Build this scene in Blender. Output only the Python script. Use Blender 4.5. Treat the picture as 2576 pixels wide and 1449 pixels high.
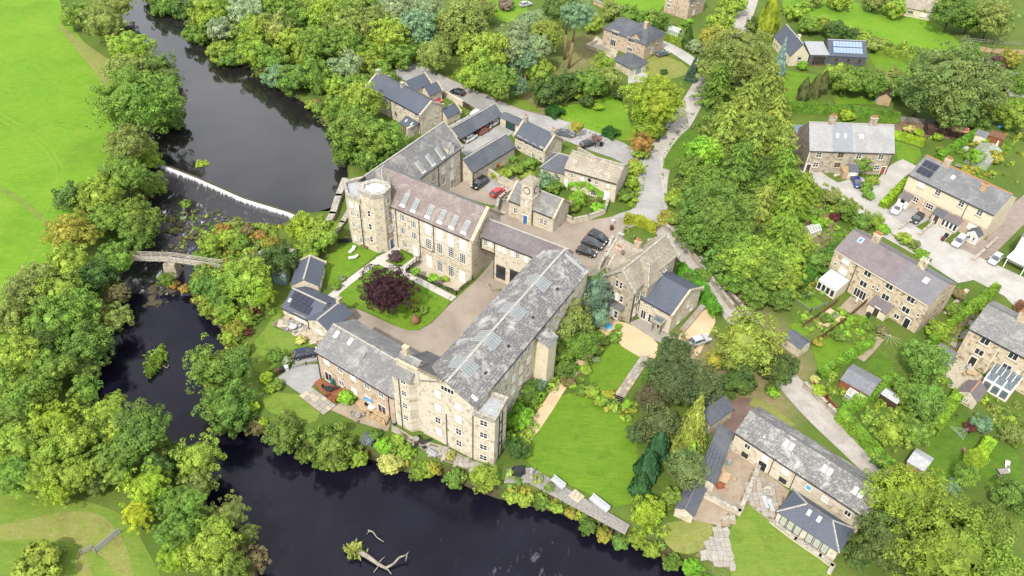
import bpy, math, random
import numpy as np
from mathutils import Vector, Matrix
from mathutils.geometry import tessellate_polygon

# ------------------------------------------------------------------ camera, sky, sun, exposure
for o in list(bpy.data.objects): bpy.data.objects.remove(o, do_unlink=True)
SC = bpy.context.scene
COL = SC.collection
CAM_H, FOC, PITCH, ROLL = 100.0, 2028.0, math.radians(41.4), math.radians(2.5)
_fw = Vector((0, math.cos(PITCH), -math.sin(PITCH)))
_up = Vector((0, math.sin(PITCH), math.cos(PITCH)))
_rt = Vector((1, 0, 0))
_r2 = _rt*math.cos(ROLL) + _up*math.sin(ROLL)
_u2 = _up*math.cos(ROLL) - _rt*math.sin(ROLL)
cd = bpy.data.cameras.new('camera'); cam = bpy.data.objects.new('camera', cd); COL.objects.link(cam)
cd.sensor_width = 36; cd.lens = FOC/2576*36; cd.clip_start = 1; cd.clip_end = 6000
cam.matrix_world = Matrix(((_r2.x, _u2.x, -_fw.x, 0), (_r2.y, _u2.y, -_fw.y, 0), (_r2.z, _u2.z, -_fw.z, CAM_H), (0, 0, 0, 1)))
SC.camera = cam

SUN_AZ = Vector((-0.45, -0.89, 0)).normalized()      # where the sun stands, seen from the mill
SUN_EL = math.radians(50)
w = bpy.data.worlds.new('World'); SC.world = w; w.use_nodes = True
nt = w.node_tree
bg = nt.nodes['Background']
sky = nt.nodes.new('ShaderNodeTexSky'); sky.sky_type = 'NISHITA'; sky.sun_disc = False
sky.sun_elevation = SUN_EL; sky.sun_rotation = math.atan2(SUN_AZ.x, SUN_AZ.y)
sky.air_density = 1.0; sky.dust_density = 3.5; sky.ozone_density = 1.0
tc = nt.nodes.new('ShaderNodeTexCoord'); cn = nt.nodes.new('ShaderNodeTexNoise'); nt.links.new(tc.outputs['Generated'], cn.inputs[0])
cn.inputs['Scale'].default_value = 2.6; cn.inputs['Detail'].default_value = 7; cn.inputs['Roughness'].default_value = .55
cr = nt.nodes.new('ShaderNodeValToRGB'); nt.links.new(cn.outputs[0], cr.inputs[0]); cr.color_ramp.elements[0].position = .36; cr.color_ramp.elements[1].position = .56
cr.color_ramp.elements[0].color = (.35, .35, .35, 1); cr.color_ramp.elements[1].color = (.95, .95, .95, 1)
cm = nt.nodes.new('ShaderNodeMix'); cm.data_type = 'RGBA'; nt.links.new(cr.outputs[0], cm.inputs[0]); nt.links.new(sky.outputs[0], cm.inputs[6]); cm.inputs[7].default_value = (8.2, 8.3, 8.7, 1)   # thin bright cloud over the whole sky
nt.links.new(cm.outputs[2], bg.inputs[0]); bg.inputs[1].default_value = 0.15
sl = bpy.data.lights.new('sun', 'SUN'); sl.energy = 3.3; sl.angle = math.radians(3); sl.color = (1, .955, .87)
so = bpy.data.objects.new('sun', sl); COL.objects.link(so)
sdir = (SUN_AZ*math.cos(SUN_EL) + Vector((0, 0, math.sin(SUN_EL))))
so.rotation_euler = sdir.to_track_quat('Z', 'Y').to_euler(); so.location = (0, 60, 160)
SC.view_settings.view_transform = 'Standard'; SC.view_settings.look = 'None'
SC.view_settings.gamma = 1; SC.view_settings.exposure = 0.52
SC.view_settings.use_curve_mapping = False
SC.render.resolution_x = 1024; SC.render.resolution_y = 576
SC.render.engine = 'CYCLES'

# ------------------------------------------------------------------ survey: map reference -> place on the ground
def P(u, v, z=0.0):
    """map reference (u, v) of the survey sheet and a height -> world point"""
    d = _fw*FOC + _r2*(u-1288) - _u2*(v-724.5)
    t = (z-CAM_H)/d.z
    return Vector((d.x*t, d.y*t, z))
def depth_at(p): return (p-Vector((0, 0, CAM_H))).dot(_fw)
rnd = random.Random(7)

# ------------------------------------------------------------------ helpers: objects
def link(o, parent=None):
    COL.objects.link(o)
    if parent is not None: o.parent = parent
    return o
def tag(o, label=None, cat=None, group=None, kind=None):
    if label: o['label'] = label
    if cat: o['category'] = cat
    if group: o['group'] = group
    if kind: o['kind'] = kind
    return o
def thing(name, label, cat, loc=(0, 0, 0), rz=0.0, group=None):
    o = bpy.data.objects.new(name, None); o.empty_display_size = .5
    link(o); o.location = loc; o.rotation_euler = (0, 0, rz)
    o['_m'] = 0; del o['_m']
    return tag(o, label, cat, group)
def MW_(o):
    """world matrix of a freshly placed object without waiting for the depsgraph"""
    m = o.matrix_basis
    return MW_(o.parent) @ m if o.parent else m.copy()
class MB:
    def __init__(s): s.v = []; s.f = []; s.m = []
    def quad(s, a, b, c, d, mi=0):
        n = len(s.v); s.v += [a, b, c, d]; s.f.append((n, n+1, n+2, n+3)); s.m.append(mi)
    def tri(s, a, b, c, mi=0):
        n = len(s.v); s.v += [a, b, c]; s.f.append((n, n+1, n+2)); s.m.append(mi)
    def box(s, x0, x1, y0, y1, z0, z1, mi=0):
        n = len(s.v)
        s.v += [(x0, y0, z0), (x1, y0, z0), (x1, y1, z0), (x0, y1, z0), (x0, y0, z1), (x1, y0, z1), (x1, y1, z1), (x0, y1, z1)]
        for f in ((0, 3, 2, 1), (4, 5, 6, 7), (0, 1, 5, 4), (1, 2, 6, 5), (2, 3, 7, 6), (3, 0, 4, 7)):
            s.f.append(tuple(n+i for i in f)); s.m.append(mi)
        return s
    def prism(s, poly, z0, z1, mi=0, top=None):
        """vertical prism over an xy polygon; top = scale of the upper outline about its centre"""
        k = len(poly); n = len(s.v)
        cx = sum(p[0] for p in poly)/k; cy = sum(p[1] for p in poly)/k
        t = 1 if top is None else top
        s.v += [(p[0], p[1], z0) for p in poly] + [(cx+(p[0]-cx)*t, cy+(p[1]-cy)*t, z1) for p in poly]
        for i in range(k):
            j = (i+1) % k; s.f.append((n+i, n+j, n+k+j, n+k+i)); s.m.append(mi)
        s.f.append(tuple(n+k+i for i in range(k))); s.m.append(mi)
        s.f.append(tuple(n+k-1-i for i in range(k))); s.m.append(mi)
        return s
    def tube(s, a, b, r0, r1, k=6, mi=0, cap=True):
        a = Vector(a); b = Vector(b); d = (b-a)
        if d.length < 1e-6: return s
        d.normalize(); x = d.orthogonal().normalized(); y = d.cross(x); n = len(s.v)
        for c, r in ((a, r0), (b, r1)):
            for i in range(k):
                t = 2*math.pi*i/k; p = c + x*(math.cos(t)*r) + y*(math.sin(t)*r); s.v.append(tuple(p))
        for i in range(k):
            j = (i+1) % k; s.f.append((n+i, n+j, n+k+j, n+k+i)); s.m.append(mi)
        if cap:
            s.f.append(tuple(n+k+i for i in range(k))); s.m.append(mi)
            s.f.append(tuple(n+k-1-i for i in range(k))); s.m.append(mi)
        return s
    def bar(s, a, b, w, h, mi=0):
        """box beam from a to b (xy run), width w, height h, resting on the line"""
        a = Vector(a); b = Vector(b); d = b-a; dn = Vector((d.x, d.y, 0)).normalized(); q = Vector((-dn.y, dn.x, 0))*(w/2); n = len(s.v)
        up = Vector((0, 0, h))
        for p in (a-q, b-q, b+q, a+q): s.v.append(tuple(p))
        for p in (a-q, b-q, b+q, a+q): s.v.append(tuple(p+up))
        for f in ((0, 3, 2, 1), (4, 5, 6, 7), (0, 1, 5, 4), (1, 2, 6, 5), (2, 3, 7, 6), (3, 0, 4, 7)):
            s.f.append(tuple(n+i for i in f)); s.m.append(mi)
        return s
    def lathe(s, prof, k=12, c=(0, 0), mi=0):
        n = len(s.v)
        for r, z in prof:
            for i in range(k): t = 2*math.pi*i/k; s.v.append((c[0]+r*math.cos(t), c[1]+r*math.sin(t), z))
        for a in range(len(prof)-1):
            for i in range(k):
                j = (i+1) % k; s.f.append((n+a*k+i, n+a*k+j, n+(a+1)*k+j, n+(a+1)*k+i)); s.m.append(mi)
        s.f.append(tuple(n+(len(prof)-1)*k+i for i in range(k))); s.m.append(mi)
        return s
    def mesh(s, name, mats, smooth=False):
        me = bpy.data.meshes.new(name); me.from_pydata([tuple(p) for p in s.v], [], s.f)
        if not isinstance(mats, (list, tuple)): mats = [mats]
        for m in mats: me.materials.append(m)
        if len(mats) > 1: me.polygons.foreach_set('material_index', s.m)
        if smooth: me.polygons.foreach_set('use_smooth', [True]*len(me.polygons))
        me.update(); return me
    def obj(s, name, mats, parent=None, M=None, smooth=False):
        o = bpy.data.objects.new(name, s.mesh(name, mats, smooth)); link(o, parent)
        if M is not None: o.matrix_basis = M
        return o
def inst(name, me, parent=None, M=None):
    o = bpy.data.objects.new(name, me); link(o, parent)
    if M is not None: o.matrix_basis = M
    return o
def np_mesh(name, co, quads, mats, extra=None):
    me = bpy.data.meshes.new(name); nv = len(co); nf = len(quads)
    me.vertices.add(nv); me.vertices.foreach_set('co', np.asarray(co, np.float32).ravel())
    k = quads.shape[1]
    me.loops.add(nf*k); me.loops.foreach_set('vertex_index', quads.astype(np.int32).ravel())
    me.polygons.add(nf); me.polygons.foreach_set('loop_start', np.arange(0, nf*k, k, dtype=np.int32))
    me.polygons.foreach_set('loop_total', np.full(nf, k, np.int32))
    me.update(calc_edges=True); me.materials.append(mats)
    return me

# ------------------------------------------------------------------ materials
class NT:
    def __init__(s, name):
        s.m = bpy.data.materials.new(name); s.m.use_nodes = True; s.t = s.m.node_tree
        s.b = s.t.nodes['Principled BSDF']; s.o = s.t.nodes['Material Output']
    def n(s, k, **kw):
        x = s.t.nodes.new('ShaderNode'+k)
        for a, b in kw.items(): setattr(x, a, b)
        return x
    def l(s, a, b): s.t.links.new(a, b)
    def coord(s, kind='Object'):
        return s.n('TexCoord').outputs[kind]
    def noise(s, vec, scale, detail=4, rough=.55, dist=0):
        x = s.n('TexNoise'); s.l(vec, x.inputs['Vector']); x.inputs['Scale'].default_value = scale
        x.inputs['Detail'].default_value = detail; x.inputs['Roughness'].default_value = rough; x.inputs['Distortion'].default_value = dist
        return x.outputs['Fac']
    def ramp(s, fac, stops, interp='LINEAR'):
        x = s.n('ValToRGB'); s.l(fac, x.inputs[0]); e = x.color_ramp.elements; x.color_ramp.interpolation = interp
        while len(e) < len(stops): e.new(.5)
        for i, (p, c) in enumerate(stops): e[i].position = p; e[i].color = (c[0], c[1], c[2], 1) if not isinstance(c, (int, float)) else (c, c, c, 1)
        return x.outputs[0]
    def mix(s, fac, a, b, mode='MIX'):
        x = s.n('Mix', data_type='RGBA', blend_type=mode)
        for sock, val in ((x.inputs[0], fac), (x.inputs[6], a), (x.inputs[7], b)):
            if isinstance(val, (int, float)): sock.default_value = val
            elif isinstance(val, tuple): sock.default_value = (val[0], val[1], val[2], 1)
            else: s.l(val, sock)
        return x.outputs[2]
    def math(s, op, a, b=None):
        x = s.n('Math', operation=op)
        for i, val in enumerate((a, b)):
            if val is None: continue
            if isinstance(val, (int, float)): x.inputs[i].default_value = val
            else: s.l(val, x.inputs[i])
        return x.outputs[0]
    def bump(s, h, strength=.4, dist=.05):
        x = s.n('Bump'); s.l(h, x.inputs['Height']); x.inputs['Strength'].default_value = strength; x.inputs['Distance'].default_value = dist
        s.l(x.outputs[0], s.b.inputs['Normal'])
    def col(s, c, rough=.8, spec=.3):
        if isinstance(c, tuple): s.b.inputs['Base Color'].default_value = (c[0], c[1], c[2], 1)
        else: s.l(c, s.b.inputs['Base Color'])
        s.b.inputs['Roughness'].default_value = rough; s.b.inputs['Specular IOR Level'].default_value = spec
        return s.m
    def wallvec(s):
        """(x+y, z) so that courses run level round a building"""
        c = s.coord(); sp = s.n('SeparateXYZ'); s.l(c, sp.inputs[0])
        a = s.math('ADD', sp.outputs[0], sp.outputs[1]); cb = s.n('CombineXYZ'); s.l(a, cb.inputs[0]); s.l(sp.outputs[2], cb.inputs[1])
        return c, cb.outputs[0], sp
def plain(name, c, rough=.6, spec=.4, metal=0, var=.12, scale=3.0):
    n = NT(name); f = n.noise(n.coord(), scale, 3)
    d = tuple(max(0, x*(1-var*2)) for x in c); h = tuple(min(1, x*(1+var)) for x in c)
    m = n.col(n.ramp(f, [(.3, d), (.7, h)]), rough, spec); n.b.inputs['Metallic'].default_value = metal
    return m
def stone(name, c, dark, light, bw=.62, bh=.27, dirt=.5):
    n = NT(name); oc, wv, sp = n.wallvec()
    br = n.n('TexBrick'); n.l(wv, br.inputs['Vector']); br.inputs['Scale'].default_value = 1
    br.inputs['Brick Width'].default_value = bw; br.inputs['Row Height'].default_value = bh; br.inputs['Mortar Size'].default_value = .018
    br.inputs['Color1'].default_value = (*c, 1); br.inputs['Color2'].default_value = (*light, 1)
    br.inputs['Mortar'].default_value = (*[x*.72 for x in c], 1); br.inputs['Bias'].default_value = -.1
    v = n.n('TexVoronoi'); v.feature = 'F1'; n.l(wv, v.inputs['Vector']); v.inputs['Scale'].default_value = 2.0
    hs = n.n('SeparateColor'); n.l(v.outputs['Color'], hs.inputs[0])
    c1 = n.mix(n.ramp(hs.outputs[0], [(.8-.25*dirt, 0.), (.95, .9)]), br.outputs['Color'], dark)
    f = n.noise(oc, .45, 6, .65); c2 = n.mix(n.ramp(f, [(.48, 0.), (.78, .45*dirt)]), c1, tuple(x*.75 for x in dark))
    f2 = n.noise(oc, 1.6, 4); c3 = n.mix(n.ramp(f2, [(.45, 0.), (.7, .45)]), c2, light)
    n.bump(br.outputs['Fac'], -.5, .03)
    return n.col(c3, .9, .2)
def slate(name, a, b, c=None, lichen=None, lich=.3, course=.17, stripe=.35, tint=None):
    n = NT(name); oc, wv, sp = n.wallvec()
    br = n.n('TexBrick'); n.l(wv, br.inputs['Vector']); br.inputs['Scale'].default_value = 1
    br.inputs['Brick Width'].default_value = .34; br.inputs['Row Height'].default_value = course; br.inputs['Mortar Size'].default_value = .022
    br.inputs['Color1'].default_value = (*a, 1); br.inputs['Color2'].default_value = (*b, 1); br.inputs['Mortar'].default_value = (*[x*(1-stripe) for x in a], 1)
    col = br.outputs['Color']
    if c: col = n.mix(n.ramp(n.noise(oc, .28, 5, .6), [(.42, 0.), (.62, .85)]), col, c)
    if tint:                                    # a run of other slates between x0 and x1 along the roof
        x0, x1, tc = tint; f = n.math('ADD', sp.outputs[0], n.math('MULTIPLY', n.noise(oc, .5, 3), 3.0))
        mr = n.n('MapRange'); n.l(f, mr.inputs[0]); mr.inputs[1].default_value = x0; mr.inputs[2].default_value = x1
        sep = n.mix(n.noise(oc, 2.2, 3), tc, tuple(x*.72 for x in tc)); col = n.mix(n.math('MULTIPLY', mr.outputs[0], .7), col, sep)
    if lichen:
        col = n.mix(n.ramp(n.noise(oc, 2.6, 6, .72), [(.52, 0.), (.66, lich)]), col, lichen)
        col = n.mix(n.ramp(n.noise(oc, .5, 4, .6, .6), [(.5, 0.), (.75, lich*1.3)]), col, lichen)
    col = n.mix(n.ramp(n.noise(oc, 5.0, 3), [(.3, .35), (.6, 0.)]), col, tuple(x*.45 for x in a))
    # water streaks down the slope
    mp = n.n('Mapping'); n.l(oc, mp.inputs[0]); mp.inputs['Scale'].default_value = (2.2, .25, .25)
    col = n.mix(n.ramp(n.noise(mp.outputs[0], 1.0, 4), [(.55, 0.), (.8, .45)]), col, tuple(x*.6 for x in a))
    n.bump(br.outputs['Fac'], -.45, .03)
    return n.col(col, .72, .35)
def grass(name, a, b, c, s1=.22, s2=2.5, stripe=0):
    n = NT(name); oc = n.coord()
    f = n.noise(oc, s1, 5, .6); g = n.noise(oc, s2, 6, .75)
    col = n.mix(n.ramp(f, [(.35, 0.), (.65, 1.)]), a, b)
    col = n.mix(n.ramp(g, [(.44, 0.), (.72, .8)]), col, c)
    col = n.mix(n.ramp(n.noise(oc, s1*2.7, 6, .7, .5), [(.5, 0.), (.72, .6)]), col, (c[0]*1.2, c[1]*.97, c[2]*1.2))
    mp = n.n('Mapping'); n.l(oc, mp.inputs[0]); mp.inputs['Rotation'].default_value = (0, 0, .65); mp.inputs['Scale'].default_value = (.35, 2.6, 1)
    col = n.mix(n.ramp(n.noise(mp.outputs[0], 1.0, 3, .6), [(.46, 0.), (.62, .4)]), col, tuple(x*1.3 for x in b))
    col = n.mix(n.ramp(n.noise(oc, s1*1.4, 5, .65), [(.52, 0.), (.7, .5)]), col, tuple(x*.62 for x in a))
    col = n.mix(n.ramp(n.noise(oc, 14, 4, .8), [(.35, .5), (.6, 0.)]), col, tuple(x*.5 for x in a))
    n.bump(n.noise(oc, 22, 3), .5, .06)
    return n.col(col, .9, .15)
def ground_mat(name, a, b, c, s1=.5, s2=6, rough=.92):
    n = NT(name); oc = n.coord()
    col = n.mix(n.ramp(n.noise(oc, s1, 5, .62), [(.35, 0.), (.66, 1.)]), a, b)
    col = n.mix(n.ramp(n.noise(oc, s2, 5, .7), [(.5, 0.), (.72, .7)]), col, c)
    col = n.mix(n.ramp(n.noise(oc, s1*.45, 6, .7, .8), [(.5, 0.), (.68, .5)]), col, tuple(x*.7 for x in a))
    n.bump(n.noise(oc, s2*4, 3), .4, .03)
    return n.col(col, rough, .2)

ST_MILL = stone('mill_stone', (.5, .44, .34), (.31, .255, .185), (.61, .56, .46), dirt=.4)
ST_PALE = stone('pale_stone', (.5, .44, .34), (.32, .27, .195), (.61, .56, .46), dirt=.3)
ST_HOUSE = stone('cottage_stone', (.47, .38, .265), (.17, .13, .09), (.58, .5, .37), dirt=.75)
ST_PINK = stone('pinkish_stone', (.42, .325, .24), (.25, .18, .125), (.53, .43, .33), dirt=.45)
ST_GREY = stone('grey_stone', (.33, .285, .215), (.17, .145, .11), (.45, .40, .32), dirt=.7)
ST_DARK = stone('dark_masonry', (.17, .145, .115), (.08, .07, .055), (.26, .22, .18))
ST_TOWER = stone('tower_stone', (.5, .44, .33), (.3, .25, .18), (.6, .545, .43), dirt=.4)
RENDER = plain('cream_render', (.58, .51, .38), .85, .2, 0, .06, 1.2)
WHITE_R = plain('white_render', (.74, .71, .64), .8, .2, 0, .05, 1.2)
R_BLUE = slate('blue_slate', (.075, .085, .105), (.095, .105, .125), (.11, .118, .13), (.2, .2, .19), .18)
R_NEW = slate('new_blue_slate', (.075, .088, .115), (.088, .1, .13), (.085, .098, .125), None, 0, stripe=.2)
R_GREY = slate('grey_slate', (.165, .163, .16), (.22, .215, .205), (.13, .13, .135), (.38, .37, .33), .5)
R_MILL = slate('long_mill_slate', (.15, .148, .145), (.21, .205, .195), (.115, .11, .11), (.46, .445, .41), .75, .2, .5)
R_PINK = slate('pink_patch_slate', (.14, .135, .125), (.2, .19, .17), (.11, .105, .1), (.36, .34, .29), .5, .2, .45, (6.5, 10.5, (.23, .168, .16)))
R_PURP = slate('purple_slate', (.15, .128, .132), (.19, .162, .165), (.12, .1, .108), (.3, .28, .26), .22)
R_STONE = slate('stone_slab_roof', (.27, .235, .175), (.36, .32, .245), (.2, .17, .13), (.48, .44, .36), .45, .3, .5)
R_DGREY = slate('dark_grey_slate', (.1, .1, .108), (.125, .122, .13), (.14, .135, .13), None, 0)
R_PALE = slate('pale_grey_slate', (.29, .29, .285), (.34, .34, .335), (.24, .24, .245), (.46, .45, .42), .3, .17, .2)
R_LIGHTB = slate('pale_blue_slate', (.215, .23, .25), (.25, .262, .28), None, None, 0, .17, .15)
COPE = plain('coping_stone', (.46, .40, .29), .9, .2, 0, .2, 2.5)
COPE_G = plain('grey_coping_stone', (.36, .335, .28), .9, .2, 0, .25, 2.5)
RIDGE = plain('ridge_tile', (.36, .345, .31), .85, .2, 0, .2, 4)
RIDGE_D = plain('dark_ridge_tile', (.13, .13, .135), .8, .2, 0, .2, 4)
IRON = plain('black_iron', (.025, .025, .028), .45, .4)
WHITE = plain('white_paint', (.78, .77, .73), .45, .4, 0, .04)
CREAMP = plain('cream_paint', (.66, .6, .47), .6, .3, 0, .05)
BLUE_D = plain('blue_paint', (.045, .14, .33), .4, .4, 0, .08)
GREEN_D = plain('dark_green_paint', (.02, .055, .045), .45, .4)
BROWN = plain('brown_timber', (.16, .085, .05), .75, .2, 0, .2, 5)
DBROWN = plain('dark_brown_timber', (.075, .045, .032), .75, .2, 0, .2, 5)
REDB = plain('red_brown_board', (.24, .09, .045), .75, .2, 0, .15, 5)
TAN = plain('tan_timber', (.42, .3, .18), .8, .2, 0, .18, 5)
GREYW = plain('weathered_grey_timber', (.27, .255, .23), .9, .15, 0, .22, 6)
BRIDGEW = plain('pale_bridge_timber', (.44, .40, .33), .9, .15, 0, .2, 6)
POT = plain('terracotta', (.42, .19, .1), .85, .2, 0, .15, 6)
LEAD = plain('lead_sheet', (.31, .32, .32), .5, .4, 0, .12)
FELT = plain('grey_roof_felt', (.17, .175, .19), .9, .2, 0, .1, 2)
FELT_L = plain('light_grey_felt', (.36, .37, .38), .85, .2, 0, .1, 2)
DARKM = plain('charcoal_fabric', (.03, .032, .036), .85, .2)
GREYF = plain('pale_grey_fabric', (.38, .39, .4), .85, .2, 0, .06)
TEAL = plain('teal_fabric', (.02, .14, .14), .8, .2)
BLUEF = plain('blue_fabric', (.1, .22, .36), .8, .2)
SKYB = plain('bright_blue_plastic', (.1, .38, .62), .5, .3, 0, .05)
REDP = plain('red_plastic', (.5, .03, .03), .5, .4)
SAGE = plain('sage_paint', (.2, .28, .27), .7, .3, 0, .08)
FLATW = plain('white_roof_membrane', (.58, .59, .6), .6, .3, 0, .15, .9)
def glass_mat(name, c, rough=.08, spec=.6, bright=None):
    n = NT(name); oc = n.coord('Generated'); f = n.noise(oc, 3, 2)
    return n.col(n.ramp(f, [(.3, c), (.75, bright or tuple(x*2.0+.01 for x in c))]), rough, spec)
GLASS = glass_mat('window_glass', (.018, .02, .024))
GLASS_B = glass_mat('blind_and_reflection_glass', (.55, .55, .53), .25, .5, (.7, .7, .68))  # white of blinds and of bright reflections put into the pane colour
GLASS_R = glass_mat('rooflight_glass', (.14, .155, .155), .3, .35, (.25, .275, .275))
GLASS_T = glass_mat('conservatory_glass', (.06, .085, .1), .06, .6, (.17, .2, .22))
POLY = glass_mat('polycarbonate_roof', (.36, .44, .46), .3, .4, (.48, .55, .56))
PV = glass_mat('solar_cells', (.012, .014, .025), .2, .5)
PV_L = glass_mat('pale_blue_solar_cells', (.17, .24, .36), .15, .6, (.3, .38, .5))
BARK = plain('bark', (.115, .09, .065), .95, .1, 0, .25, 4)
BARK_P = plain('pale_bark', (.3, .27, .22), .95, .1, 0, .2, 4)

G_FIELD = grass('field_grass', (.105, .225, .014), (.14, .27, .018), (.175, .285, .03), .045, .9)
G_LAWN = grass('lawn_grass', (.085, .185, .012), (.12, .22, .016), (.165, .24, .032))
G_LAWN2 = grass('worn_lawn_grass', (.1, .19, .018), (.145, .215, .03), (.205, .24, .06))
G_DRY = grass('dry_lawn_grass', (.2, .21, .055), (.15, .2, .03), (.3, .28, .12), .35)
G_SHADY = grass('shady_lawn_grass', (.06, .13, .012), (.09, .17, .016), (.12, .19, .03))  # lawn grass darkened, the shade put into its colour
ASPH = ground_mat('asphalt', (.25, .245, .235), (.35, .34, .325), (.21, .2, .19), .16, 2.2)
ASPH_P = ground_mat('pale_road', (.34, .325, .295), (.42, .4, .37), (.28, .265, .235), .3, 3)
ASPH_W = ground_mat('worn_lane', (.31, .28, .25), (.4, .375, .34), (.24, .205, .17), .45, 2.5)
GRAV = ground_mat('brown_gravel', (.24, .2, .16), (.31, .265, .215), (.195, .16, .125), .18, 5)
GRAV_T = ground_mat('tan_gravel', (.5, .37, .225), (.56, .43, .28), (.42, .3, .17), .3, 8)
GRAV_R = ground_mat('dark_red_pebble', (.13, .085, .07), (.18, .125, .105), (.1, .065, .055), .4, 8)
PAVE = ground_mat('grey_paving', (.27, .25, .215), (.33, .31, .265), (.22, .205, .17), .6, 5)
PAVE_Y = ground_mat('buff_paving', (.38, .335, .255), (.44, .395, .31), (.31, .27, .2), .6, 5)
PAVE_B = ground_mat('brown_paving', (.27, .215, .155), (.34, .28, .21), (.2, .155, .11), .6, 5)
PATH_M = ground_mat('grey_path', (.42, .40, .36), (.47, .45, .41), (.36, .34, .3), .5, 6)
SOIL = ground_mat('bare_soil', (.15, .105, .065), (.2, .15, .095), (.1, .09, .035), .5, 3)
ROCK = ground_mat('mossy_rock', (.05, .043, .03), (.09, .075, .05), (.075, .075, .022), .9, 3)

def leaf_mat(name, trans=.3):
    n = NT(name)
    oi = n.n('ObjectInfo'); ge = n.n('NewGeometry')
    ps = n.n('Mapping'); n.l(ge.outputs['Position'], ps.inputs[0])
    f = n.noise(ps.outputs[0], .55, 3, .6)
    g = n.noise(ps.outputs[0], .13, 2)
    v = n.ramp(f, [(.32, .62), (.68, 1.36)]); rn = n.ramp(ge.outputs['Random Per Island'], [(0, .76), (1, 1.24)])
    sc = n.n('VectorMath', operation='MULTIPLY'); n.l(oi.outputs['Color'], sc.inputs[0]); sc.inputs[1].default_value = (1.72, 1.95, 1.75)
    c = n.mix(1., sc.outputs[0], v, 'MULTIPLY'); c = n.mix(1., c, rn, 'MULTIPLY')
    hs = n.n('HueSaturation'); n.l(c, hs.inputs['Color'])
    hm = n.n('MapRange'); n.l(g, hm.inputs[0]); hm.inputs[1].default_value = .3; hm.inputs[2].default_value = .7; hm.inputs[3].default_value = .485; hm.inputs[4].default_value = .517
    n.l(hm.outputs[0], hs.inputs['Hue'])
    n.col(hs.outputs[0], .6, .25)
    tr = n.n('BsdfTranslucent'); n.l(hs.outputs[0], tr.inputs[0])
    mx = n.n('MixShader'); mx.inputs[0].default_value = trans; n.l(n.b.outputs[0], mx.inputs[1]); n.l(tr.outputs[0], mx.inputs[2]); n.l(mx.outputs[0], n.o.inputs[0])
    return n.m
LEAF = leaf_mat('leaves')
NEEDLE = leaf_mat('needles', .28)
# ------------------------------------------------------------------ terrain, river, weir
ZU, ZL = -1.2, -3.0                       # water level above and below the weir
UP_R = [(300, -60), (296, 80), (330, 140), (392, 200), (392, 300), (396, 380), (404, 414), (499, 447), (616, 499), (722, 534),
        (826, 524), (858, 470), (856, 405), (838, 370), (808, 318), (779, 288), (750, 262), (717, 243), (640, 200), (606, 160), (535, 138), (515, 112), (474, 66), (460, 30), (440, -60)]
LO_R = [(404, 418), (499, 452), (616, 504), (722, 540), (716, 562), (690, 578), (650, 572), (600, 556), (566, 572), (530, 592), (500, 606), (484, 624), (486, 655), (480, 690), (462, 722), (472, 775), (502, 806), (536, 836), (550, 868),
        (536, 905), (500, 965), (492, 1035), (520, 1085), (590, 1098), (650, 1112), (705, 1140), (765, 1163), (820, 1172), (868, 1166), (930, 1176), (985, 1200), (1040, 1214), (1105, 1216), (1155, 1240), (1245, 1275), (1310, 1290),
        (1400, 1312), (1480, 1346), (1545, 1372), (1620, 1408), (1700, 1440), (1760, 1500), (1800, 1700), (760, 1700), (690, 1500), (668, 1400), (640, 1345), (585, 1292), (545, 1255), (560, 1205), (540, 1165), (470, 1118), (400, 1075), (330, 1030), (225, 985), (225, 905),
        (275, 850), (300, 800), (306, 745), (325, 700), (345, 640), (380, 600), (388, 540), (394, 470)]
PATIO = [(1058, 647), (1187, 704), (1148, 737), (1020, 682)]
def wp(pts, z=0): return np.array([tuple(P(u, v, z))[:2] for u, v in pts])
def inside(poly, X, Y):
    r = np.zeros(X.shape, bool); n = len(poly); j = n-1
    for i in range(n):
        xi, yi = poly[i]; xj, yj = poly[j]
        c = ((yi > Y) != (yj > Y)) & (X < (xj-xi)*(Y-yi)/(yj-yi+1e-12)+xi); r ^= c; j = i
    return r
def pdist(poly, X, Y, closed=True):
    d = np.full(X.shape, 1e9); n = len(poly)
    for i in range(n if closed else n-1):
        ax, ay = poly[i]; bx, by = poly[(i+1) % n]; dx, dy = bx-ax, by-ay
        t = np.clip(((X-ax)*dx+(Y-ay)*dy)/(dx*dx+dy*dy+1e-12), 0, 1)
        d = np.minimum(d, np.hypot(X-ax-t*dx, Y-ay-t*dy))
    return d
_UR, _LR, _PT = wp(UP_R, ZU), wp(LO_R, ZL), wp(PATIO, -1.3)
def height(X, Y):
    X = np.asarray(X, float); Y = np.asarray(Y, float); z = np.zeros(X.shape)
    for poly, dep, bw in ((_UR, 3.2, 2.6), (_LR, 5.0, 3.4)):
        d = pdist(poly, X, Y); d[inside(poly, X, Y)] = 0
        t = np.clip(1-d/bw, 0, 1); t = t*t*(3-2*t); z = np.minimum(z, -dep*t+z*(1-t))
    d = pdist(_PT, X, Y); d[inside(_PT, X, Y)] = 0
    z = np.where(d < .35, -1.35, z)
    return z
def gz(x, y): return float(height(np.array([x]), np.array([y]))[0])

X0, X1, Y0, Y1, ST = -196, 204, 18, 308, 1.0
xs = np.arange(X0, X1+.1, ST); ys = np.arange(Y0, Y1+.1, ST)
GX, GY = np.meshgrid(xs, ys); GZ = height(GX, GY)
co = np.stack([GX.ravel(), GY.ravel(), GZ.ravel()], 1); nx, ny = len(xs), len(ys)
ii = (np.arange(ny-1)[:, None]*nx+np.arange(nx-1)[None]).ravel()
quads = np.stack([ii, ii+1, ii+nx+1, ii+nx], 1)
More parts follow.
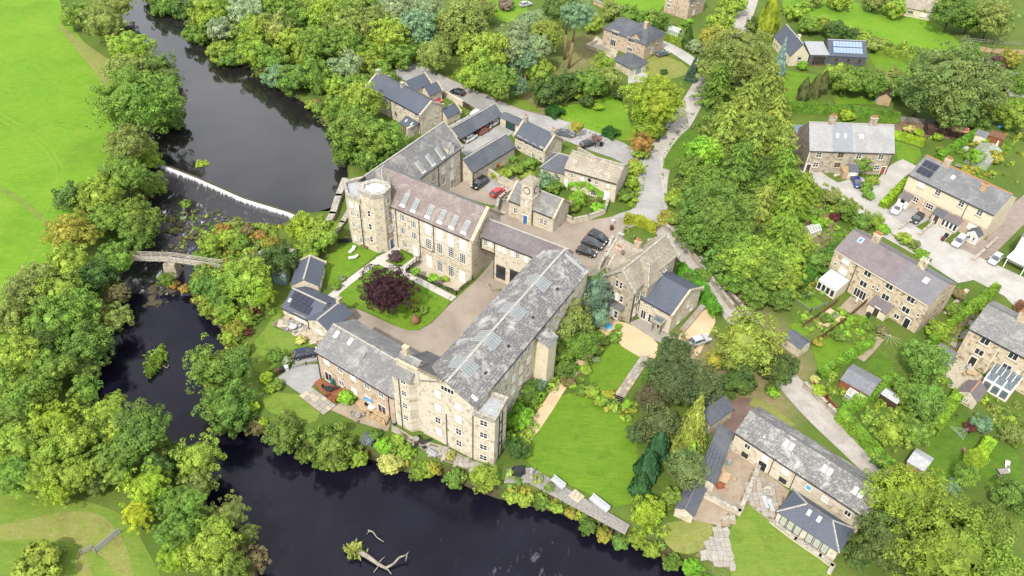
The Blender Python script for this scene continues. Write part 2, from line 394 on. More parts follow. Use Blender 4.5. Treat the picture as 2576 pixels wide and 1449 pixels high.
# a skirt out to the horizon
n0 = len(co); far = 3000
sk = np.array([(X0, Y0, 0), (X1, Y0, 0), (X1, Y1, 0), (X0, Y1, 0), (-far, -far, 0), (far, -far, 0), (far, far, 0), (-far, far, 0)], float)
co = np.vstack([co, sk]); quads = np.vstack([quads, np.array([(n0+4, n0+5, n0+1, n0), (n0+5, n0+6, n0+2, n0+1), (n0+6, n0+7, n0+3, n0+2), (n0+7, n0+4, n0, n0+3)])])
n = NT('ground'); oc = n.coord()
a = n.mix(n.ramp(n.noise(oc, .12, 5, .6), [(.38, 0.), (.62, 1.)]), (.075, .135, .02), (.12, .17, .03))
a = n.mix(n.ramp(n.noise(oc, .8, 6, .7), [(.5, 0.), (.7, .7)]), a, (.15, .15, .045))
a = n.mix(n.ramp(n.noise(oc, 3.5, 5, .75), [(.35, .6), (.6, 0.)]), a, (.04, .06, .012))
at = n.n('Attribute', attribute_name='dirt')
dm = n.math('MULTIPLY', at.outputs['Fac'], n.ramp(n.noise(oc, .9, 5, .7), [(.3, .35), (.6, 1.15)]))
a = n.mix(dm, a, n.mix(n.noise(oc, 2, 4), (.2, .15, .085), (.3, .23, .13)))
at2 = n.n('Attribute', attribute_name='bed')
a = n.mix(at2.outputs['Fac'], a, n.mix(n.noise(oc, 1.2, 5), (.03, .024, .018), (.1, .075, .045)))
n.bump(n.noise(oc, 9, 4), .6, .12)
GROUND = n.col(a, .92, .15)
me = np_mesh('ground', co, quads, GROUND)
dirt = np.zeros(len(co)); bed = np.zeros(len(co))
def dirt_line(pts, wd, amt=1.0):
    q = wp(pts); d = pdist(q, GX, GY, False).ravel(); k = np.clip(1-d/wd, 0, 1); dirt[:n0] = np.maximum(dirt[:n0], amt*k)
dirt_line([(60, 1345), (130, 1325), (220, 1318), (265, 1345), (235, 1370)], 3, .5)
dirt_line([(-60, 1340), (60, 1335), (200, 1350), (290, 1385), (330, 1449)], 2.6, .55)
dirt_line([(260, 1350), (300, 1400), (310, 1449)], 2.2, .6)
dirt_line([(1790, 690), (1900, 800), (2010, 930)], 6, .8)
dirt_line([(1480, 130), (1420, 200), (1330, 250)], 9, .6)
dirt_line([(1300, 262), (1360, 275)], 5, 1.0)
dirt_line([(1750, 880), (1900, 960), (1940, 1010)], 7, .9)
dirt_line([(2010, 400), (2005, 340), (2040, 420)], 5, .9)
dirt_line([(1600, 90), (1480, 100), (1440, 190)], 7, .6)
bed[:n0] = np.clip((-.9-GZ.ravel())/1.2, 0, 1)
for nm, arr in (('dirt', dirt), ('bed', bed)):
    at_ = me.attributes.new(nm, 'FLOAT', 'POINT'); at_.data.foreach_set('value', arr.astype(np.float32))
me.polygons.foreach_set('use_smooth', [True]*len(me.polygons))
tag(inst('ground', me), kind='structure')

def water_mat(name, base, rip=1.0, foam=None, rough=.06, ior=1.42):
    n = NT(name); oc = n.coord()
    mp = n.n('Mapping'); n.l(oc, mp.inputs[0]); mp.inputs['Rotation'].default_value = (0, 0, .55); mp.inputs['Scale'].default_value = (1., 2.2, 1)
    h = n.math('ADD', n.noise(mp.outputs[0], 1.1, 4, .6), n.math('MULTIPLY', n.noise(mp.outputs[0], 5, 2), .35))
    n.bump(h, .10*rip, .12)
    col = n.mix(n.ramp(n.noise(oc, .12, 4), [(.4, 0.), (.7, 1.)]), base, tuple(x*1.7 for x in base))
    n.col(col, rough, .5)
    if foam:
        lo, amt = foam
        mp2 = n.n('Mapping'); n.l(oc, mp2.inputs[0]); mp2.inputs['Rotation'].default_value = (0, 0, -.35); mp2.inputs['Scale'].default_value = (1.2, .45, 1)
        f = n.noise(mp2.outputs[0], .8, 9, .72, .8); g = n.noise(oc, .16, 3)
        k = n.math('MULTIPLY', n.ramp(f, [(lo, 0.), (lo+.1, 1.)]), n.ramp(g, [(.42, 0.), (.6, amt)]))
        col = n.mix(k, col, (.72, .74, .76)); n.l(col, n.b.inputs['Base Color'])
        rr = n.n('MapRange'); n.l(k, rr.inputs[0]); rr.inputs[3].default_value = rough; rr.inputs[4].default_value = .8; n.l(rr.outputs[0], n.b.inputs['Roughness'])
    n.b.inputs['IOR'].default_value = ior
    return n.m
W_UP = water_mat('still_river', (.012, .011, .011), .3, None, .05, 1.62)
W_LO = water_mat('dark_river', (.005, .0045, .0095), .7, None, .06, 1.3)
W_RAP = water_mat('rapids', (.014, .013, .014), 1.6, (.56, .75), .1)
W_RIF = water_mat('rippled_shallow', (.005, .0045, .0095), 1.2, (.6, .14), .06, 1.3)
def sheet(name, pts, m, z=.02, smooth=1, kind='structure', world=False, parent=None, subdiv=None):
    q = [tuple(p) for p in (pts if world else wp(pts, z))]
    for _ in range(smooth):
        r = []
        for i in range(len(q)):
            a, b = q[i], q[(i+1) % len(q)]
            r += [(a[0]*.75+b[0]*.25, a[1]*.75+b[1]*.25), (a[0]*.25+b[0]*.75, a[1]*.25+b[1]*.75)]
        q = r
    v = [Vector((x, y, z)) for x, y in q]
    tris = tessellate_polygon([v]); mb = MB(); mb.v = [tuple(x) for x in v]
    ar = sum(q[i][0]*q[(i+1) % len(q)][1]-q[(i+1) % len(q)][0]*q[i][1] for i in range(len(q)))
    for t in tris:
        a, b, c = (Vector(mb.v[k]) for k in t)
        mb.f.append(tuple(t) if (b-a).cross(c-a).z > 0 else (t[0], t[2], t[1])); mb.m.append(0)
    o = mb.obj(name, m, parent)
    if parent is None: tag(o, kind=kind)
    return o
WEIR = [Vector((-84.5, 154.1, 0)), Vector((-79.3, 151.5, 0)), Vector((-69.9, 146.8, 0)), Vector((-57.7, 139.9, 0)), Vector((-48, 136.1, 0)), Vector((-44.5, 134.4, 0))]
wl = [(p.x, p.y) for p in WEIR]
sheet('river_upper', wl + [(-20, 150), (-20, 330), (-190, 330), (-190, 150), (-100, 150)], W_UP, ZU, 0, world=True)
sheet('river_lower', [(-60, 110.6)] + [(-120, 110.6), (-120, 20), (60, 20), (60, 64), (0, 72), (-20, 84), (-40, 100), (-50, 110.6)], W_LO, ZL, 0, world=True)
sheet('rapids', [(-49.9, 110.6), (-120, 110.6), (-120, 156)] + [(x-1.2, y-2.0) for x, y in wl] + [(-36, 124)], W_RAP, ZL+.02, 0, world=True)
sheet('riffle', [(1040, 1449), (1120, 1330), (1230, 1300), (1330, 1300), (1450, 1345), (1560, 1385), (1720, 1450), (1760, 1560), (1000, 1560)], W_RIF, ZL+.015, 2)

n = NT('falling_water'); oc = n.coord()
sp = n.n('SeparateXYZ'); n.l(oc, sp.inputs[0])
mp = n.n('Mapping'); n.l(oc, mp.inputs[0]); mp.inputs['Rotation'].default_value = (0, 0, .48); mp.inputs['Scale'].default_value = (3.2, .35, .35)
f = n.noise(mp.outputs[0], 1.3, 6, .7)
zr = n.n('MapRange'); n.l(sp.outputs[2], zr.inputs[0]); zr.inputs[1].default_value = .75; zr.inputs[2].default_value = 1.45
k = n.ramp(n.math('ADD', f, n.math('MULTIPLY', zr.outputs[0], .36)), [(.6, 0.), (.8, 1.)])
n.col(n.mix(k, (.03, .03, .033), (.55, .56, .57)), .5, .4)
FALL = n.m
wt = thing('weir', 'long low stone weir crossing the river with white falling water', 'weir', (WEIR[2].x, WEIR[2].y, ZL))
MI = MW_(wt).inverted()
prof = [(.5, ZU-.35), (.3, ZU+.035), (-.25, ZU+.045), (-.3, ZU-.02)]
def strip(pr, name, m):
    mb = MB(); rows = []
    for i, p in enumerate(WEIR):
        d = (WEIR[min(i+1, len(WEIR)-1)]-WEIR[max(i-1, 0)]).normalized(); q = Vector((-d.y, d.x, 0))
        if q.y < 0: q = -q
        rows.append([tuple(MI @ (p+q*o+Vector((0, 0, z)))) for o, z in pr])
    for i in range(len(rows)-1):
        for j in range(len(pr)-1): mb.quad(rows[i][j], rows[i][j+1], rows[i+1][j+1], rows[i+1][j])
    return mb.obj(name, m, wt)
strip(prof, 'crest', ROCK)
strip([(-.28, ZU+.03), (-.45, ZU-.35), (-.75, ZU-.85), (-1.3, ZL+.5), (-3.0, ZL+.25), (-5.0, ZL+.06), (-5.3, ZL-.3)], 'spillway', FALL).location.z = 0
# ------------------------------------------------------------------ roads, lawns, yards laid on the ground
_zi = [0]
def nz(): _zi[0] += 1; return .02+.004*(_zi[0] % 19)
def ribbon(name, pts, m, widths, z=None, kind='structure'):
    z = nz() if z is None else z
    q = [P(u, v, z) for u, v in pts]
    if isinstance(widths, (int, float)): widths = [widths]*len(q)
    # smooth centre line
    for _ in range(2):
        r, ww = [q[0]], [widths[0]]
        for i in range(len(q)-1):
            r += [q[i].lerp(q[i+1], .25), q[i].lerp(q[i+1], .75)]; ww += [widths[i]*.75+widths[i+1]*.25, widths[i]*.25+widths[i+1]*.75]
        r.append(q[-1]); ww.append(widths[-1]); q, widths = r, ww
    mb = MB(); L = []
    for i, p in enumerate(q):
        d = (q[min(i+1, len(q)-1)]-q[max(i-1, 0)]).normalized(); s = Vector((-d.y, d.x, 0))*(widths[i]/2)
        L.append((p+s, p-s))
    for i in range(len(L)-1): mb.quad(L[i][1], L[i+1][1], L[i+1][0], L[i][0])
    return tag(mb.obj(name, m), kind=kind)
S = sheet
G_TRACK = grass('tyre_flattened_grass', (.125, .245, .018), (.15, .27, .025), (.19, .28, .04), .06, 1.2)
S('field', [(-80, -80), (120, -80), (160, 30), (200, 95), (256, 150), (285, 180), (290, 300), (300, 400), (280, 440), (230, 500), (190, 560), (160, 650), (90, 720), (60, 800), (30, 880), (-80, 940)], G_FIELD, nz(), 2)
ribbon('field_track', [(-30, 460), (60, 505), (130, 575), (200, 650)], G_LAWN2, 1.6)
ribbon('wheel_track', [(-30, 285), (60, 335), (120, 380), (150, 440), (130, 500), (90, 600), (40, 700), (5, 860)], G_TRACK, .5)
ribbon('wheel_track', [(-30, 268), (70, 325), (135, 378), (166, 440), (146, 505), (104, 610), (54, 715), (20, 860)], G_TRACK, .5)
ribbon('field_margin', [(150, 62), (180, 95), (225, 135), (265, 170), (285, 210)], G_DRY, [.6, 2.5, 4, 6, 5])
S('meadow', [(-80, 1238), (60, 1232), (170, 1250), (270, 1275), (330, 1310), (380, 1400), (420, 1480), (400, 1600), (-80, 1600)], G_LAWN2, nz(), 2)
ribbon('trodden_track', [(-60, 1348), (60, 1332), (140, 1322), (215, 1325), (258, 1352), (300, 1400), (320, 1480)], G_DRY, [2, 3, 4.5, 5, 4, 2.5, 2])
ribbon('trodden_track', [(225, 1362), (200, 1405), (220, 1470)], G_DRY, 1.6)
# roads
ribbon('lane', [(1900, -40), (1872, 45), (1838, 105), (1800, 160), (1764, 218), (1738, 265), (1706, 318), (1668, 372), (1645, 430), (1636, 488), (1650, 545), (1686, 600), (1737, 660), (1792, 725), (1836, 788), (1890, 860), (1950, 925), (2004, 982), (2062, 1044), (2132, 1108), (2205, 1180), (2280, 1260)],
       ASPH_W, [5, 5, 5, 5, 5, 5.2, 5.5, 6, 6.6, 7, 5.4, 4, 3.3, 3.3, 3.3, 3.3, 4, 4.8, 5, 5, 4.6, 4.4])
S('road', [(996, 160), (1045, 158), (1130, 200), (1200, 231), (1300, 274), (1420, 302), (1500, 332), (1560, 354), (1600, 378), (1622, 405), (1600, 412), (1500, 385), (1420, 352), (1330, 322), (1260, 300), (1190, 270), (1110, 225), (996, 200)], ASPH, nz(), 1)
S('junction', [(1616, 400), (1660, 385), (1664, 460), (1672, 545), (1630, 552), (1600, 540), (1540, 552), (1545, 540), (1598, 526), (1608, 490)], ASPH, nz(), 1)
S('parking_bays', [(1495, 372), (1530, 362), (1600, 398), (1575, 415)], ASPH, nz(), 0)
ribbon('concrete_lane', [(2030, 425), (2060, 448), (2120, 487), (2167, 512), (2214, 545), (2262, 578), (2358, 628), (2455, 674), (2576, 732), (2660, 780)], ASPH_P, [4, 4.6, 5, 6.5, 7.5, 7.5, 7.5, 8, 9, 9])
ribbon('concrete_lane', [(2172, 516), (2206, 490), (2238, 450), (2264, 424), (2290, 410)], ASPH_P, [4, 4, 4, 4.6, 4])
S('forecourt', [(2125, 455), (2170, 440), (2185, 475), (2170, 505), (2125, 485), (2095, 462)], ASPH_P, nz(), 1)
S('forecourt', [(2212, 558), (2300, 598), (2420, 660), (2470, 700), (2410, 712), (2300, 640), (2215, 592)], ASPH_P, nz(), 0)
S('driveway', [(2228, 534), (2264, 500), (2330, 532), (2338, 552), (2300, 572), (2290, 575)], ASPH, nz(), 0)
S('driveway', [(2312, 586), (2352, 553), (2404, 580), (2370, 612)], ASPH_P, nz(), 0)
S('driveway', [(2395, 628), (2430, 590), (2480, 604), (2540, 520), (2600, 470), (2640, 500), (2560, 580), (2490, 650), (2450, 655)], ground_mat('brown_drive', (.24, .19, .165), (.3, .25, .22), (.2, .155, .13)), nz(), 0)
S('forecourt', [(2418, 640), (2480, 664), (2600, 722), (2640, 800), (2560, 778), (2520, 738), (2470, 702)], ASPH_P, nz(), 1)
# mill yards
S('gravel_yard', [(1632, 546), (1600, 532), (1540, 545), (1470, 556), (1446, 556), (1400, 535), (1300, 505), (1250, 505), (1215, 580), (1290, 640), (1420, 700), (1520, 690), (1540, 620), (1565, 580), (1605, 566)], GRAV, nz(), 1)
S('gravel_court', [(1222, 596), (1258, 625), (1215, 690), (1140, 757), (1068, 832), (1010, 828), (930, 790), (880, 770), (870, 800), (960, 860), (1100, 930), (1180, 900), (1300, 720), (1300, 650), (1262, 600)], GRAV, nz(), 1)
S('cobbled_yard', [(1130, 480), (1165, 455), (1225, 425), (1300, 445), (1340, 478), (1285, 520), (1230, 515), (1180, 500)], GRAV, nz(), 0)
S('parking_bay', [(1212, 462), (1240, 448), (1262, 470), (1232, 485)], ASPH, nz(), 0)
S('carport_court', [(1146, 372), (1318, 282), (1352, 300), (1180, 398)], ASPH, nz(), 0)
ribbon('path', [(1122, 322), (1168, 300), (1205, 276)], WHITE_R, 2.0)
S('verge', [(1128, 318), (1180, 288), (1184, 278), (1125, 306)], G_LAWN, nz(), 0)
S('lawn', [(818, 652), (870, 608), (925, 612), (962, 628), (936, 650), (826, 738)], G_LAWN, nz(), 1)
S('lawn', [(828, 752), (890, 705), (960, 660), (1012, 684), (1134, 752), (1122, 776), (1072, 820), (1045, 832), (1015, 830), (935, 788), (880, 768)], G_LAWN, nz(), 1)
S('lawn', [(962, 646), (1000, 626), (1044, 650), (1008, 676)], G_LAWN, nz(), 0)
ribbon('path', [(826, 752), (880, 706), (948, 656), (990, 632), (1002, 622)], PATH_M, 1.5)
ribbon('path', [(946, 654), (1010, 683), (1080, 720), (1142, 752)], PATH_M, 1.5)
S('path', [(936, 652), (978, 632), (992, 642), (960, 662)], PATH_M, nz(), 1)
ribbon('path', [(1048, 650), (1006, 680)], PATH_M, 1.2)
S('patio', PATIO, PAVE_Y, -1.31, 0)
S('lawn', [(704, 757), (674, 818), (630, 872), (634, 930), (664, 940), (690, 925), (722, 895), (750, 876), (797, 866), (762, 841), (700, 830), (684, 821), (711, 794), (722, 752)], G_LAWN2, nz(), 1)
S('patio', [(682, 815), (720, 792), (820, 838), (800, 868), (760, 850)], PAVE, nz(), 0)
S('driveway', [(698, 950), (745, 915), (800, 916), (806, 953), (760, 994)], ASPH, nz(), 0)
S('parking_bay', [(735, 900), (800, 876), (808, 905), (745, 918)], ASPH, nz(), 0)
S('lawn', [(656, 998), (690, 985), (720, 990), (774, 994), (812, 1025), (790, 1070), (730, 1052), (669, 1036)], G_LAWN2, nz(), 1)
S('terrace', [(985, 1066), (1040, 1100), (1110, 1120), (1190, 1160), (1240, 1178), (1200, 1190), (1120, 1160), (1040, 1118), (985, 1085)], PAVE, nz(), 0)
S('terrace', [(830, 1030), (880, 1000), (985, 1055), (975, 1085), (900, 1062)], PAVE_B, nz(), 0)
# gothic house garden
S('lawn', [(1410, 985), (1490, 1002), (1548, 1036), (1590, 1058), (1606, 1130), (1602, 1200), (1582, 1292), (1440, 1222), (1322, 1172), (1320, 1112), (1350, 1072)], G_LAWN, nz(), 1)
S('lawn', [(1480, 930), (1545, 858), (1612, 900), (1592, 950), (1552, 1012), (1488, 985)], G_LAWN, nz(), 0)
S('lawn', [(1632, 905), (1672, 920), (1604, 1045), (1572, 1020)], G_SHADY, nz(), 0)
S('gravel_drive', [(1524, 796), (1556, 809), (1582, 813), (1656, 856), (1652, 896), (1637, 910), (1608, 898), (1550, 862), (1560, 836), (1528, 832)], GRAV_T, nz(), 1)
S('gravel_drive', [(1700, 850), (1774, 768), (1806, 798), (1780, 850), (1755, 900), (1725, 905), (1700, 880)], GRAV_T, nz(), 1)
S('patio', [(1580, 812), (1612, 800), (1700, 850), (1680, 868), (1652, 858)], PAVE, nz(), 0)
ribbon('gravel_path', [(1528, 818), (1505, 858), (1482, 889), (1440, 938), (1411, 970), (1381, 1019), (1345, 1072), (1314, 1112)], GRAV_T, [2.6, 1.8, 1.7, 1.8, 1.9, 2, 2, 2])
# converted barn garden
S('lawn', [(1876, 1266), (1940, 1310), (2096, 1424), (2092, 1480), (1846, 1480), (1828, 1385), (1832, 1340)], G_LAWN2, nz(), 0)
S('dry_lawn', [(1660, 1318), (1720, 1308), (1798, 1316), (1790, 1350), (1752, 1398), (1680, 1385)], G_DRY, nz(), 1)
S('patio', [(1841, 1128), (1985, 1234), (1965, 1290), (1936, 1310), (1879, 1266), (1835, 1325), (1800, 1320), (1700, 1300), (1740, 1262), (1776, 1212)], PAVE_B, nz(), 0)
S('pebble_yard', [(1780, 1065), (1812, 1020), (1860, 1000), (1890, 1002), (1975, 1042), (1955, 1070), (1886, 1036), (1850, 1100), (1836, 1128), (1800, 1110)], GRAV_R, nz(), 0)
ribbon('verge', [(1890, 1008), (1950, 1040), (1990, 1075)], G_DRY, 2)
# terrace gardens
S('lawn', [(1972, 732), (2002, 712), (2072, 763), (2036, 778)], G_LAWN, nz(), 0)
S('lawn', [(2123, 815), (2154, 788), (2202, 815), (2162, 848)], G_LAWN, nz(), 0)
S('lawn', [(2044, 873), (2082, 850), (2168, 876), (2122, 918), (2057, 934)], G_LAWN, nz(), 0)
S('lawn', [(1986, 821), (2009, 803), (2040, 831), (2018, 852)], G_LAWN, nz(), 0)
S('patio', [(2045, 802), (2086, 774), (2132, 800), (2068, 828)], GRAV_T, nz(), 0)
S('patio', [(2110, 775), (2140, 745), (2200, 772), (2168, 800)], PAVE_B, nz(), 0)
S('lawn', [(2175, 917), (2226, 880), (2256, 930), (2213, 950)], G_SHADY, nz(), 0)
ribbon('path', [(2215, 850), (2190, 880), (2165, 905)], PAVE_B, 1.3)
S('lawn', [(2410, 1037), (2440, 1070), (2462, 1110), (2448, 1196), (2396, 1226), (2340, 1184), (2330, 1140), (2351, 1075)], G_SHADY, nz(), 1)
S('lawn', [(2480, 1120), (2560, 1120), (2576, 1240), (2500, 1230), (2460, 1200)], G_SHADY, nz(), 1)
S('patio', [(2370, 920), (2420, 900), (2475, 950), (2440, 1000), (2385, 970)], PAVE_Y, nz(), 0)
S('dark_strip', [(2420, 800), (2450, 780), (2462, 790), (2395, 880), (2370, 880)], GRAV_R, nz(), 0)  # darker strip of ground along the tall hedge
# upper gardens
S('paddock', [(1962, 12), (1990, -30), (2100, -30), (2149, 12), (2284, 30), (2365, 60), (2425, 119), (2393, 130), (2257, 118), (2203, 94), (2149, 82), (2068, 62), (1990, 55)], G_FIELD, nz(), 1)
S('lawn', [(2178, 126), (2240, 132), (2298, 152), (2302, 196), (2203, 172)], G_LAWN, nz(), 0)
S('lawn', [(1980, 178), (2055, 188), (2025, 230), (2010, 262), (1978, 258), (1968, 206)], G_LAWN, nz(), 0)
S('lawn', [(2098, 240), (2217, 242), (2222, 262), (2103, 262)], G_LAWN, nz(), 0)
S('lawn', [(1222, -30), (1335, -30), (1322, 52), (1262, 58), (1235, 30)], G_FIELD, nz(), 1)
S('lawn', [(1500, -40), (1690, -40), (1664, 34), (1620, 34), (1540, 18)], G_FIELD, nz(), 1)
S('lawn', [(1490, 255), (1541, 236), (1572, 267), (1588, 316), (1622, 340), (1579, 358), (1513, 337), (1458, 317), (1405, 297), (1412, 266), (1455, 262)], G_FIELD, nz(), 1)
S('verge', [(1120, 170), (1180, 165), (1300, 240), (1380, 285), (1300, 272), (1200, 228)], G_LAWN2, nz(), 1)
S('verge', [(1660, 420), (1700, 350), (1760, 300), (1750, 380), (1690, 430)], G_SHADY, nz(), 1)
ribbon('driveway', [(1648, 104), (1680, 116), (1712, 134), (1758, 166)], ASPH_P, 4.2)
S('forecourt', [(1580, 190), (1640, 175), (1625, 205), (1580, 210)], ASPH_P, nz(), 0)
S('rough_lawn', [(1622, 150), (1660, 135), (1735, 165), (1720, 195), (1640, 200), (1610, 172)], G_DRY, nz(), 1)
S('terrace', [(1478, 118), (1500, 90), (1555, 128), (1545, 150)], PAVE_Y, nz(), 0)
S('lawn', [(2252, 355), (2312, 372), (2318, 390), (2276, 436), (2258, 410)], G_LAWN, nz(), 0)
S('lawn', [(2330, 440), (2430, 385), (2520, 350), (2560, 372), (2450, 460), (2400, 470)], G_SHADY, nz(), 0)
S('lawn', [(2480, 270), (2576, 240), (2620, 300), (2530, 330)], G_LAWN, nz(), 0)
S('garden_bed', [(2250, 300), (2400, 315), (2400, 350), (2330, 345), (2250, 335)], SOIL, nz(), 0)
S('allotment', [(2010, 575), (2065, 520), (2110, 555), (2080, 620), (2020, 640)], SOIL, nz(), 0)
# ------------------------------------------------------------------ buildings: volumes with walls, roof, windows
def Mloc(x, y, th, z0=0): return Matrix.Translation((x, y, z0)) @ Matrix.Rotation(math.radians(th), 4, 'Z')
class Vol:
    """one box of a building: local x along its length, y across, the front at y = 0"""
    def __init__(s, root, x, y, th, L, W, he, hr, z0=0, rv=.5, hipL=0, hipR=0):
        s.root = root; s.L, s.W, s.he, s.hr, s.rv, s.hl, s.hr_ = L, W, he, hr, rv, hipL, hipR
        s.M = MW_(root).inverted() @ Mloc(x, y, th, z0)
    def walls(s, m, base=-1.0, name='wall', x0=0, x1=None, gables=True):
        x1 = s.L if x1 is None else x1; mb = MB(); W, he, hr, ry = s.W, s.he, s.hr, s.rv*s.W; b = base
        mb.quad((x0, 0, b), (x1, 0, b), (x1, 0, he), (x0, 0, he)); mb.quad((x1, W, b), (x0, W, b), (x0, W, he), (x1, W, he))
        for x, fl, hip in ((x0, 1, s.hl), (x1, 0, s.hr_)):
            pts = [(x, W, b), (x, 0, b), (x, 0, he), (x, W, he)] if hip or not gables else [(x, W, b), (x, 0, b), (x, 0, he), (x, ry, hr), (x, W, he)]
            if not fl: pts = pts[::-1]
            n = len(mb.v); mb.v += pts; mb.f.append(tuple(range(n, n+len(pts)))); mb.m.append(0)
        return mb.obj(name, m, s.root, s.M)
    def roof(s, m, eave=.28, verge=.12, t=.14, lift=.05, name='roof', x0=0, x1=None):
        x1 = s.L if x1 is None else x1; W, he, hr, ry = s.W, s.he, s.hr, s.rv*s.W; mb = MB()
        sf = (hr-he)/max(ry, .01); sb = (hr-he)/max(W-ry, .01)
        zf = he-eave*sf if ry > .05 else he; zb = he-eave*sb if W-ry > .05 else he
        yf = -eave if ry > .05 else 0; yb = W+eave if W-ry > .05 else W
        if ry <= .05: zf = hr; yf = -.1
        if W-ry <= .05: zb = hr; yb = W+.1
        xl = -verge if not s.hl else -eave; xr = s.L+verge if not s.hr_ else s.L+eave
        if x0: xl = x0
        if x1 != s.L: xr = x1
        rl = xl if not s.hl else s.hl; rr = xr if not s.hr_ else s.L-s.hr_
        A, B, C, Dd = Vector((xl, yf, zf)), Vector((xr, yf, zf)), Vector((xr, yb, zb)), Vector((xl, yb, zb))
        R1, R2 = Vector((rl, ry, hr)), Vector((rr, ry, hr)); up = Vector((0, 0, lift)); dn = Vector((0, 0, lift-t))
        faces = []
        if ry > .05: faces.append([A, B, R2, R1])
        if W-ry > .05: faces.append([C, Dd, R1, R2])
        if s.hl: faces.append([Dd, A, R1])
        if s.hr_: faces.append([B, C, R2])
        for f in faces:
            n = len(mb.v); mb.v += [tuple(p+up) for p in f]; mb.f.append(tuple(range(n, n+len(f)))); mb.m.append(0)
            n = len(mb.v); mb.v += [tuple(p+dn) for p in f]; mb.f.append(tuple(range(n+len(f)-1, n-1, -1))); mb.m.append(0)
        ring = [A, B, C, Dd]
        if ry > .05 and W-ry > .05:
            ring = [A, B] + ([] if s.hr_ else [R2]) + [C, Dd] + ([] if s.hl else [R1])
        for i in range(len(ring)):
            p, q = ring[i], ring[(i+1) % len(ring)]; mb.quad(tuple(p+dn), tuple(q+dn), tuple(q+up), tuple(p+up))
        s.rx = (rl, rr); s.zf = zf; s.yf = yf; s.eaves = eave
        return mb.obj(name, m, s.root, s.M)
    def ridge(s, m, w=.3, h=.12):
        a, b = s.rx; y = s.rv*s.W
        return MB().box(a, b, y-w/2, y+w/2, s.hr-.02, s.hr+h).obj('ridge', m, s.root, s.M)
    def hips(s, m):
        y = s.rv*s.W; e = s.eaves
        for on, rx, cx in ((s.hl, s.hl, -e), (s.hr_, s.L-s.hr_, s.L+e)):
            if on:
                for yy in (-e, s.W+e): MB().tube((cx, yy, s.zf+.07), (rx, y, s.hr+.07), .13, .13, 5).obj('hip_tile', m, s.root, s.M)
    def gutter(s, m=None, back=False, x0=0, x1=None):
        x1 = s.L if x1 is None else x1
        y = s.yf-.12; return MB().box(x0, x1, y, y+.12, s.zf-.18, s.zf-.05).obj('gutter', m or IRON, s.root, s.M)
    def pipe(s, u, top=None, bottom=0, m=None, wall='F'):
        mb = MB(); top = s.he-.1 if top is None else top
        if wall == 'F': mb.box(u-.055, u+.055, -.13, -.02, bottom, top)
        elif wall == 'L': mb.box(-.13, -.02, u-.055, u+.055, bottom, top)
        else: mb.box(s.L+.02, s.L+.13, u-.055, u+.055, bottom, top)
        return mb.obj('downpipe', m or IRON, s.root, s.M)
    def coping(s, m, ends='LR', w=.38, h=.28, over=.25):
        y = s.rv*s.W; sl = (s.hr-s.he)/y
        for e in ends:
            x = -w/2+.08 if e == 'L' else s.L+w/2-.08; mb = MB()
            for ya, za, yb, zb in ((-over, s.he-over*sl, y, s.hr), (y, s.hr, s.W+over, s.he-over*(s.hr-s.he)/(s.W-y))):
                n = len(mb.v)
                for xx in (x-w/2, x+w/2):
                    mb.v += [(xx, ya, za-.1), (xx, yb, zb-.1), (xx, yb, zb+h), (xx, ya, za+h)]
                for f in ((0, 1, 2, 3), (7, 6, 5, 4), (3, 2, 6, 7), (0, 3, 7, 4), (1, 5, 6, 2), (0, 4, 5, 1)): mb.f.append(tuple(n+i for i in f)); mb.m.append(0)
            for yy in (-over, s.W+over): mb.box(x-w/2-.05, x+w/2+.05, yy-.22, yy+.22, s.he-over*sl-.25, s.he-over*sl+h+.04)
            mb.obj('coping', m, s.root, s.M)
    def wm(s, wall, u, z):
        T = Matrix.Translation
        if wall == 'F': return s.M @ T((u, 0, z))
        if wall == 'B': return s.M @ T((u, s.W, z)) @ Matrix.Rotation(math.pi, 4, 'Z')
        if wall == 'L': return s.M @ T((0, u, z)) @ Matrix.Rotation(-math.pi/2, 4, 'Z')
        return s.M @ T((s.L, u, z)) @ Matrix.Rotation(math.pi/2, 4, 'Z')
    def sm(s, u, k, lift=.07):
        """frame on the front slope: k = 0 at the eave, 1 at the ridge"""
        y = s.rv*s.W; an = math.atan2(s.hr-s.he, y)
        return s.M @ Matrix.Translation((u, y*k, s.he+(s.hr-s.he)*k+lift)) @ Matrix.Rotation(an, 4, 'X')
    def win(s, wall, u, zc, w, h, cols=2, rows=2, pane=None, frame=None, sill=None, zmin=.08, lintel=True):
        z = max(zc-h/2, zmin); return window(s.root, s.wm(wall, u, z), w, h, cols, rows, pane, frame, sill, lintel)
    def wins(s, wall, lst, w, h, cols=2, rows=2, **k):
        for i, (u, z) in enumerate(lst): s.win(wall, u, z, w, h, cols, rows, **k)
    def sky(s, u, k, w=.8, h=1.2, pane=None, m=None):
        f = inst('rooflight', cached(('sky', w, h, (m or LEAD).name), lambda: MB().box(-w/2, w/2, -h/2, -h/2+.08, 0, .1).box(-w/2, w/2, h/2-.08, h/2, 0, .1).box(-w/2, -w/2+.08, -h/2+.08, h/2-.08, 0, .1).box(w/2-.08, w/2, -h/2+.08, h/2-.08, 0, .1).mesh('rooflight', m or LEAD)), s.root, s.sm(u, k))
        inst('pane', cached(('skyp', w, h, (pane or GLASS_B).name), lambda: MB().box(-w/2+.08, w/2-.08, -h/2+.08, h/2-.08, .02, .07).mesh('pane', pane or GLASS_B)), f)
        return f
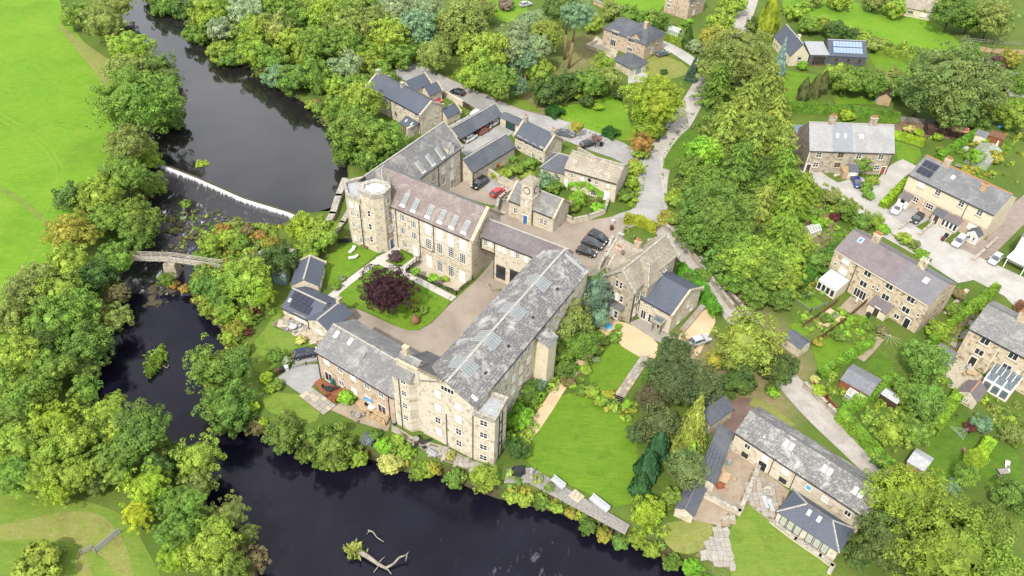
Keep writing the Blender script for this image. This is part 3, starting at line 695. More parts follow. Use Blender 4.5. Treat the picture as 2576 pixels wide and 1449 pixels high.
    def chimney(s, u, k=1.0, w=.75, d=.55, h=1.3, pots=2, m=None, potm=None, cap=True):
        y = s.rv*s.W*k; zz = s.he+(s.hr-s.he)*k; mb = MB().box(u-w/2, u+w/2, y-d/2, y+d/2, zz-1.0, zz+h)
        if cap: mb.box(u-w/2-.09, u+w/2+.09, y-d/2-.09, y+d/2+.09, zz+h, zz+h+.16)
        c = mb.obj('chimney', m or ST_HOUSE, s.root, s.M)
        for i in range(pots):
            px = u+(i-(pots-1)/2)*w/max(pots, 1)
            MB().lathe([(.13, zz+h+.16), (.11, zz+h+.62), (.15, zz+h+.66), (.15, zz+h+.76), (.09, zz+h+.77)], 8, (px, y)).obj('chimney_pot', potm or POT, c)
        return c
_cache = {}
def cached(k, f):
    if k not in _cache: _cache[k] = f()
    return _cache[k]
_wr = random.Random(3)
def window(root, M, w, h, cols=2, rows=2, pane=None, frame=None, sill=None, lintel=True):
    frame = frame or WHITE; pane = pane or (GLASS if _wr.random() < .68 else GLASS_B); sill = sill or COPE
    def fm():
        b = MB(); t = .085 if w > .7 else .06; d0, d1 = -.075, .03
        b.box(-w/2, w/2, d0, d1, 0, t).box(-w/2, w/2, d0, d1, h-t, h).box(-w/2, -w/2+t, d0, d1, t, h-t).box(w/2-t, w/2, d0, d1, t, h-t)
        for i in range(1, cols): x = -w/2+w*i/cols; b.box(x-.035, x+.035, d0+.015, d1, t, h-t)
        for j in range(1, rows): z = h*j/rows; b.box(-w/2+t, w/2-t, d0+.022, d1, z-.03, z+.03)
        return b.mesh('window', frame)
    f = inst('window', cached(('wf', w, h, cols, rows, frame.name), fm), root, M)
    inst('pane', cached(('wp', w, h, pane.name), lambda: MB().box(-w/2+.04, w/2-.04, -.035, .02, .04, h-.04).mesh('pane', pane)), f)
    inst('sill', cached(('ws', w, sill.name), lambda: MB().box(-w/2-.14, w/2+.14, -.16, .02, -.2, -.012).mesh('sill', sill)), f)
    if lintel: inst('lintel', cached(('wl', w, h, sill.name), lambda: MB().box(-w/2-.16, w/2+.16, -.05, .02, h+.012, h+.27).mesh('lintel', sill)), f)
    return f
def door(root, M, w=.95, h=2.05, m=None, frame=None):
    d = inst('door', cached(('dr', w, h, (m or DBROWN).name), lambda: MB().box(-w/2, w/2, -.07, .02, 0, h).box(-w/2+.12, -.05, -.085, -.06, .15, .85).box(.05, w/2-.12, -.085, -.06, .15, .85).box(-w/2+.12, w/2-.12, -.085, -.06, 1.05, h-.2).mesh('door', m or DBROWN)), root, M)
    inst('door_frame', cached(('df', w, h, (frame or WHITE).name), lambda: MB().box(-w/2-.12, -w/2-.004, -.1, .02, 0, h+.12).box(w/2+.004, w/2+.12, -.1, .02, 0, h+.12).box(-w/2-.004, w/2+.004, -.1, .02, h+.004, h+.12).mesh('door_frame', frame or WHITE)), d)
    inst('handle', cached('dh', lambda: MB().box(w/2-.16, w/2-.1, -.13, -.086, .95, 1.1).mesh('handle', IRON)), d)
    return d
def house(name, label, V, cat='building', group=None):
    return thing(name, label, cat, (V[0], V[1], V[7] if len(V) > 7 else 0), math.radians(V[2]), group)

V = dict(
M1=(-23.77,124.60,-30.7,18.68,9.73,9.94,14.1,0), M1b=(-22.58,130.93,58.7,20.16,8.81,8.93,13.3,0), M2=(-4.66,74.03,60.9,35.9,9.22,12.09,14.45,0),
BLK=(-4.66,74.03,-21.0,3.3,4.4,10.8,10.8,0), TUR=(-17.1,80.1,-30.0,3.4,4.5,12.1,13.9,0), M3=(-30.94,89.32,-33.3,16.4,8.70,6.24,8.54,0),
M4=(-5.93,117.16,-28.8,16.4,4.72,9.33,11.5,0), HSE=(-37.53,179.70,-41.3,19.32,6.76,5.5,7.5,0), KC=(-0.78,162.51,-40.6,9.0,6.11,3.78,6.27,0),
SB=(10.3,147.4,-24.0,11.84,7.2,5.25,7.4,0), CH=(-1.38,136.40,-31.0,10.64,6.32,4.01,6.56,0), MW=(22.85,107.32,-39.6,6.8,9.7,4.57,7.16,0),
GH=(21.26,105.23,50.3,13.68,6.04,7.83,10.76,0), T2=(65.38,157.95,1.2,19.06,9.38,5.92,10.2,0), T3=(60.6,120.5,-49.8,19.2,9.37,7.03,9.67,0),
T4=(83.89,147.75,-47.8,18.45,10.19,7.12,9.84,0), T5=(77.99,100.31,-44.5,20,10,7.07,9.5,0), BARN=(34.8,77.95,-41.9,20.66,6.83,4.26,6.51,0),
SUN=(38.86,65.41,-40.7,9.01,4.66,2.97,4.7,0), YC2=(-40.48,103.65,-28.9,7.5,6.5,2.2,4.1,-.4), YC3=(-30.81,97.26,57.6,5.73,5.05,2.48,3.9,0),
MH=(85.44,213.91,-.6,10.61,8,2.53,4.96,0))
Wd = {
'm1_sq':[(2.79,8.09),(2.63,4.94),(2.91,1.80),(5.39,7.57),(5.45,4.85),(0.36,7.38),(0.49,4.35)],
'm1_tall':[(8.87,7.88),(8.82,4.46),(11.45,7.61),(11.42,4.52),(14.08,7.58),(14.08,4.74),(16.74,7.59),(16.71,4.52)],
'm1_low':[(8.81,0.15),(11.34,0.07),(13.99,0.07),(16.62,0.07)],
'm1_dorm':[(2.66,0.26),(5.18,0.23),(8.58,0.23),(11.33,0.23),(14.07,0.22),(16.74,0.22)],
'm1b_w':[(10.39,6.37),(13.66,6.36),(13.55,3.70),(10.39,3.7),(7.0,6.37)],
'm1b_t':[(16.84,9.35),(16.76,6.47),(16.68,3.52),(16.61,1.04)],
'm4_w':[(0.82,7.95),(1.88,8.14),(3.72,8.00),(4.74,7.91),(6.62,7.93),(7.63,7.84),(9.54,7.88)],
'm2g':[(6.19,11.10),(6.26,8.01),(6.31,5.05),(6.26,2.44),(2.59,10.57),(2.57,7.77),(2.61,4.82),(2.59,2.08)],
'hse':[(3.97,4.11),(7.00,4.31),(10.38,4.46),(13.43,4.50),(17.70,4.38),(6.89,1.99),(10.40,1.80)],
'kc':[(1.38,3.17),(3.41,3.14),(5.74,3.10),(7.94,3.32),(1.34,0.9),(5.74,0.9),(7.98,0.9)],
}
DORM = plain('pale_grey_paint', (.5, .5, .48), .5, .3, 0, .05)
# ------------------------------------------------------------------ the mill
t = house('corner_mill', 'tall L-shaped stone mill with pinkish slate roof, octagonal tower and white tower roof', V['M1'])
A = Vol(t, -32.6, 129.84, -30.7, 28.95, 9.73, 9.94, 14.1, 0, hipL=5.2)      # from the hipped west end to the coped gable
A.walls(ST_MILL, -1.6); A.roof(R_PINK); A.ridge(RIDGE_D); A.hips(RIDGE); A.gutter(x0=9.5)
A.coping(COPE, 'R', .7)
a = Vol(t, *V['M1'])
a.yf = -.28; a.zf = 9.7
for i, (u, z) in enumerate(Wd['m1_sq']): a.win('F', u, z, 1.25 if u > 1 else .75, 1.75, 3 if u > 1 else 2, 4)
for u, z in Wd['m1_tall']: a.win('F', u, z, 1.35, 2.5, 3, 5, pane=GLASS_B if z > 6 else GLASS, lintel=False)
for u, z in Wd['m1_low']: a.win('F', u, z, 1.35, 2.7, 3, 5, zmin=-1.3)
door(t, a.wm('F', 5.6, .05), .9, 2.3, WHITE)
for u, k in Wd['m1_dorm']:                                                   # long white-framed roof dormers
    d = MB().box(-.5, .5, -1.1, 1.15, -.05, .34).box(-.62, .62, -1.6, -1.1, -.05, .2).obj('dormer', DORM, t, a.sm(u, k+.04))
    for sx in (-1, 1): MB().box(min(sx*.04, sx*.44), max(sx*.04, sx*.44), -1.02, 1.08, .345, .37).obj('pane', GLASS_R, d)
for u in (1.2, 6.75, 10.1): a.pipe(u, 9.7, .05 if u < 7 else 3.0)
MB().box(6.72, 10.1, -.15, -.03, 2.9, 3.02).obj('downpipe', IRON, t, a.M)
MB().box(-.2, 18.9, -.09, -.004, 2.05, 2.3).obj('string_course', COPE, t, a.M)
B = Vol(t, *V['M1b']); B.walls(ST_MILL, -1, x0=-3.0); B.roof(R_GREY, x0=-5.2); B.ridge(RIDGE); B.gutter(x0=4.5); B.coping(COPE_G, 'R', .4)
for u, z in Wd['m1b_w']: B.win('F', u, z, 1.35, 1.9, 3, 4)
for u, z in Wd['m1b_t']: B.win('F', u, z, 1.15, 2.1, 2, 4, pane=GLASS_B if z > 3 else None, lintel=False)
for u, k in ((7.33, .2), (10.62, .2), (13.86, .2)):
    d = MB().box(-.5, .5, -1.1, 1.2, -.05, .34).box(-.62, .62, -1.55, -1.1, -.05, .2).obj('dormer', DORM, t, B.sm(u, k+.04))
    for sx in (-1, 1): MB().box(min(sx*.04, sx*.44), max(sx*.04, sx*.44), -1.02, 1.12, .345, .37).obj('pane', GLASS_R, d)
g = MB(); g.quad((15.6, .02, 8.9), (17.9, .02, 8.9), (17.9, .02, 10.6), (15.6, .02, 10.6)); g.tri((15.6, .02, 10.6), (17.9, .02, 10.6), (16.75, .02, 11.2))
g.quad((17.9, .02, 8.9), (17.9, 2.2, 8.9), (17.9, 2.2, 10.6), (17.9, .02, 10.6)); g.quad((15.6, 2.2, 8.9), (15.6, .02, 8.9), (15.6, .02, 10.6), (15.6, 2.2, 10.6))
dm = g.obj('gable_dormer', ST_MILL, t, B.M)
g = MB(); g.quad((15.4, -.15, 10.6), (16.75, -.15, 11.4), (16.75, 3.0, 11.4), (15.4, 2.2, 10.6)); g.quad((16.75, -.15, 11.4), (18.1, -.15, 10.6), (18.1, 2.2, 10.6), (16.75, 3.0, 11.4)); g.obj('dormer_roof', R_GREY, dm)
B.pipe(12.0, 8.7); B.pipe(19.9, 8.7)
# octagonal stair tower and the flat-roofed block beside it
TP = [(-29.25, 123.62), (-26.5, 121.98), (-24.6, 122.68), (-23.6, 124.9), (-24.3, 126.5), (-26.9, 127.3), (-29.3, 125.7)]
MI = MW_(t).inverted()
def lp(poly): return [tuple((MI @ Vector((x, y, 0))))[:2] for x, y in poly]
MB().prism(lp(TP), -1, 13.0).obj('tower', ST_TOWER, t)
def ringprism(poly, k, z0, z1):
    cx = sum(p[0] for p in poly)/len(poly); cy = sum(p[1] for p in poly)/len(poly); mb = MB()
    inn = [(cx+(x-cx)*k, cy+(y-cy)*k) for x, y in poly]; n = len(poly)
    for i in range(n):
        j = (i+1) % n; o1, o2, i1, i2 = poly[i], poly[j], inn[i], inn[j]
        mb.quad((*o1, z0), (*o2, z0), (*o2, z1), (*o1, z1)); mb.quad((*o1, z1), (*o2, z1), (*i2, z1), (*i1, z1)); mb.quad((*i2, z0), (*i1, z0), (*i1, z1), (*i2, z1)); mb.quad((*o2, z0), (*o1, z0), (*i1, z0), (*i2, z0))
    return mb
big = [((x+26.5)*1.07-26.5, (y-124.7)*1.07+124.7) for x, y in TP]
ringprism(lp(big), .68, 13.0, 13.75).obj('parapet', COPE_G, t)
sm_ = [((x+26.5)*.8-26.5, (y-124.7)*.8+124.7) for x, y in TP]
MB().prism(lp(sm_), 13.01, 13.3).obj('tower_roof', FLATW, t)
def facewin(root, p, q, k, z, w, h, **kw):
    p = MI @ Vector((*p, 0)); q = MI @ Vector((*q, 0)); m = p.lerp(q, k); d = q-p
    return window(root, Matrix.Translation((m.x, m.y, z)) @ Matrix.Rotation(math.atan2(d.y, d.x), 4, 'Z'), w, h, **kw)
for z in (2.2, 5.2, 8.3): facewin(t, TP[0], TP[1], .62, z, .8, 1.5, cols=1, rows=2, pane=GLASS)
facewin(t, TP[2], TP[3], .55, 10.6, .95, 1.5, cols=2, rows=3, pane=GLASS)
p2_, q2_ = MI @ Vector((*TP[2], 0)), MI @ Vector((*TP[3], 0)); d_ = q2_-p2_; m_ = p2_.lerp(q2_, .55)
door(t, Matrix.Translation((m_.x, m_.y, .02)) @ Matrix.Rotation(math.atan2(d_.y, d_.x), 4, 'Z'), .95, 2.1, BLUE_D)
for z in (4.0, 7.2): facewin(t, TP[2], TP[3], .6, z, 1.1, 1.7, cols=3, rows=3)
LB = [(-31.95, 124.95), (-29.2, 123.4), (-26.6, 127.9), (-29.6, 131.0), (-33.3, 129.0)]
MB().prism(lp(LB), -1, 11.0).obj('corner_block', ST_TOWER, t)
big = [((x+30.2)*1.05-30.2, (y-127.2)*1.05+127.2) for x, y in LB]
ringprism(lp(big), .82, 11.0, 11.8).obj('parapet', COPE_G, t)
MB().prism(lp([((x+30.2)*.88-30.2, (y-127.2)*.88+127.2) for x, y in LB]), 11.01, 11.15).obj('flat_roof', FELT_L, t)
for k in (.28, .75):
    for z in (1.0, 4.2, 6.9, 9.0): facewin(t, LB[0], LB[1], k, z, .75, 1.35, cols=2, rows=3)
p_, q_ = MI @ Vector((*LB[1], 0)), MI @ Vector((*TP[0], 0))
MB().box(-.06, .06, -.1, .0, 0, 10.4).obj('downpipe', IRON, t, Matrix.Translation((p_.x-.15, p_.y-.1, 0)))
MB().tube((0, 0, 0), (0, 0, 2.6), .05, .03, 6).obj('flue', IRON, t, Matrix.Translation((*(MI @ Vector((-23.6, 126.4, 0))).xy, 11.8)))
MB().tube((0, 0, 0), (0, 0, 3.6), .06, .04, 6).obj('flagpole', WHITE, t, Matrix.Translation((*(MI @ Vector((-25.6, 128.2, 0))).xy, 11.8)))

t = house('link_range', 'purple-slated link building over a carriage archway between the two mills', V['M4'])
a = Vol(t, *V['M4'])
a.walls(ST_PALE, -.5, x0=2.65, gables=False); MB().box(0, 2.648, 0, 4.72, 6.3, 9.33).obj('archway_bridge', ST_PALE, t, a.M)
MB().box(-.1, 2.9, -.06, 4.78, 6.0, 6.298).obj('archway_beam', DBROWN, t, a.M)
g = MB()
for x in (0, 16.4): g.tri((x, 0, 9.33), (x, 4.72, 9.33), (x, 2.36, 11.5))
g.obj('gable', ST_PALE, t, a.M)
a.roof(R_PURP); a.ridge(RIDGE); a.gutter(x1=11); a.coping(COPE, 'L', .35)
for u, z in Wd['m4_w']: a.win('F', u, z, .75, 1.5, 2, 3, lintel=False)
for u, z in ((4.24, 2.3), (7.2, 2.5)): a.win('F', u, z, 2.0, 3.1, 3, 4, pane=GLASS, frame=IRON)
a.pipe(2.75, 9.1)
p = MB()
for i in range(10):
    an = math.pi*(.1+.8*i/9); p.box(2.7+2.6*(i/9), 2.7+2.6*(i/9)+.28, -2.3-1.1*math.sin(an), -2.0-1.1*math.sin(an), 0, .8)
p.obj('planter_wall', ST_GREY, t, a.M)

t = house('long_mill', 'long grey-slated stone mill with gable, turret and parapet block above the river', V['M2'])
a = Vol(t, *V['M2'])
a.walls(ST_MILL, -2.5); a.roof(R_MILL, .3, .05); a.ridge(RIDGE, .4); a.gutter(x0=4.4, x1=30)
for i, (u, z) in enumerate(Wd['m2g']): a.win('L', u, z, 1.05, 1.5, 2, 2, pane=GLASS_B if i in (0, 1, 5) else None)
a.win('L', 4.43, 13.0, 2.3, 1.1, 4, 1, pane=GLASS)
for zr, us in ((10.45, (6.93, 9.0, 11.25, 13.6, 15.8, 23, 25.5, 28)), (7.6, (6.93, 8.97, 11.28, 13.5, 15.9, 23, 25.5, 28)), (4.95, (6.93, 8.97, 11.29, 13.54, 15.82, 23, 25.5)), (2.2, (6.93, 8.97, 11.29, 13.54, 15.82))):
    for u in us: a.win('F', u, zr, 1.05, 1.6, 2, 3)
for u in (26.3, 18.3, 10.84, 4.4):                                           # glazed ridge lanterns, one pane strip each side
    for k, sd in ((.80, 0), (.80, 1)):
        M = a.sm(u, .78) if not sd else a.M @ Matrix.Translation((u, a.W*(1-.5*.78), a.he+(a.hr-a.he)*.78+.07)) @ Matrix.Rotation(-math.atan2(a.hr-a.he, a.W/2), 4, 'X') @ Matrix.Rotation(math.pi, 4, 'Z')
        f = MB().box(-1.3, 1.3, -1.0, -.9, 0, .16).box(-1.3, -1.2, -.9, 1.05, 0, .16).box(1.2, 1.3, -.9, 1.05, 0, .16)
        for i in (1, 2, 3, 4): x = -1.3+2.6*i/5; f.box(x-.05, x+.05, -.9, 1.05, 0, .15)
        f = f.obj('roof_lantern', LEAD, t, M)
        for i in range(5): x = -1.3+2.6*(i+.5)/5; MB().box(x-.2, x+.2, -.9, 1.05, .02, .11).obj('pane', GLASS_R, f)
    MB().box(-.18, .18, -.18, .18, 0, .35).obj('roof_vent', IRON, t, a.sm(u+1.2, .35))
a.sky(1.13, .14, .7, 1.2)
MB().box(-.05, .45, .2, 4.5, 0, .18).obj('lead_valley', LEAD, t, a.sm(34.6, .02))
a.sky(34.8, .55, .8, 1.6)
st = Vol(t, a_x := V['M2'][0]+.486*17.9, V['M2'][1]+.874*17.9, 60.9-90, 2.6, 2.9, 9.8, 10.9)
sv = MB().box(17.9, 20.7, -2.4, .02, -2, 9.9).obj('stair_block', RENDER, t, a.M)
g = MB(); g.quad((17.7, -2.6, 9.8), (20.9, -2.6, 9.8), (20.9, .02, 10.9), (17.7, .02, 10.9)); g.quad((17.7, -2.6, 9.92), (17.7, .02, 11.02), (20.9, .02, 11.02), (20.9, -2.6, 9.92)); g.obj('stair_roof', R_MILL, sv)
# parapet block at the river corner
b = Vol(t, *V['BLK']); mb = MB().box(0, 3.3, .004, 4.4, -2.5, 10.3); mb.obj('parapet_block', ST_MILL, t, b.M)
b4 = [(-.15, -.15), (3.45, -.15), (3.45, 4.55), (-.15, 4.55)]
ringprism(b4, .8, 10.3, 11.1).obj('parapet', COPE_G, t, b.M)
MB().box(.25, 3.05, .25, 4.15, 10.301, 10.36).obj('flat_roof', FELT_L, t, b.M)
for z in (9.3, 6.6, 3.8, 1.3): b.win('F', 1.6, z, 1.25, 1.3, 2, 2, pane=GLASS)
b.pipe(-.1, 10.6); b.pipe(1.6, 10.0, wall='R'); b.pipe(2.7, 10.0, wall='R')
for z in (3.2, 5.6, 8.0): MB().box(3.32, 3.42, 1.6, 2.7, z, z+.12).obj('pipe_bracket', IRON, t, b.M)
# wing and stair turret left of the gable
c = Vol(t, -16.4, 80.75, -29.1, 8.6, 7.4, 9.2, 13.9, rv=.0)
c.walls(ST_MILL, -2.5, gables=True); c.he_ = 1
mb = MB(); mb.quad((0, -.02, -2.5), (8.6, -.02, -2.5), (8.6, -.02, 13.95), (0, -.02, 13.95)); mb.obj('wall', ST_MILL, t, c.M)
c.roof(R_DGREY, .25, .1)
MB().box(-.1, 8.7, -.25, .2, 13.9, 14.12).obj('coping', COPE, t, c.M)
for i in range(12): MB().box(4.0+i*.37, 4.14+i*.37, -.3, .3, 14.125, 14.3).obj('coping_block', ST_DARK, t, c.M)
TU = [(-17.1, 80.1), (-14.5, 78.6), (-12.75, 79.2), (-12.0, 80.3), (-14.2, 83.2), (-16.0, 83.2)]
MI = MW_(t).inverted()
MB().prism(lp(TU), -2.5, 12.1).obj('turret', ST_MILL, t)
d = Vol(t, -17.25, 79.95, -30, 3.5, 4.4, 12.05, 13.95, rv=.62); d.walls(ST_MILL, 12.06); d.roof(R_GREY, .25, .12); d.ridge(RIDGE)
d.chimney(.9, 1.0, .8, .6, 1.5, 0, COPE)
tv = Vol(t, *V['TUR'])
for z in (11.2, 8.5, 5.7, 2.9): tv.win('F', 2.05, z, .95, 1.25, 2, 2, pane=GLASS)
tv.pipe(1.25, 12.0)
a.pipe(4.75, 7.5, wall='L')

t = house('mill_wing', 'two-storey pinkish stone wing with lichened grey roof beside the parapet turret', V['M3'])
a = Vol(t, *V['M3']); a.walls(ST_PINK, -1.5); a.roof(R_GREY); a.ridge(RIDGE); a.gutter()
for u in (2.22, 5.11, 7.98, 10.89, 13.78): a.win('F', u, 5.0, 1.2, 1.35, 2, 3)
for u in (5.02, 7.77, 10.73): a.win('F', u, 1.7, 1.2, 1.35, 2, 3)
for u in (2.08, 13.65): a.win('F', u, 1.2, 1.7, 2.2, 2, 1)
a.sky(1.66, .76, .8, 1.3); a.sky(4.55, .78, .8, 1.3)
MB().box(-.06, .06, -.5, .5, 0, .5).obj('flue', LEAD, t, a.sm(8.3, .62))
a.pipe(.15, 6.1); a.pipe(15.3, 6.1)

# ------------------------------------------------------------------ courtyard cottage
t = house('courtyard_cottage', 'low slate-roofed cottage with solar panels at the edge of the courtyard lawn', (-40.1, 115.4, -90, 0, 0, 0, 0, 0))
a = Vol(t, -40.3, 115.6, -88, 6.6, 4.8, 2.5, 3.9, -.2); a.walls(ST_PALE); a.roof(R_NEW, .2, .1); a.ridge(RIDGE); a.coping(COPE, 'L', .35)
a.win('B', 2.4, 1.4, .9, 1.1); a.win('B', 4.8, 1.4, .9, 1.1); a.pipe(.5, 2.3)
b = Vol(t, *V['YC2']); b.walls(RENDER, -1); b.roof(R_NEW, .2, .1); b.ridge(RIDGE); b.gutter()
b.win('F', 1.5, 1.5, 1.1, .9, 3, 2); b.win('F', 4.0, 1.1, 2.3, 1.9, 4, 3)
b.sky(.7, .42, .6, .8)
for i, (u, k) in enumerate([(1.2+j*1.1, kk) for kk in (.36, .74) for j in range(4)]):
    MB().box(-.53, .53, -.78, .78, .06, .11).obj('solar_panel', PV, t, b.sm(u+(.6 if k < .5 else 0), k))
c = Vol(t, *V['YC3']); c.walls(ST_PALE); c.roof(R_NEW, .15, .08); c.ridge(RIDGE); c.chimney(5.4, 1, .75, .75, 1.0, 1, COPE, COPE)
c.win('L', 2.5, 1.1, 1.5, .9, 3, 2); c.win('F', 3, 1.3, 1, 1.1)
c.pipe(5.0, 2.3, wall='L')

# ------------------------------------------------------------------ carports and houses north of the mill
t = house('open_carport', 'long open-fronted carport with dark slate roof and parked cars under it', (-13.6, 162.0, 52.3, 0, 0, 0, 0, 0))
a = Vol(t, -13.6, 162.0, 52.3, 15.2, 5.0, 2.5, 4.3, rv=.48)
MB().box(0, 15.2, 4.8, 5.0, -.2, 2.5).box(0, .2, 2.4, 4.8, -.2, 2.5).obj('wall', ST_PALE, t, a.M)
g = MB(); 
for x in (0.1, 15.1): g.tri((x, 0, 2.5), (x, 5, 2.5), (x, 2.4, 4.3))
g.obj('gable', ST_PALE, t, a.M)
a.roof(R_BLUE, .25, .1); a.ridge(RIDGE)
for i in range(6): MB().box(.2+i*2.95-.09, .2+i*2.95+.09, .1, .28, -.2, 2.45).obj('post', DBROWN, t, a.M)
t = house('closed_carport', 'slate-roofed stone garage range facing the open carport, gable towards the red car', (-9.64, 146.74, 52.1, 0, 0, 0, 0, 0))
a = Vol(t, -9.64, 146.74, 52.1, 14.4, 5.3, 3.4, 5.5); a.walls(ST_PALE); a.roof(R_BLUE, .2, .1); a.ridge(RIDGE); a.gutter(); a.pipe(.2, 3.2)
t = house('garage_link', 'low dark-roofed garage with a green double door behind the carports', (-4.6, 173.0, -37, 0, 0, 0, 0, 0))
a = Vol(t, -4.6, 173.0, -38, 6.2, 2.6, 2.3, 3.0); a.walls(ST_PALE); a.roof(R_BLUE, .2, .1)
door(t, a.wm('F', 3.2, .02), 2.6, 2.0, GREEN_D, IRON)

t = house('riverside_house', 'stone house with long blue slate roof and rear wings beside the wooded pool', V['HSE'])
a = Vol(t, *V['HSE']); a.walls(ST_PALE); a.roof(R_NEW); a.ridge(RIDGE_D); a.gutter(); a.coping(COPE, 'LR', .4)
for u, z in Wd['hse']: a.win('F', u, z, 1.15, 1.15, 3, 2)
a.win('R', 4.83, 3.6, .7, .9); a.win('R', 4.75, 1.5, .7, .9)
a.chimney(9.3, 1, .9, .7, 1.0, 0, COPE_G); a.chimney(.3, 1, .9, .7, 1.0, 0, COPE_G)
a.pipe(8.6, 5.3); a.pipe(19, 5.3)
for (x, y, L, W, he, hr) in ((-29.3, 182.1, 6.2, 4.4, 4.4, 6.2), (-24.6, 182.6, 4.2, 3.4, 2.9, 4.5), (-19.4, 172.9, 4.4, 3.4, 2.5, 4.0)):
    b = Vol(t, x+W*.6, y-W*.45, 48.7, L, W, he, hr); b.walls(ST_PALE); b.roof(R_NEW, .2, .1); b.coping(COPE, 'R', .35)
pr = Vol(t, -28.3, 168.2, -41.3, 4.3, 2.2, 2.3, 3.2, rv=1.0); pr.roof(R_NEW, .15, .1)
for i in range(6): MB().box(.05+i*.82, .17+i*.82, .02, .14, -.5, 2.25).obj('post', COPE, t, pr.M)
pr.sky(1.2, .5, .5, .9); pr.sky(3.1, .5, .5, .9)
t = thing('yard_wall', 'tall pale stone wall between the riverside house and the mill', 'wall', (-25, 166, 0), math.radians(49))
MB().box(-1.5, 11.5, 0, .45, -1, 2.6).obj('wall', ST_PALE, t); MB().box(-1.55, 11.55, -.06, .51, 2.6, 2.75).obj('coping', COPE, t)
t = thing('garden_wall', 'stone yard wall with timber gates beside the access road', 'wall', (-20.5, 187.2, 0), math.radians(-44))
MB().box(0, 8.5, 0, .35, -.3, 1.5).obj('wall', ST_PALE, t); MB().box(0, .35, -6, -.002, -.3, 1.5).obj('wall', ST_PALE, t); MB().box(8.7, 11.2, .05, .2, .1, 1.5).obj('gate', DBROWN, t)

t = house('roadside_cottage', 'small blue-slated stone cottage with two gable chimneys next to the carport', V['KC'])
a = Vol(t, *V['KC']); a.walls(ST_PALE); a.roof(R_NEW); a.ridge(RIDGE_D); a.gutter(); a.coping(COPE, 'LR', .45)
for u, z in Wd['kc']: a.win('F', u, z, .95 if u > 2 else 1.2, 1.05, 2, 2, pane=GLASS)
a.chimney(.35, 1, 1.0, .7, 1.1, 2, COPE_G); a.chimney(8.65, 1, 1.0, .7, 1.1, 2, COPE_G)
t = house('stone_roofed_house', 'stone house with heavy buff stone-slab roof and ivy across its front', V['SB'])
a = Vol(t, *V['SB']); a.walls(ST_PALE); a.roof(R_STONE, .35, .15); a.ridge(COPE_G, .45); a.gutter()
for u in (1.77, 4.16, 7.38, 9.96): a.win('F', u, 3.7, .75, .95, 2, 2)
MB().lathe([(.42, -.02), (.42, .05)], 14).obj('round_window', IRON, t, a.wm('F', 5.74, 3.8) @ Matrix.Rotation(math.pi/2, 4, 'X'))
a.win('F', .5, 1.6, .8, 1.9, 2, 2); a.win('F', 7.1, 1.1, 1.4, 1.7, 3, 1); door(t, a.wm('F', 9.95, .02), .95, 2.1, WHITE)
b = Vol(t, 5.2, 150.2, -24, 6.6, 6.4, 3.3, 5.6, hipL=2.6, rv=.55); b.walls(ST_PALE); b.roof(R_BLUE, .25, .1); b.ridge(RIDGE); b.hips(RIDGE)
b.win('F', 1.4, 1.7, 1.5, 1.5, 3, 2); b.win('F', 4.4, 1.6, .9, 1.2)

t = house('clock_house', 'small stone lodge with a square clock tower and blue door in the mill yard', V['CH'])
a = Vol(t, *V['CH']); a.walls(ST_PALE); a.roof(R_GREY, .2, .05); a.ridge(RIDGE); a.coping(COPE, 'LR', .45); a.gutter()
a.win('F', 1.63, 1.9, .8, 1.4, 2, 2)
for u in (7.95, 8.9): a.win('F', u, 1.9, .75, 1.5, 2, 2)
tw = MB().box(3.05, 5.75, -.55, 2.15, -.5, 6.4).box(3.0, 5.8, -.6, 2.2, 6.4, 6.65).box(3.12, 5.68, -.48, 2.08, 6.65, 9.7).box(2.98, 5.82, -.62, 2.22, 9.7, 9.95).obj('clock_tower', ST_PALE, t, a.M)
g = MB(); ap = (4.4, .8, 11.3); q = [(2.9, -.7, 9.96), (5.9, -.7, 9.96), (5.9, 2.3, 9.96), (2.9, 2.3, 9.96)]
for i in range(4): g.tri(q[i], q[(i+1) % 4], ap)
g.obj('tower_roof', R_STONE, tw)
for M in (Matrix.Translation((4.4, -.49, 8.2)), Matrix.Translation((5.69, .8, 8.2)) @ Matrix.Rotation(math.pi/2, 4, 'Z')):
    cf = MB().lathe([(.78, .0), (.78, .06), (.66, .1)], 20).obj('clock_face', IRON, tw, M @ Matrix.Rotation(math.pi/2, 4, 'X'))
    MB().lathe([(.62, .1), (.62, .115)], 20).obj('dial', CREAMP, cf)
    MB().box(-.03, .03, -.05, .5, .117, .13).box(-.05, .36, -.03, .03, .131, .145).obj('hand', IRON, cf)
    mk = MB()
    for i in range(12):
        an = i*math.pi/6; mk.box(.52*math.cos(an)-.035, .52*math.cos(an)+.035, .52*math.sin(an)-.035, .52*math.sin(an)+.035, .116, .128)
    mk.obj('hour_mark', IRON, cf)
door(t, a.wm('F', 4.4, .02) @ Matrix.Translation((0, -.55, 0)), .95, 2.1, BLUE_D)
MB().box(-.1, .1, -.06, .02, 0, 1.3).obj('slit_window', WHITE, tw, Matrix.Translation((4.4, -.56, 4.3)))
a.pipe(5.85, 3.8)
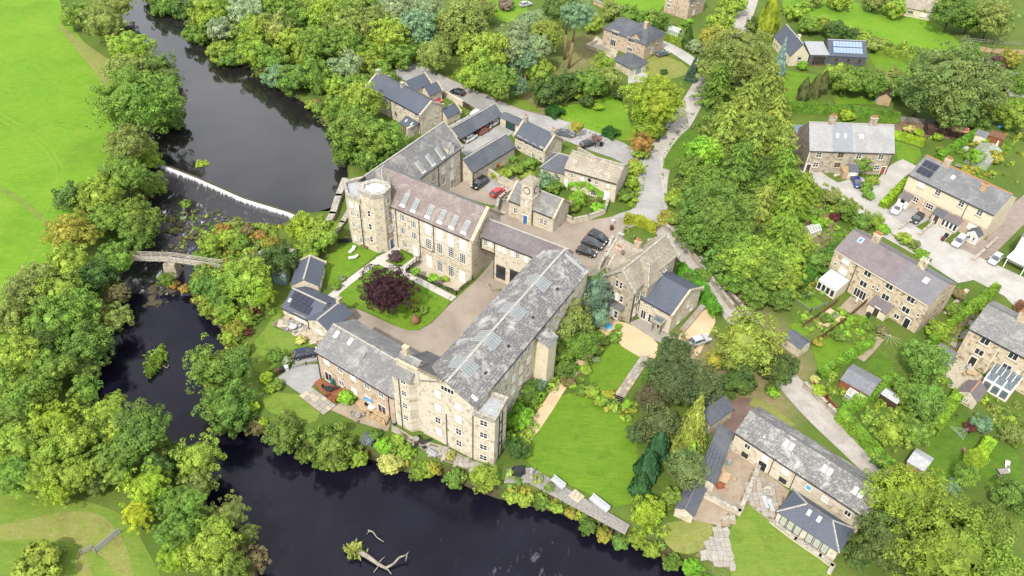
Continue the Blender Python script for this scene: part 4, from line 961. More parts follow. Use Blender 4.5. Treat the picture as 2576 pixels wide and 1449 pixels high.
# ------------------------------------------------------------------ gothic house and its modern wing
t = house('gothic_house', 'tall grey stone gothic house with steep stone-slated gables and a blue-slated wing', V['MW'])
a = Vol(t, *V['GH']); a.walls(ST_GREY); a.roof(R_STONE, .15, .0); a.ridge(COPE_G, .35); a.coping(COPE_G, 'LR', .5)
for du in (-.42, .42): a.win('L', 3.2+du, 7.4, .62, 1.5, 1, 2, pane=GLASS)
for du in (-.95, 0, .95): a.win('L', 3.2+du, 4.5, .75, 1.5, 1, 2)
bay = MB().prism([(-1.0, 1.7), (-1.0, 4.8), (.01, 5.1), (.01, 1.4)][::-1], -.5, 2.7).obj('bay_window', ST_GREY, t, a.M)
for y in (2.3, 3.25, 4.2): window(t, a.M @ Matrix.Translation((-1.0, y, .5)) @ Matrix.Rotation(-math.pi/2, 4, 'Z'), .8, 1.8, 1, 2)
g = MB(); g.quad((-1.2, 1.4, 2.72), (.02, 1.2, 3.3), (.02, 5.3, 3.3), (-1.2, 5.1, 2.72)); g.obj('bay_roof', R_DGREY, t, a.M)
for u in (1.2, 2.6): a.win('F', u, 5.2, .7, 1.5, 1, 2); a.win('F', u, 2, .7, 1.7, 1, 2)
a.pipe(.2, 7.6); a.pipe(13.4, 7.6)
for u in (8.2, 8.9, 9.6, 10.3): a.win('F', u, 6.6, .5, .9, 1, 1)
# cross gable on the right, small gable with chimney on the left, rear block
b = Vol(t, *(a.M @ Vector((3.9, 4.2, 0))).xy, 0, 1, 1, 1, 1); 
Mw = MW_(t)
def sub(V0, lx, ly, dth, *r, **k):
    p = Mloc(*V0[:3]) @ Vector((lx, ly, 0)); return Vol(t, p.x, p.y, V0[2]+dth, *r, **k)
b = sub(V['GH'], 2.9, 3.0, -90, 3.9, 4.2, 7.6, 10.2, hipR=1.6); b.walls(ST_GREY); b.roof(R_STONE, .2, .05); b.ridge(COPE_G, .3); b.hips(COPE_G)
b = sub(V['GH'], 6.4, 3.0, 90, 4.4, 3.6, 7.4, 9.6); b.walls(ST_GREY); b.roof(R_STONE, .2, .05); b.coping(COPE_G, 'R', .4); b.chimney(4.1, .9, 1.1, .7, 1.2, 3, ST_PINK)
b = sub(V['GH'], 10.9, 3.0, 90, 6.6, 5.4, 7.2, 9.9); b.walls(ST_GREY); b.roof(R_STONE, .2, .05); b.coping(COPE_G, 'R', .45); b.chimney(2.4, 1, 1.1, .7, 1.1, 3, ST_PINK); b.sky(4.3, .5, 1.0, 1.0)
b.win('F', 5, 4.4, .9, 1.6, 1, 2); b.win('F', 5, 1.6, .9, 1.6, 1, 2); b.chimney(6.2, 1, 1.0, .6, .8, 0, COPE_G)
m = Vol(t, *V['MW']); m.walls(ST_PALE); m.roof(R_NEW, .15, .02); m.coping(COPE, 'R', .35); m.gutter(); m.pipe(.15, 4.4)
for u in (1.36, 2.84): m.win('F', u, 3.85, .8, .55, 2, 1, pane=GLASS)
for u in (1.3, 2.9): m.win('F', u, 1.15, 1.1, 2.1, 2, 1, zmin=.05)
m.win('R', 5.6, 3.3, .8, 1.1); m.win('R', 7.4, 1.3, .8, 1.1); m.win('R', 3.05, 1.2, .8, 1.3)
po = MB()
for x, y in ((4.0, -1.7), (5.6, -1.7)): po.box(x, x+.25, y, y+.25, -.2, 2.6)
po.box(3.8, 6.05, -1.9, .0, 2.6, 2.85).obj('porch', COPE_G, t, m.M)
ringprism([(3.8, -1.9), (6.05, -1.9), (6.05, -.004), (3.8, -.004)], .8, 2.854, 3.1).obj('porch_parapet', COPE_G, t, m.M)
MB().box(4.2, 5.7, -1.55, -.3, 2.86, 2.95).obj('porch_rooflight', GLASS_T, t, m.M)
door(t, m.wm('F', 4.9, .02), 1.0, 2.1, DBROWN)

# ------------------------------------------------------------------ the terraces
t = house('grey_roofed_terrace', 'row of stone cottages with pale grey roof and dark left gable beside the larches', V['T2'])
a = Vol(t, *V['T2']); a.walls(ST_GREY); a.roof(R_PALE, .2, .12); a.ridge(RIDGE); a.gutter()
MB().box(-.06, -.004, 0, 9.38, -.5, 5.9).obj('gable_wall', ST_DARK, t, a.M)  # left gable faced in a darker tone than the front wall
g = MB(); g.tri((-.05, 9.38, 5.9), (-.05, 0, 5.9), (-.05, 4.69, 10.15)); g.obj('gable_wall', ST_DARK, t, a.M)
MB().box(5.2, 9.6, -.25, 6.35, .0, .03).obj('roof_patch', R_LIGHTB, t, a.sm(0, .0) @ Matrix.Translation((0, 0, .02)))
for u, z in ((2.35, 4.7), (2.35, 2.1), (11.4, 4.7), (11.8, 2.0), (16.43, 4.6), (16.43, 1.9)): a.win('F', u, z, 1.25, 1.35, 2, 2, pane=GLASS)
for u, z in ((7.25, 4.8), (7.29, 2.2)): a.win('F', u, z, 1.4, 1.3, 2, 2, pane=GLASS, frame=TAN)
door(t, a.wm('F', .88, .05), .95, 2.1, DBROWN); door(t, a.wm('F', 18.0, .05), .95, 2.1, REDB)
for u in (6.25, 8.0): a.sky(u, .53, .7, 1.1)
a.sky(11.64, .53, 1.0, 1.2)
for u in (4.9, 14.2): a.chimney(u, 1, 1.5, .7, 1.5, 4, ST_GREY)
a.pipe(.1, 5.8, m=WHITE); a.pipe(18.9, 5.8)
p = sub(V['T2'], 9.5, -2.3, 0, 2.2, 2.3, 2.3, 3.1); p = Vol(t, *(Mloc(*V['T2'][:3]) @ Vector((9.3, -2.4, 0))).xy, 1.2, 2.2, 2.4, 2.2, 3.2); p.walls(RENDER); p.roof(R_BLUE, .15, .1); p.win('F', 1.1, 1.4, 1.2, 1.0, 2, 1); MB().box(-1.1, 0, 0, 2.4, -.2, 1.9).obj('lean_to', TAN, t, p.M)
t2b = house('rear_extension', 'flat grey-blue roofed extension behind the grey-roofed terrace', (66, 169, 1, 0, 0, 0, 0, 0))
MB().box(0, 6.5, 0, 4.5, -.3, 3.0).box(-2.8, -.01, .4, 3.4, -.3, 2.2).obj('wall', RENDER, t2b); MB().box(-.2, 6.7, -.2, 4.7, 3.0, 3.25).obj('roof', plain('blue_grey_membrane', (.15, .19, .235), .6, .3, 0, .1), t2b); MB().box(-2.9, -.21, .3, 3.5, 2.2, 2.35).obj('lean_to_roof', DBROWN, t2b)
MB().box(7.2, 14.5, 1.4, 1.6, -.3, 1.8).box(7.2, 14.5, 3.5, 3.7, -.3, 1.8).obj('yard_wall', WHITE_R, t2b)

t = house('purple_roofed_terrace', 'three-storey stone terrace with purple slate roof above the stepped gardens', V['T3'])
a = Vol(t, *V['T3']); a.walls(ST_HOUSE, -1.5)
a.roof(slate('terrace_purple_slate', (.175, .15, .155), (.215, .185, .185), (.135, .105, .12), (.3, .28, .27), .2, .17, .3, (12.5, 14.5, (.17, .18, .195))), .22, .12); a.ridge(RIDGE_D); a.gutter(RENDER)
for u, z in ((2.71, 6.0), (7.29, 6.0), (11.74, 6.05), (16.05, 6.0)): a.win('F', u, z, 1.5, 1.35, 2, 1, pane=GLASS if u > 4 else GLASS_B)
for u, z in ((2.86, 3.6), (7.3, 3.5), (11.91, 3.55), (16.06, 3.45)): a.win('F', u, z, 1.5, 1.35, 2, 1, pane=GLASS if u > 4 else GLASS_B)
for u, z in ((.94, 4.1), (9.15, 4.1), (10.07, 4.1), (18.33, 3.9)): a.win('F', u, z, .5, .65, 1, 1, pane=GLASS)
for u in (13.35, 15.11): a.win('F', u, 1.15, 1.1, 1.1, 2, 1, pane=GLASS)
a.win('F', 7.4, 1.1, 2.5, 2.0, 4, 1, pane=GLASS, zmin=.05); door(t, a.wm('F', 17.15, .05), 1.0, 2.0, IRON)
for u, k in ((2.39, .74), (16.04, .66)): a.sky(u, k, .9, 1.1, GLASS_B if u > 9 else BLUEF, WHITE)
a.chimney(4.54, 1, 1.4, .75, 1.4, 5, ST_HOUSE); a.chimney(13.92, 1, 1.4, .75, 1.4, 3, ST_HOUSE, CREAMP)
a.pipe(4.9, 6.9); a.pipe(13.6, 6.9, m=RENDER)
b = Vol(t, 57.9, 117.1, -49.8, 4.0, 3.6, 2.3, 3.0, rv=1.0); b.walls(RENDER, -.5); b.roof(POLY, .1, .05)
for i in range(4): MB().box(.05+i*1.28, .13+i*1.28, .05, 3.5, .12, .2).obj('glazing_bar', WHITE, t, b.M @ Matrix.Translation((0, 0, 2.25)) @ Matrix.Rotation(math.atan2(.7, 3.6), 4, 'X'))
for i in range(4): b.win('F', .5+i*.95, 1.15, .85, 1.7, 1, 1, pane=GLASS, lintel=False)
p = Vol(t, *(Mloc(*V['T3'][:3]) @ Vector((10.3, -1.9, 0))).xy, -49.8, 3.6, 1.9, 2.0, 2.9, rv=1.0); p.walls(RENDER, -.3); p.roof(R_PURP, .2, .1); door(t, p.wm('F', 1.8, .05), 1.0, 1.9, DBROWN)

t = house('solar_roofed_terrace', 'cream-rendered terrace with grey slate roof and six solar panels', V['T4'])
a = Vol(t, *V['T4']); a.walls(RENDER, -.8); MB().box(.004, 18.446, -.02, -.003, -.8, 3.4).obj('lower_wall', ST_PINK, t, a.M)
a.roof(slate('terrace_grey_slate', (.15, .155, .16), (.2, .203, .205), (.115, .12, .125), (.34, .34, .32), .35), .22, .12); a.ridge(POT, .26); a.gutter()
for u in (3.07, 6.78, 11.92, 15.8): a.win('F', u, 6.0, 1.2, 1.3, 2, 2, pane=GLASS if u > 11 else None)
for u in (3.03, 6.4, 15.69): a.win('F', u, 2.3, 1.7, 1.3, 3, 2)
for i in range(3):
    for k in (.32, .66): MB().box(-.5, .5, -.85, .85, .06, .12).obj('solar_panel', PV, t, a.sm(1.1+i*1.08, k))
a.sky(7.34, .61, .8, 1.1); a.chimney(4.6, .95, 1.3, .9, 1.4, 4, ST_PINK); a.chimney(13.59, .66, 1.1, .8, 1.3, 4, TAN)
a.pipe(5.0, 6.9, m=CREAMP); a.pipe(13.1, 6.9)
def porch(lx, w, d, he, hr, wm_, rm, gable=False, glz=0):
    q = Mloc(*V['T4'][:3]) @ Vector((lx, -d, 0))
    if gable:
        q = Mloc(*V['T4'][:3]) @ Vector((lx+w, -d, 0)); b = Vol(t, q.x, q.y, V['T4'][2]+90, d, w, he, hr); b.walls(wm_, -.4); b.roof(rm, .15, .15); b.win('L', w*.3, 1.2, .45, .9, 1, 1, pane=GLASS); b.win('L', w*.7, 1.2, .45, .9, 1, 1, pane=GLASS); return b
    b = Vol(t, q.x, q.y, V['T4'][2], w, d, he, hr, rv=1.0); b.walls(wm_, -.4); b.roof(rm, .18, .12)
    for i in range(glz): b.win('F', w*(i+.5)/glz, 1.25, w/glz*.85, 1.6, 1, 1, lintel=False)
    return b
b = porch(.3, 2.3, 1.7, 2.2, 3.0, WHITE_R, R_PURP); door(t, b.wm('F', 1.15, .03), .95, 1.95, IRON)
b = porch(8.0, 2.2, 1.5, 2.2, 3.0, ST_PINK, R_BLUE); door(t, b.wm('F', 1.1, .03), .95, 1.95, DBROWN)
porch(10.25, 3.4, 1.5, 2.2, 2.95, WHITE_R, R_PURP, glz=4)
porch(15.9, 2.3, 1.9, 2.2, 3.2, WHITE_R, R_BLUE, True)

t = house('conservatory_terrace', 'stone terrace with lichened grey roof and a glazed conservatory at the right edge', V['T5'])
a = Vol(t, *V['T5']); a.walls(ST_HOUSE, -1.2); a.roof(R_GREY, .22, .12); a.ridge(RIDGE_D); a.gutter()
for u, z in ((2.89, 6.0), (2.97, 3.5), (7.54, 6.0), (7.63, 3.4), (13, 6), (13, 3.4)): a.win('F', u, z, 1.5, 1.35, 2, 1)
a.win('F', 9.42, 3.7, .5, .6, 1, 1); door(t, a.wm('F', 2.8, .05), 1.0, 2.0, IRON)
a.chimney(5.4, 1, 1.4, .75, 1.4, 4, ST_HOUSE); a.pipe(5.2, 6.9, m=WHITE_R)
q = Mloc(*V['T5'][:3]) @ Vector((6.0, -4.0, 0))
b = Vol(t, q.x, q.y, -44.5, 4.4, 4.0, 2.3, 3.1, rv=1.0); b.walls(WHITE_R, -.5)
for i in range(5):
    MB().box(.06+i*.875, .8+i*.875, .1, 2.3, .05, .1).obj('roof_pane', GLASS_T, t, b.M @ Matrix.Translation((0, 2.05, 2.7)) @ Matrix.Rotation(math.atan2(.8, 4), 4, 'X') @ Matrix.Translation((0, -.3, .08)))
b.roof(WHITE, .05, .03, .1)
for i in range(3): b.win('F', .8+i*1.4, 1.2, 1.25, 1.9, 1, 1, pane=GLASS_T, lintel=False)
for i in range(3): MB().box(.2+i*1.4, 1.4+i*1.4, .1, 1.9, .05, .1).obj('roof_pane', GLASS_T, t, b.M @ Matrix.Translation((0, 0, 2.37)) @ Matrix.Rotation(math.atan2(.8, 4), 4, 'X'))
s5 = house('stone_outhouse', 'little gabled stone outhouse with purple slates below the conservatory', (76.0, 88.5, 45, 0, 0, 0, 0, 0))
b = Vol(s5, 76.3, 88.2, 45, 3.6, 3.0, 2.1, 3.2); b.walls(ST_PALE, -.4); b.roof(R_PURP, .15, .1); b.ridge(POT, .2); b.win('L', 1.5, 1.1, .7, .7)
t = house('white_carport_house', 'white flat-roofed carport and house front cut by the right edge', (97.2, 126, -47, 0, 0, 0, 0, 0))
MB().box(0, 14, 3.2, 11, -.4, 6.5).obj('wall', WHITE_R, t); MB().box(-.2, 14.2, 3.0, 11.2, 6.5, 6.7).obj('roof', R_GREY.copy() if False else FELT, t)
MB().box(-.1, 3.8, .2, 5.5, 2.4, 2.6).obj('carport_roof', WHITE, t)
for x, y in ((.1, .4), (3.5, .4), (.1, 3.0)): MB().box(x, x+.15, y, y+.15, -.3, 2.4).obj('post', WHITE, t)
MB().box(4.2, 7.2, 1.6, 3.2, -.3, 2.2).obj('porch', WHITE_R, t); g = MB(); g.quad((4.0, 1.4, 2.25), (7.4, 1.4, 2.25), (7.4, 3.2, 2.9), (4.0, 3.2, 2.9)); g.obj('porch_roof', R_PURP, t)
for i in range(3): window(t, Matrix.Translation((4.8+i*.9, 1.6, .5)), .75, 1.4, 1, 1, lintel=False)

# ------------------------------------------------------------------ converted barn
t = house('converted_barn', 'long converted stone barn with pale grey slates and a hipped sunroom', V['BARN'])
a = Vol(t, *V['BARN']); a.walls(ST_PALE, -1.5); a.roof(R_MILL, .2, .12); a.ridge(RIDGE_D); a.gutter()
for u, z in ((2.3, 2.9), (5.32, 2.9), (8.71, 2.85), (15.13, 2.6), (18.57, 2.7)): a.win('F', u, z, 1.0, 1.15, 2, 1, pane=GLASS if u in (2.3, 18.57) else GLASS_B)
a.win('F', 2.35, .85, 1.1, 1.0, 2, 2, pane=GLASS, frame=IRON); a.win('F', 8.84, .8, 1.2, 1.0, 2, 2, pane=GLASS, frame=IRON); a.win('F', 12.5, 2.7, .9, 1.1, 1, 1, pane=SKYB)
door(t, a.wm('F', 5.32, .03), 1.3, 1.9, IRON)
for u, k in ((7.25, .63), (13.38, .61), (18.3, .54)):
    for du in (-.42, .42): a.sky(u+du, k, .72, 1.2)
MB().lathe([(.12, 0), (.12, .5), (.16, .55)], 8).obj('flue', WHITE_R, t, a.sm(3.83, .38))
a.pipe(6.6, 4.1); a.pipe(10.2, 4.1)
b = Vol(t, 38.86, 65.41, -40.7, 9.01, 4.66, 2.75, 4.6, hipL=2.6, hipR=2.6); b.walls(ST_PALE, -1.0); b.roof(R_NEW, .2, .1); b.ridge(RIDGE_D); b.hips(RIDGE)
for u in (1.09, 2.18, 3.25, 5.06, 6.19, 7.35): b.win('F', u, 1.4, 1.0, 2.1, 1, 1, pane=glass_mat('sunroom_glass', (.3, .33, .28), .1, .6, (.45, .48, .4)) if u == 1.09 else bpy.data.materials['sunroom_glass'], frame=IRON, lintel=False)
for u in (3.4, 4.9): b.sky(u, .7, .55, .9)
for nm, lb, (x, y, th, L, W, he, hr) in (('slate_outbuilding', 'dark slate lean-to outbuilding along the barn patio, behind the bright conifer', (30.6, 69.8, 65, 10.5, 2.6, 2.3, 3.1)), ('slate_shed', 'small slate-roofed stone shed at the river end of the barn patio', (26.8, 64.5, 62, 5.2, 2.6, 2.0, 2.8)), ('cart_shed', 'slate-roofed open cart shed behind the yews at the barn yard', (31.6, 80.6, 40, 5.6, 4.0, 2.4, 3.4))):
    s_ = house(nm, lb, (x, y, th, 0, 0, 0, 0, 0)); b = Vol(s_, x, y, th, L, W, he, hr, rv=.5 if nm != 'slate_outbuilding' else .98); b.walls(ST_PALE, -.4); b.roof(R_BLUE, .15, .1); b.ridge(RIDGE_D, .2) if nm != 'slate_outbuilding' else None

# ------------------------------------------------------------------ houses at the top
t = house('hilltop_house', 'stone house with hipped slate roofs and a terrace above the park lawn', (23.0, 220.9, -40, 0, 0, 0, 0, 0))
a = Vol(t, 22.9, 221.2, -40, 9.5, 7.5, 5.0, 7.8, hipL=3.2); a.walls(ST_PINK); a.roof(R_BLUE, .35, .2); a.ridge(RIDGE_D); a.hips(RIDGE_D)
a.win('F', 4.0, 4.4, 2.4, 1.3, 5, 1, pane=GLASS); a.win('F', 3.6, 1.6, 2.0, 2.0, 3, 1, pane=GLASS)
b = Vol(t, 29.6, 215.2, -40, 5.4, 9.5, 5.0, 8.0, hipL=0, hipR=2.6); b.walls(ST_PINK); b.roof(R_BLUE, .35, .2); b.hips(RIDGE_D); b.win('F', .6, 4.3, 2.2, 1.2, 5, 1, pane=GLASS); b.win('F', .6, 1.7, 1.8, 1.2, 4, 1)
c = Vol(t, 33.0, 212.6, 50, 5, 4.6, 4.9, 6.9); c.walls(ST_PINK); c.roof(R_BLUE, .3, .2); c.win('F', 2.5, 3.6, .9, 1.0); b.chimney(2.5, .8, .9, .8, 1.6, 1, ST_PINK)
b.win('R', 2, 3.8, 1.0, 1.2); b.win('R', 6, 3.8, 1.0, 1.2); b.win('R', 4, 1.6, 1.0, 1.5)
t = house('hipped_garage', 'square stone garage with pyramid slate roof below the hilltop house', (25.2, 205.6, -46, 0, 0, 0, 0, 0))
b = Vol(t, 25.0, 206.6, -50, 6.6, 6.0, 2.7, 4.7, hipL=2.9, hipR=2.9); b.walls(ST_PALE); b.roof(R_BLUE, .35, .2); b.hips(RIDGE_D)
door(t, b.wm('R', 3.0, .02), 2.3, 2.0, SAGE)
t = thing('terrace_wall', 'low stone wall round the raised terrace of the hilltop house', 'wall', (18.0, 218.4, 0), math.radians(-40))
MB().box(0, 9.3, 0, .4, -.4, 1.0).box(0, .4, .404, 5, -.4, 1.0).obj('wall', ST_PALE, t); MB().box(-.05, 9.35, -.05, .45, 1.0, 1.1).obj('coping', COPE, t)
t = house('tall_gabled_house', 'stone house with tall gables cut by the top edge beside the lane', (46.4, 244.4, -42, 0, 0, 0, 0, 0))
a = Vol(t, 43.4, 246.6, -42, 4.2, 9, 6.5, 8.5); a.walls(ST_PINK); a.roof(R_BLUE, .3, .2); a.win('F', 1.4, 4.6, 1.6, 1.0, 4, 1); a.win('F', 1.4, 2.4, 1.6, 1.0, 4, 1)
b = Vol(t, 49.8, 241.0, 48, 9, 4.2, 6.0, 8.4); b.walls(ST_PINK); b.roof(R_BLUE, .3, .2); b.win('F', 2, 4.4, 1.0, 1.0); b.win('F', 5, 4.4, 1.0, 1.0); b.win('F', 3.5, 1.5, 1.0, 1.6)
t = house('modern_house', 'dark grey modern house with pale solar panels and timber-framed glazing', V['MH'])
DCLAD = plain('dark_cladding', (.085, .095, .105), .7, .3, 0, .1, 2)
a = Vol(t, 85.44, 213.91, -.6, 10.61, 8, 2.9, 5.6, rv=.55); a.walls(DCLAD, -.5); a.roof(R_NEW, .15, .1); a.ridge(LEAD)
for u in (2.45, 5.75, 8.88): a.win('F', u, 1.7, .8, 1.1, 1, 1, pane=GLASS, frame=BROWN, sill=BROWN, lintel=False)
for i in range(9):
    for k in (.33, .72): MB().box(-.42, .42, -.85, .85, .06, .12).obj('solar_panel', PV_L, t, a.sm(1.75+i*.9, k))
b = Vol(t, 80.0, 213.2, 4, 5.4, 7, 3.2, 4.2, rv=.9); b.walls(DCLAD, -.5); b.roof(LEAD, .1, .05)
b.win('F', 2.8, 1.5, 3.6, 2.6, 4, 2, pane=GLASS, frame=BROWN, sill=BROWN, lintel=False)
c = Vol(t, 79.6, 213.0, 98, 13, 5.2, 3.2, 6.4); c.walls(RENDER, -.5); c.roof(R_NEW, .2, .15); c.ridge(LEAD, .3); c.win('L', 2.6, 2.2, 1.3, .9, 1, 1, pane=GLASS); c.chimney(5, .7, .8, .6, 1.2, 0, RENDER)
t = house('cream_bungalow', 'cream rendered bungalow cut by the top edge behind the paddock', (120, 250.5, -25, 0, 0, 0, 0, 0))
b = Vol(t, 119, 252.0, -25, 9.5, 8, 2.9, 5.0); b.walls(RENDER, -.4); b.roof(R_STONE, .3, .2); b.win('F', 2.6, 1.5, 1.8, 1.2, 4, 1); b.win('F', 6.5, 1.5, 1.8, 1.2, 4, 1)
t = house('flat_roofed_house', 'grey flat-roofed building behind the big tree at the right edge', (131, 200, -8, 0, 0, 0, 0, 0))
MB().box(0, 22, 0, 7, -.4, 3.4).obj('wall', WHITE_R, t); MB().box(-.3, 22.3, -.3, 7.3, 3.4, 3.65).obj('roof', FELT, t); MB().box(4, 16, 3, 7.4, 3.66, 4.4).obj('upper_roof', WHITE_R, t)
for i in range(5): window(t, Matrix.Translation((2+i*4.2, 0, .9)), 1.6, 1.3, 2, 1)

# ------------------------------------------------------------------ sheds and glasshouses
def shed(name, label, x, y, th, L, W, he, hr, wm_, rm, rv=.5, dr=True):
    s_ = house(name, label, (x, y, th, 0, 0, 0, 0, 0), 'shed'); b = Vol(s_, x, y, th, L, W, he, hr, rv=rv); b.walls(wm_, -.3); b.roof(rm, .15, .12, .08)
    if dr: door(s_, b.wm('F', L*.5, .02), .8, min(1.7, he-.2), wm_, wm_)
    return s_
shed('timber_shed', 'big red-brown timber shed with grey felt roof between the long hedges', 55.1, 91.7, -41, 4.9, 4.6, 2.2, 2.9, REDB, FELT)
shed('blue_shed', 'pale blue-grey shed with grey roof beside the paved passage', 73.2, 99.5, -50, 2.9, 3.0, 2.0, 2.5, SAGE, FELT)
shed('felt_shed', 'narrow brown shed with pale felt roof behind the clipped hedge', 61.3, 89.4, -47, 2.7, 1.7, 1.7, 2.2, DBROWN, FELT_L)
shed('grey_shed', 'small grey-roofed timber shed on the edge of the shady lawn', 60.9, 75.8, -43, 2.5, 3.3, 1.8, 2.5, TAN, FELT_L)
shed('slate_hut', 'dark slate-roofed hut under the sycamore at the end of the terrace gardens', 47.9, 101.3, -52, 3.5, 2.8, 2.1, 2.9, ST_PALE, R_BLUE)
shed('blue_garden_hut', 'blue-grey garden hut beside the courtyard cottage', -44.2, 111.6, -5, 2.4, 2.4, 2.2, 2.6, SAGE, FELT, 1.0)
q = P(2200, 258); shed('pale_green_shed', 'pale green shed with light roof by the long hedge', q.x, q.y, -25, 3.2, 3.0, 1.9, 2.7, SAGE, plain('pale_green_felt', (.42, .52, .5), .8, .2))
q = P(2236, 268); shed('orange_shed', 'orange timber shed with brown roof under the great tree', q.x, q.y, 70, 4.4, 3.2, 2.2, 3.4, TAN, DBROWN)
q = P(2388, 345); shed('red_roof_shed', 'red-roofed shed beside junk heap behind the solar terrace', q.x, q.y, -8, 4, 2.6, 1.8, 2.3, DBROWN, plain('faded_red_felt', (.45, .2, .15), .85, .2))
q = P(2330, 340); shed('brown_roof_shed', 'long brown-roofed shed behind the clipped yellow hedge', q.x, q.y, -5, 7.5, 3, 1.8, 2.3, DBROWN, DBROWN)
q = P(2480, 360); shed('summerhouse', 'brown timber summerhouse with open deck near the right edge', q.x, q.y, -35, 3.2, 3, 2.2, 3, REDB, BROWN)
q = P(2445, 355); shed('pale_shed', 'pale wooden shed left of the brown summerhouse', q.x, q.y, -40, 2.6, 3.2, 2, 2.7, CREAMP, FELT)
q = P(1884, 755); shed('blue_roof_shed', 'tiny blue-roofed shed half hidden beside the lane', q.x, q.y, -20, 2, 1.8, 1.5, 1.9, SAGE, BLUEF)
def greenhouse(label, x, y, th, L, W, he, hr, frame=WHITE):
    s_ = thing('greenhouse', label, 'greenhouse', (x, y, 0), math.radians(th), 'greenhouses'); mb = MB()
    for i in range(int(L/.7)+1):
        u = L*i/int(L/.7)
        for yy in (0, W): mb.box(u-.03, u+.03, yy-.03, yy+.03, 0, he)
        mb.bar((u, 0, he), (u, W/2, hr), .06, .06); mb.bar((u, W, he), (u, W/2, hr), .06, .06)
    for yy, z in ((0, he), (W, he), (W/2, hr), (0, .05), (W, .05)): mb.box(0, L, yy-.03, yy+.03, z, z+.07)
    mb.obj('frame', frame, s_); g = MB(); g.quad((0, 0, he), (L, 0, he), (L, W/2, hr), (0, W/2, hr)); g.quad((L, W, he), (0, W, he), (0, W/2, hr), (L, W/2, hr)); g.quad((0, 0, 0), (L, 0, 0), (L, 0, he), (0, 0, he)); g.quad((0, W, 0), (0, 0, 0), (0, 0, he), (0, W, he)); g.tri((0, W, he), (0, 0, he), (0, W/2, hr))
    g.obj('glazing', CLEAR, s_); return s_
n = NT('thin_clear_glass'); n.col((.8, .85, .84), .08, .5)
tb = n.n('BsdfTransparent'); mx = n.n('MixShader'); mx.inputs[0].default_value = .3; n.l(tb.outputs[0], mx.inputs[1]); n.l(n.b.outputs[0], mx.inputs[2]); n.l(mx.outputs[0], n.o.inputs[0]); CLEAR = n.m
q = P(2122, 1003); greenhouse('small white-framed greenhouse below the red-brown shed', q.x, q.y, -45, 2.6, 2.0, 1.3, 1.9)
q = P(2036, 600); greenhouse('pale greenhouse among the allotment beds by the larches', q.x, q.y, 30, 3, 2.2, 1.3, 2)
q = P(2480, 430); greenhouse('large bare glasshouse frame behind the solar terrace', q.x, q.y, 48, 9, 5, 1.6, 2.6, GREYW)
q = P(1676, 82); greenhouse('white lean glasshouse behind the hilltop house hedge', q.x, q.y, -40, 4, 2.4, 1.3, 2)
# ------------------------------------------------------------------ vegetation
def leaves(pos, nor, size, rng, aspect=1.0):
    """pos (n,3), nor (n,3) -> quads facing nor, each a little island"""
    n = len(pos); nor = nor/np.linalg.norm(nor, axis=1, keepdims=True)
    r = rng.normal(size=(n, 3)); a = np.cross(nor, r); a /= np.linalg.norm(a, axis=1, keepdims=True)+1e-9; b = np.cross(nor, a)
    s = (size*(.6+.8*rng.random(n)))[:, None] if np.ndim(size) == 0 else size[:, None]
    a = a*s; b = b*s*aspect
    co = np.stack([pos-a*.5-b, pos+a*.75-b*.25, pos+a*.5+b, pos-a*.75+b*.25], 1).reshape(-1, 3)
    q = np.arange(n*4).reshape(n, 4); return co, q
def sphere_dirs(n, rng, zmin=-1.0):
    z = zmin+(1-zmin)*rng.random(n); t = rng.random(n)*2*np.pi; r = np.sqrt(np.maximum(0, 1-z*z))
    return np.stack([r*np.cos(t), r*np.sin(t), z], 1)
def crown_broad(seed, nclump, per, lsize, rc=(.2, .36), zs=.85, rough=.16):
    rng = np.random.default_rng(seed); P_, N_ = [], []
    lob = sphere_dirs(7, rng, -.2)                        # a few big lobes give the uneven outline
    d = sphere_dirs(nclump, rng, -.62)
    for i in range(nclump):
        k = max(0., float((lob @ d[i]).max())); rad = .60+.24*k**3+rng.normal()*rough*.5
        if rng.random() < .16: rad *= .55
        c = d[i]*rad*np.array([1, 1, zs]); r = rng.uniform(*rc)
        m = int(per*(r/.28)**2); ld = sphere_dirs(m, rng); ld = ld+d[i]*.55+np.array([0, 0, .25]); ld /= np.linalg.norm(ld, axis=1, keepdims=True)
        rr = r*(.78+.3*rng.random(m))[:, None]
        P_.append(c+ld*rr*np.array([1, 1, .85])); N_.append(ld+rng.normal(size=(m, 3))*.38+np.array([0, 0, .2]))
    pos = np.vstack(P_); nor = np.vstack(N_); co, q = leaves(pos, nor, lsize, rng)
    # inner mass so that the crown is not see-through
    cd = sphere_dirs(260, rng); cp = cd*np.array([1, 1, zs])*.52*(1+.15*rng.normal(size=(260, 1))); c2, q2 = leaves(cp, cd, .16, rng)
    return np.vstack([co, c2]), np.vstack([q, q2+len(co)])
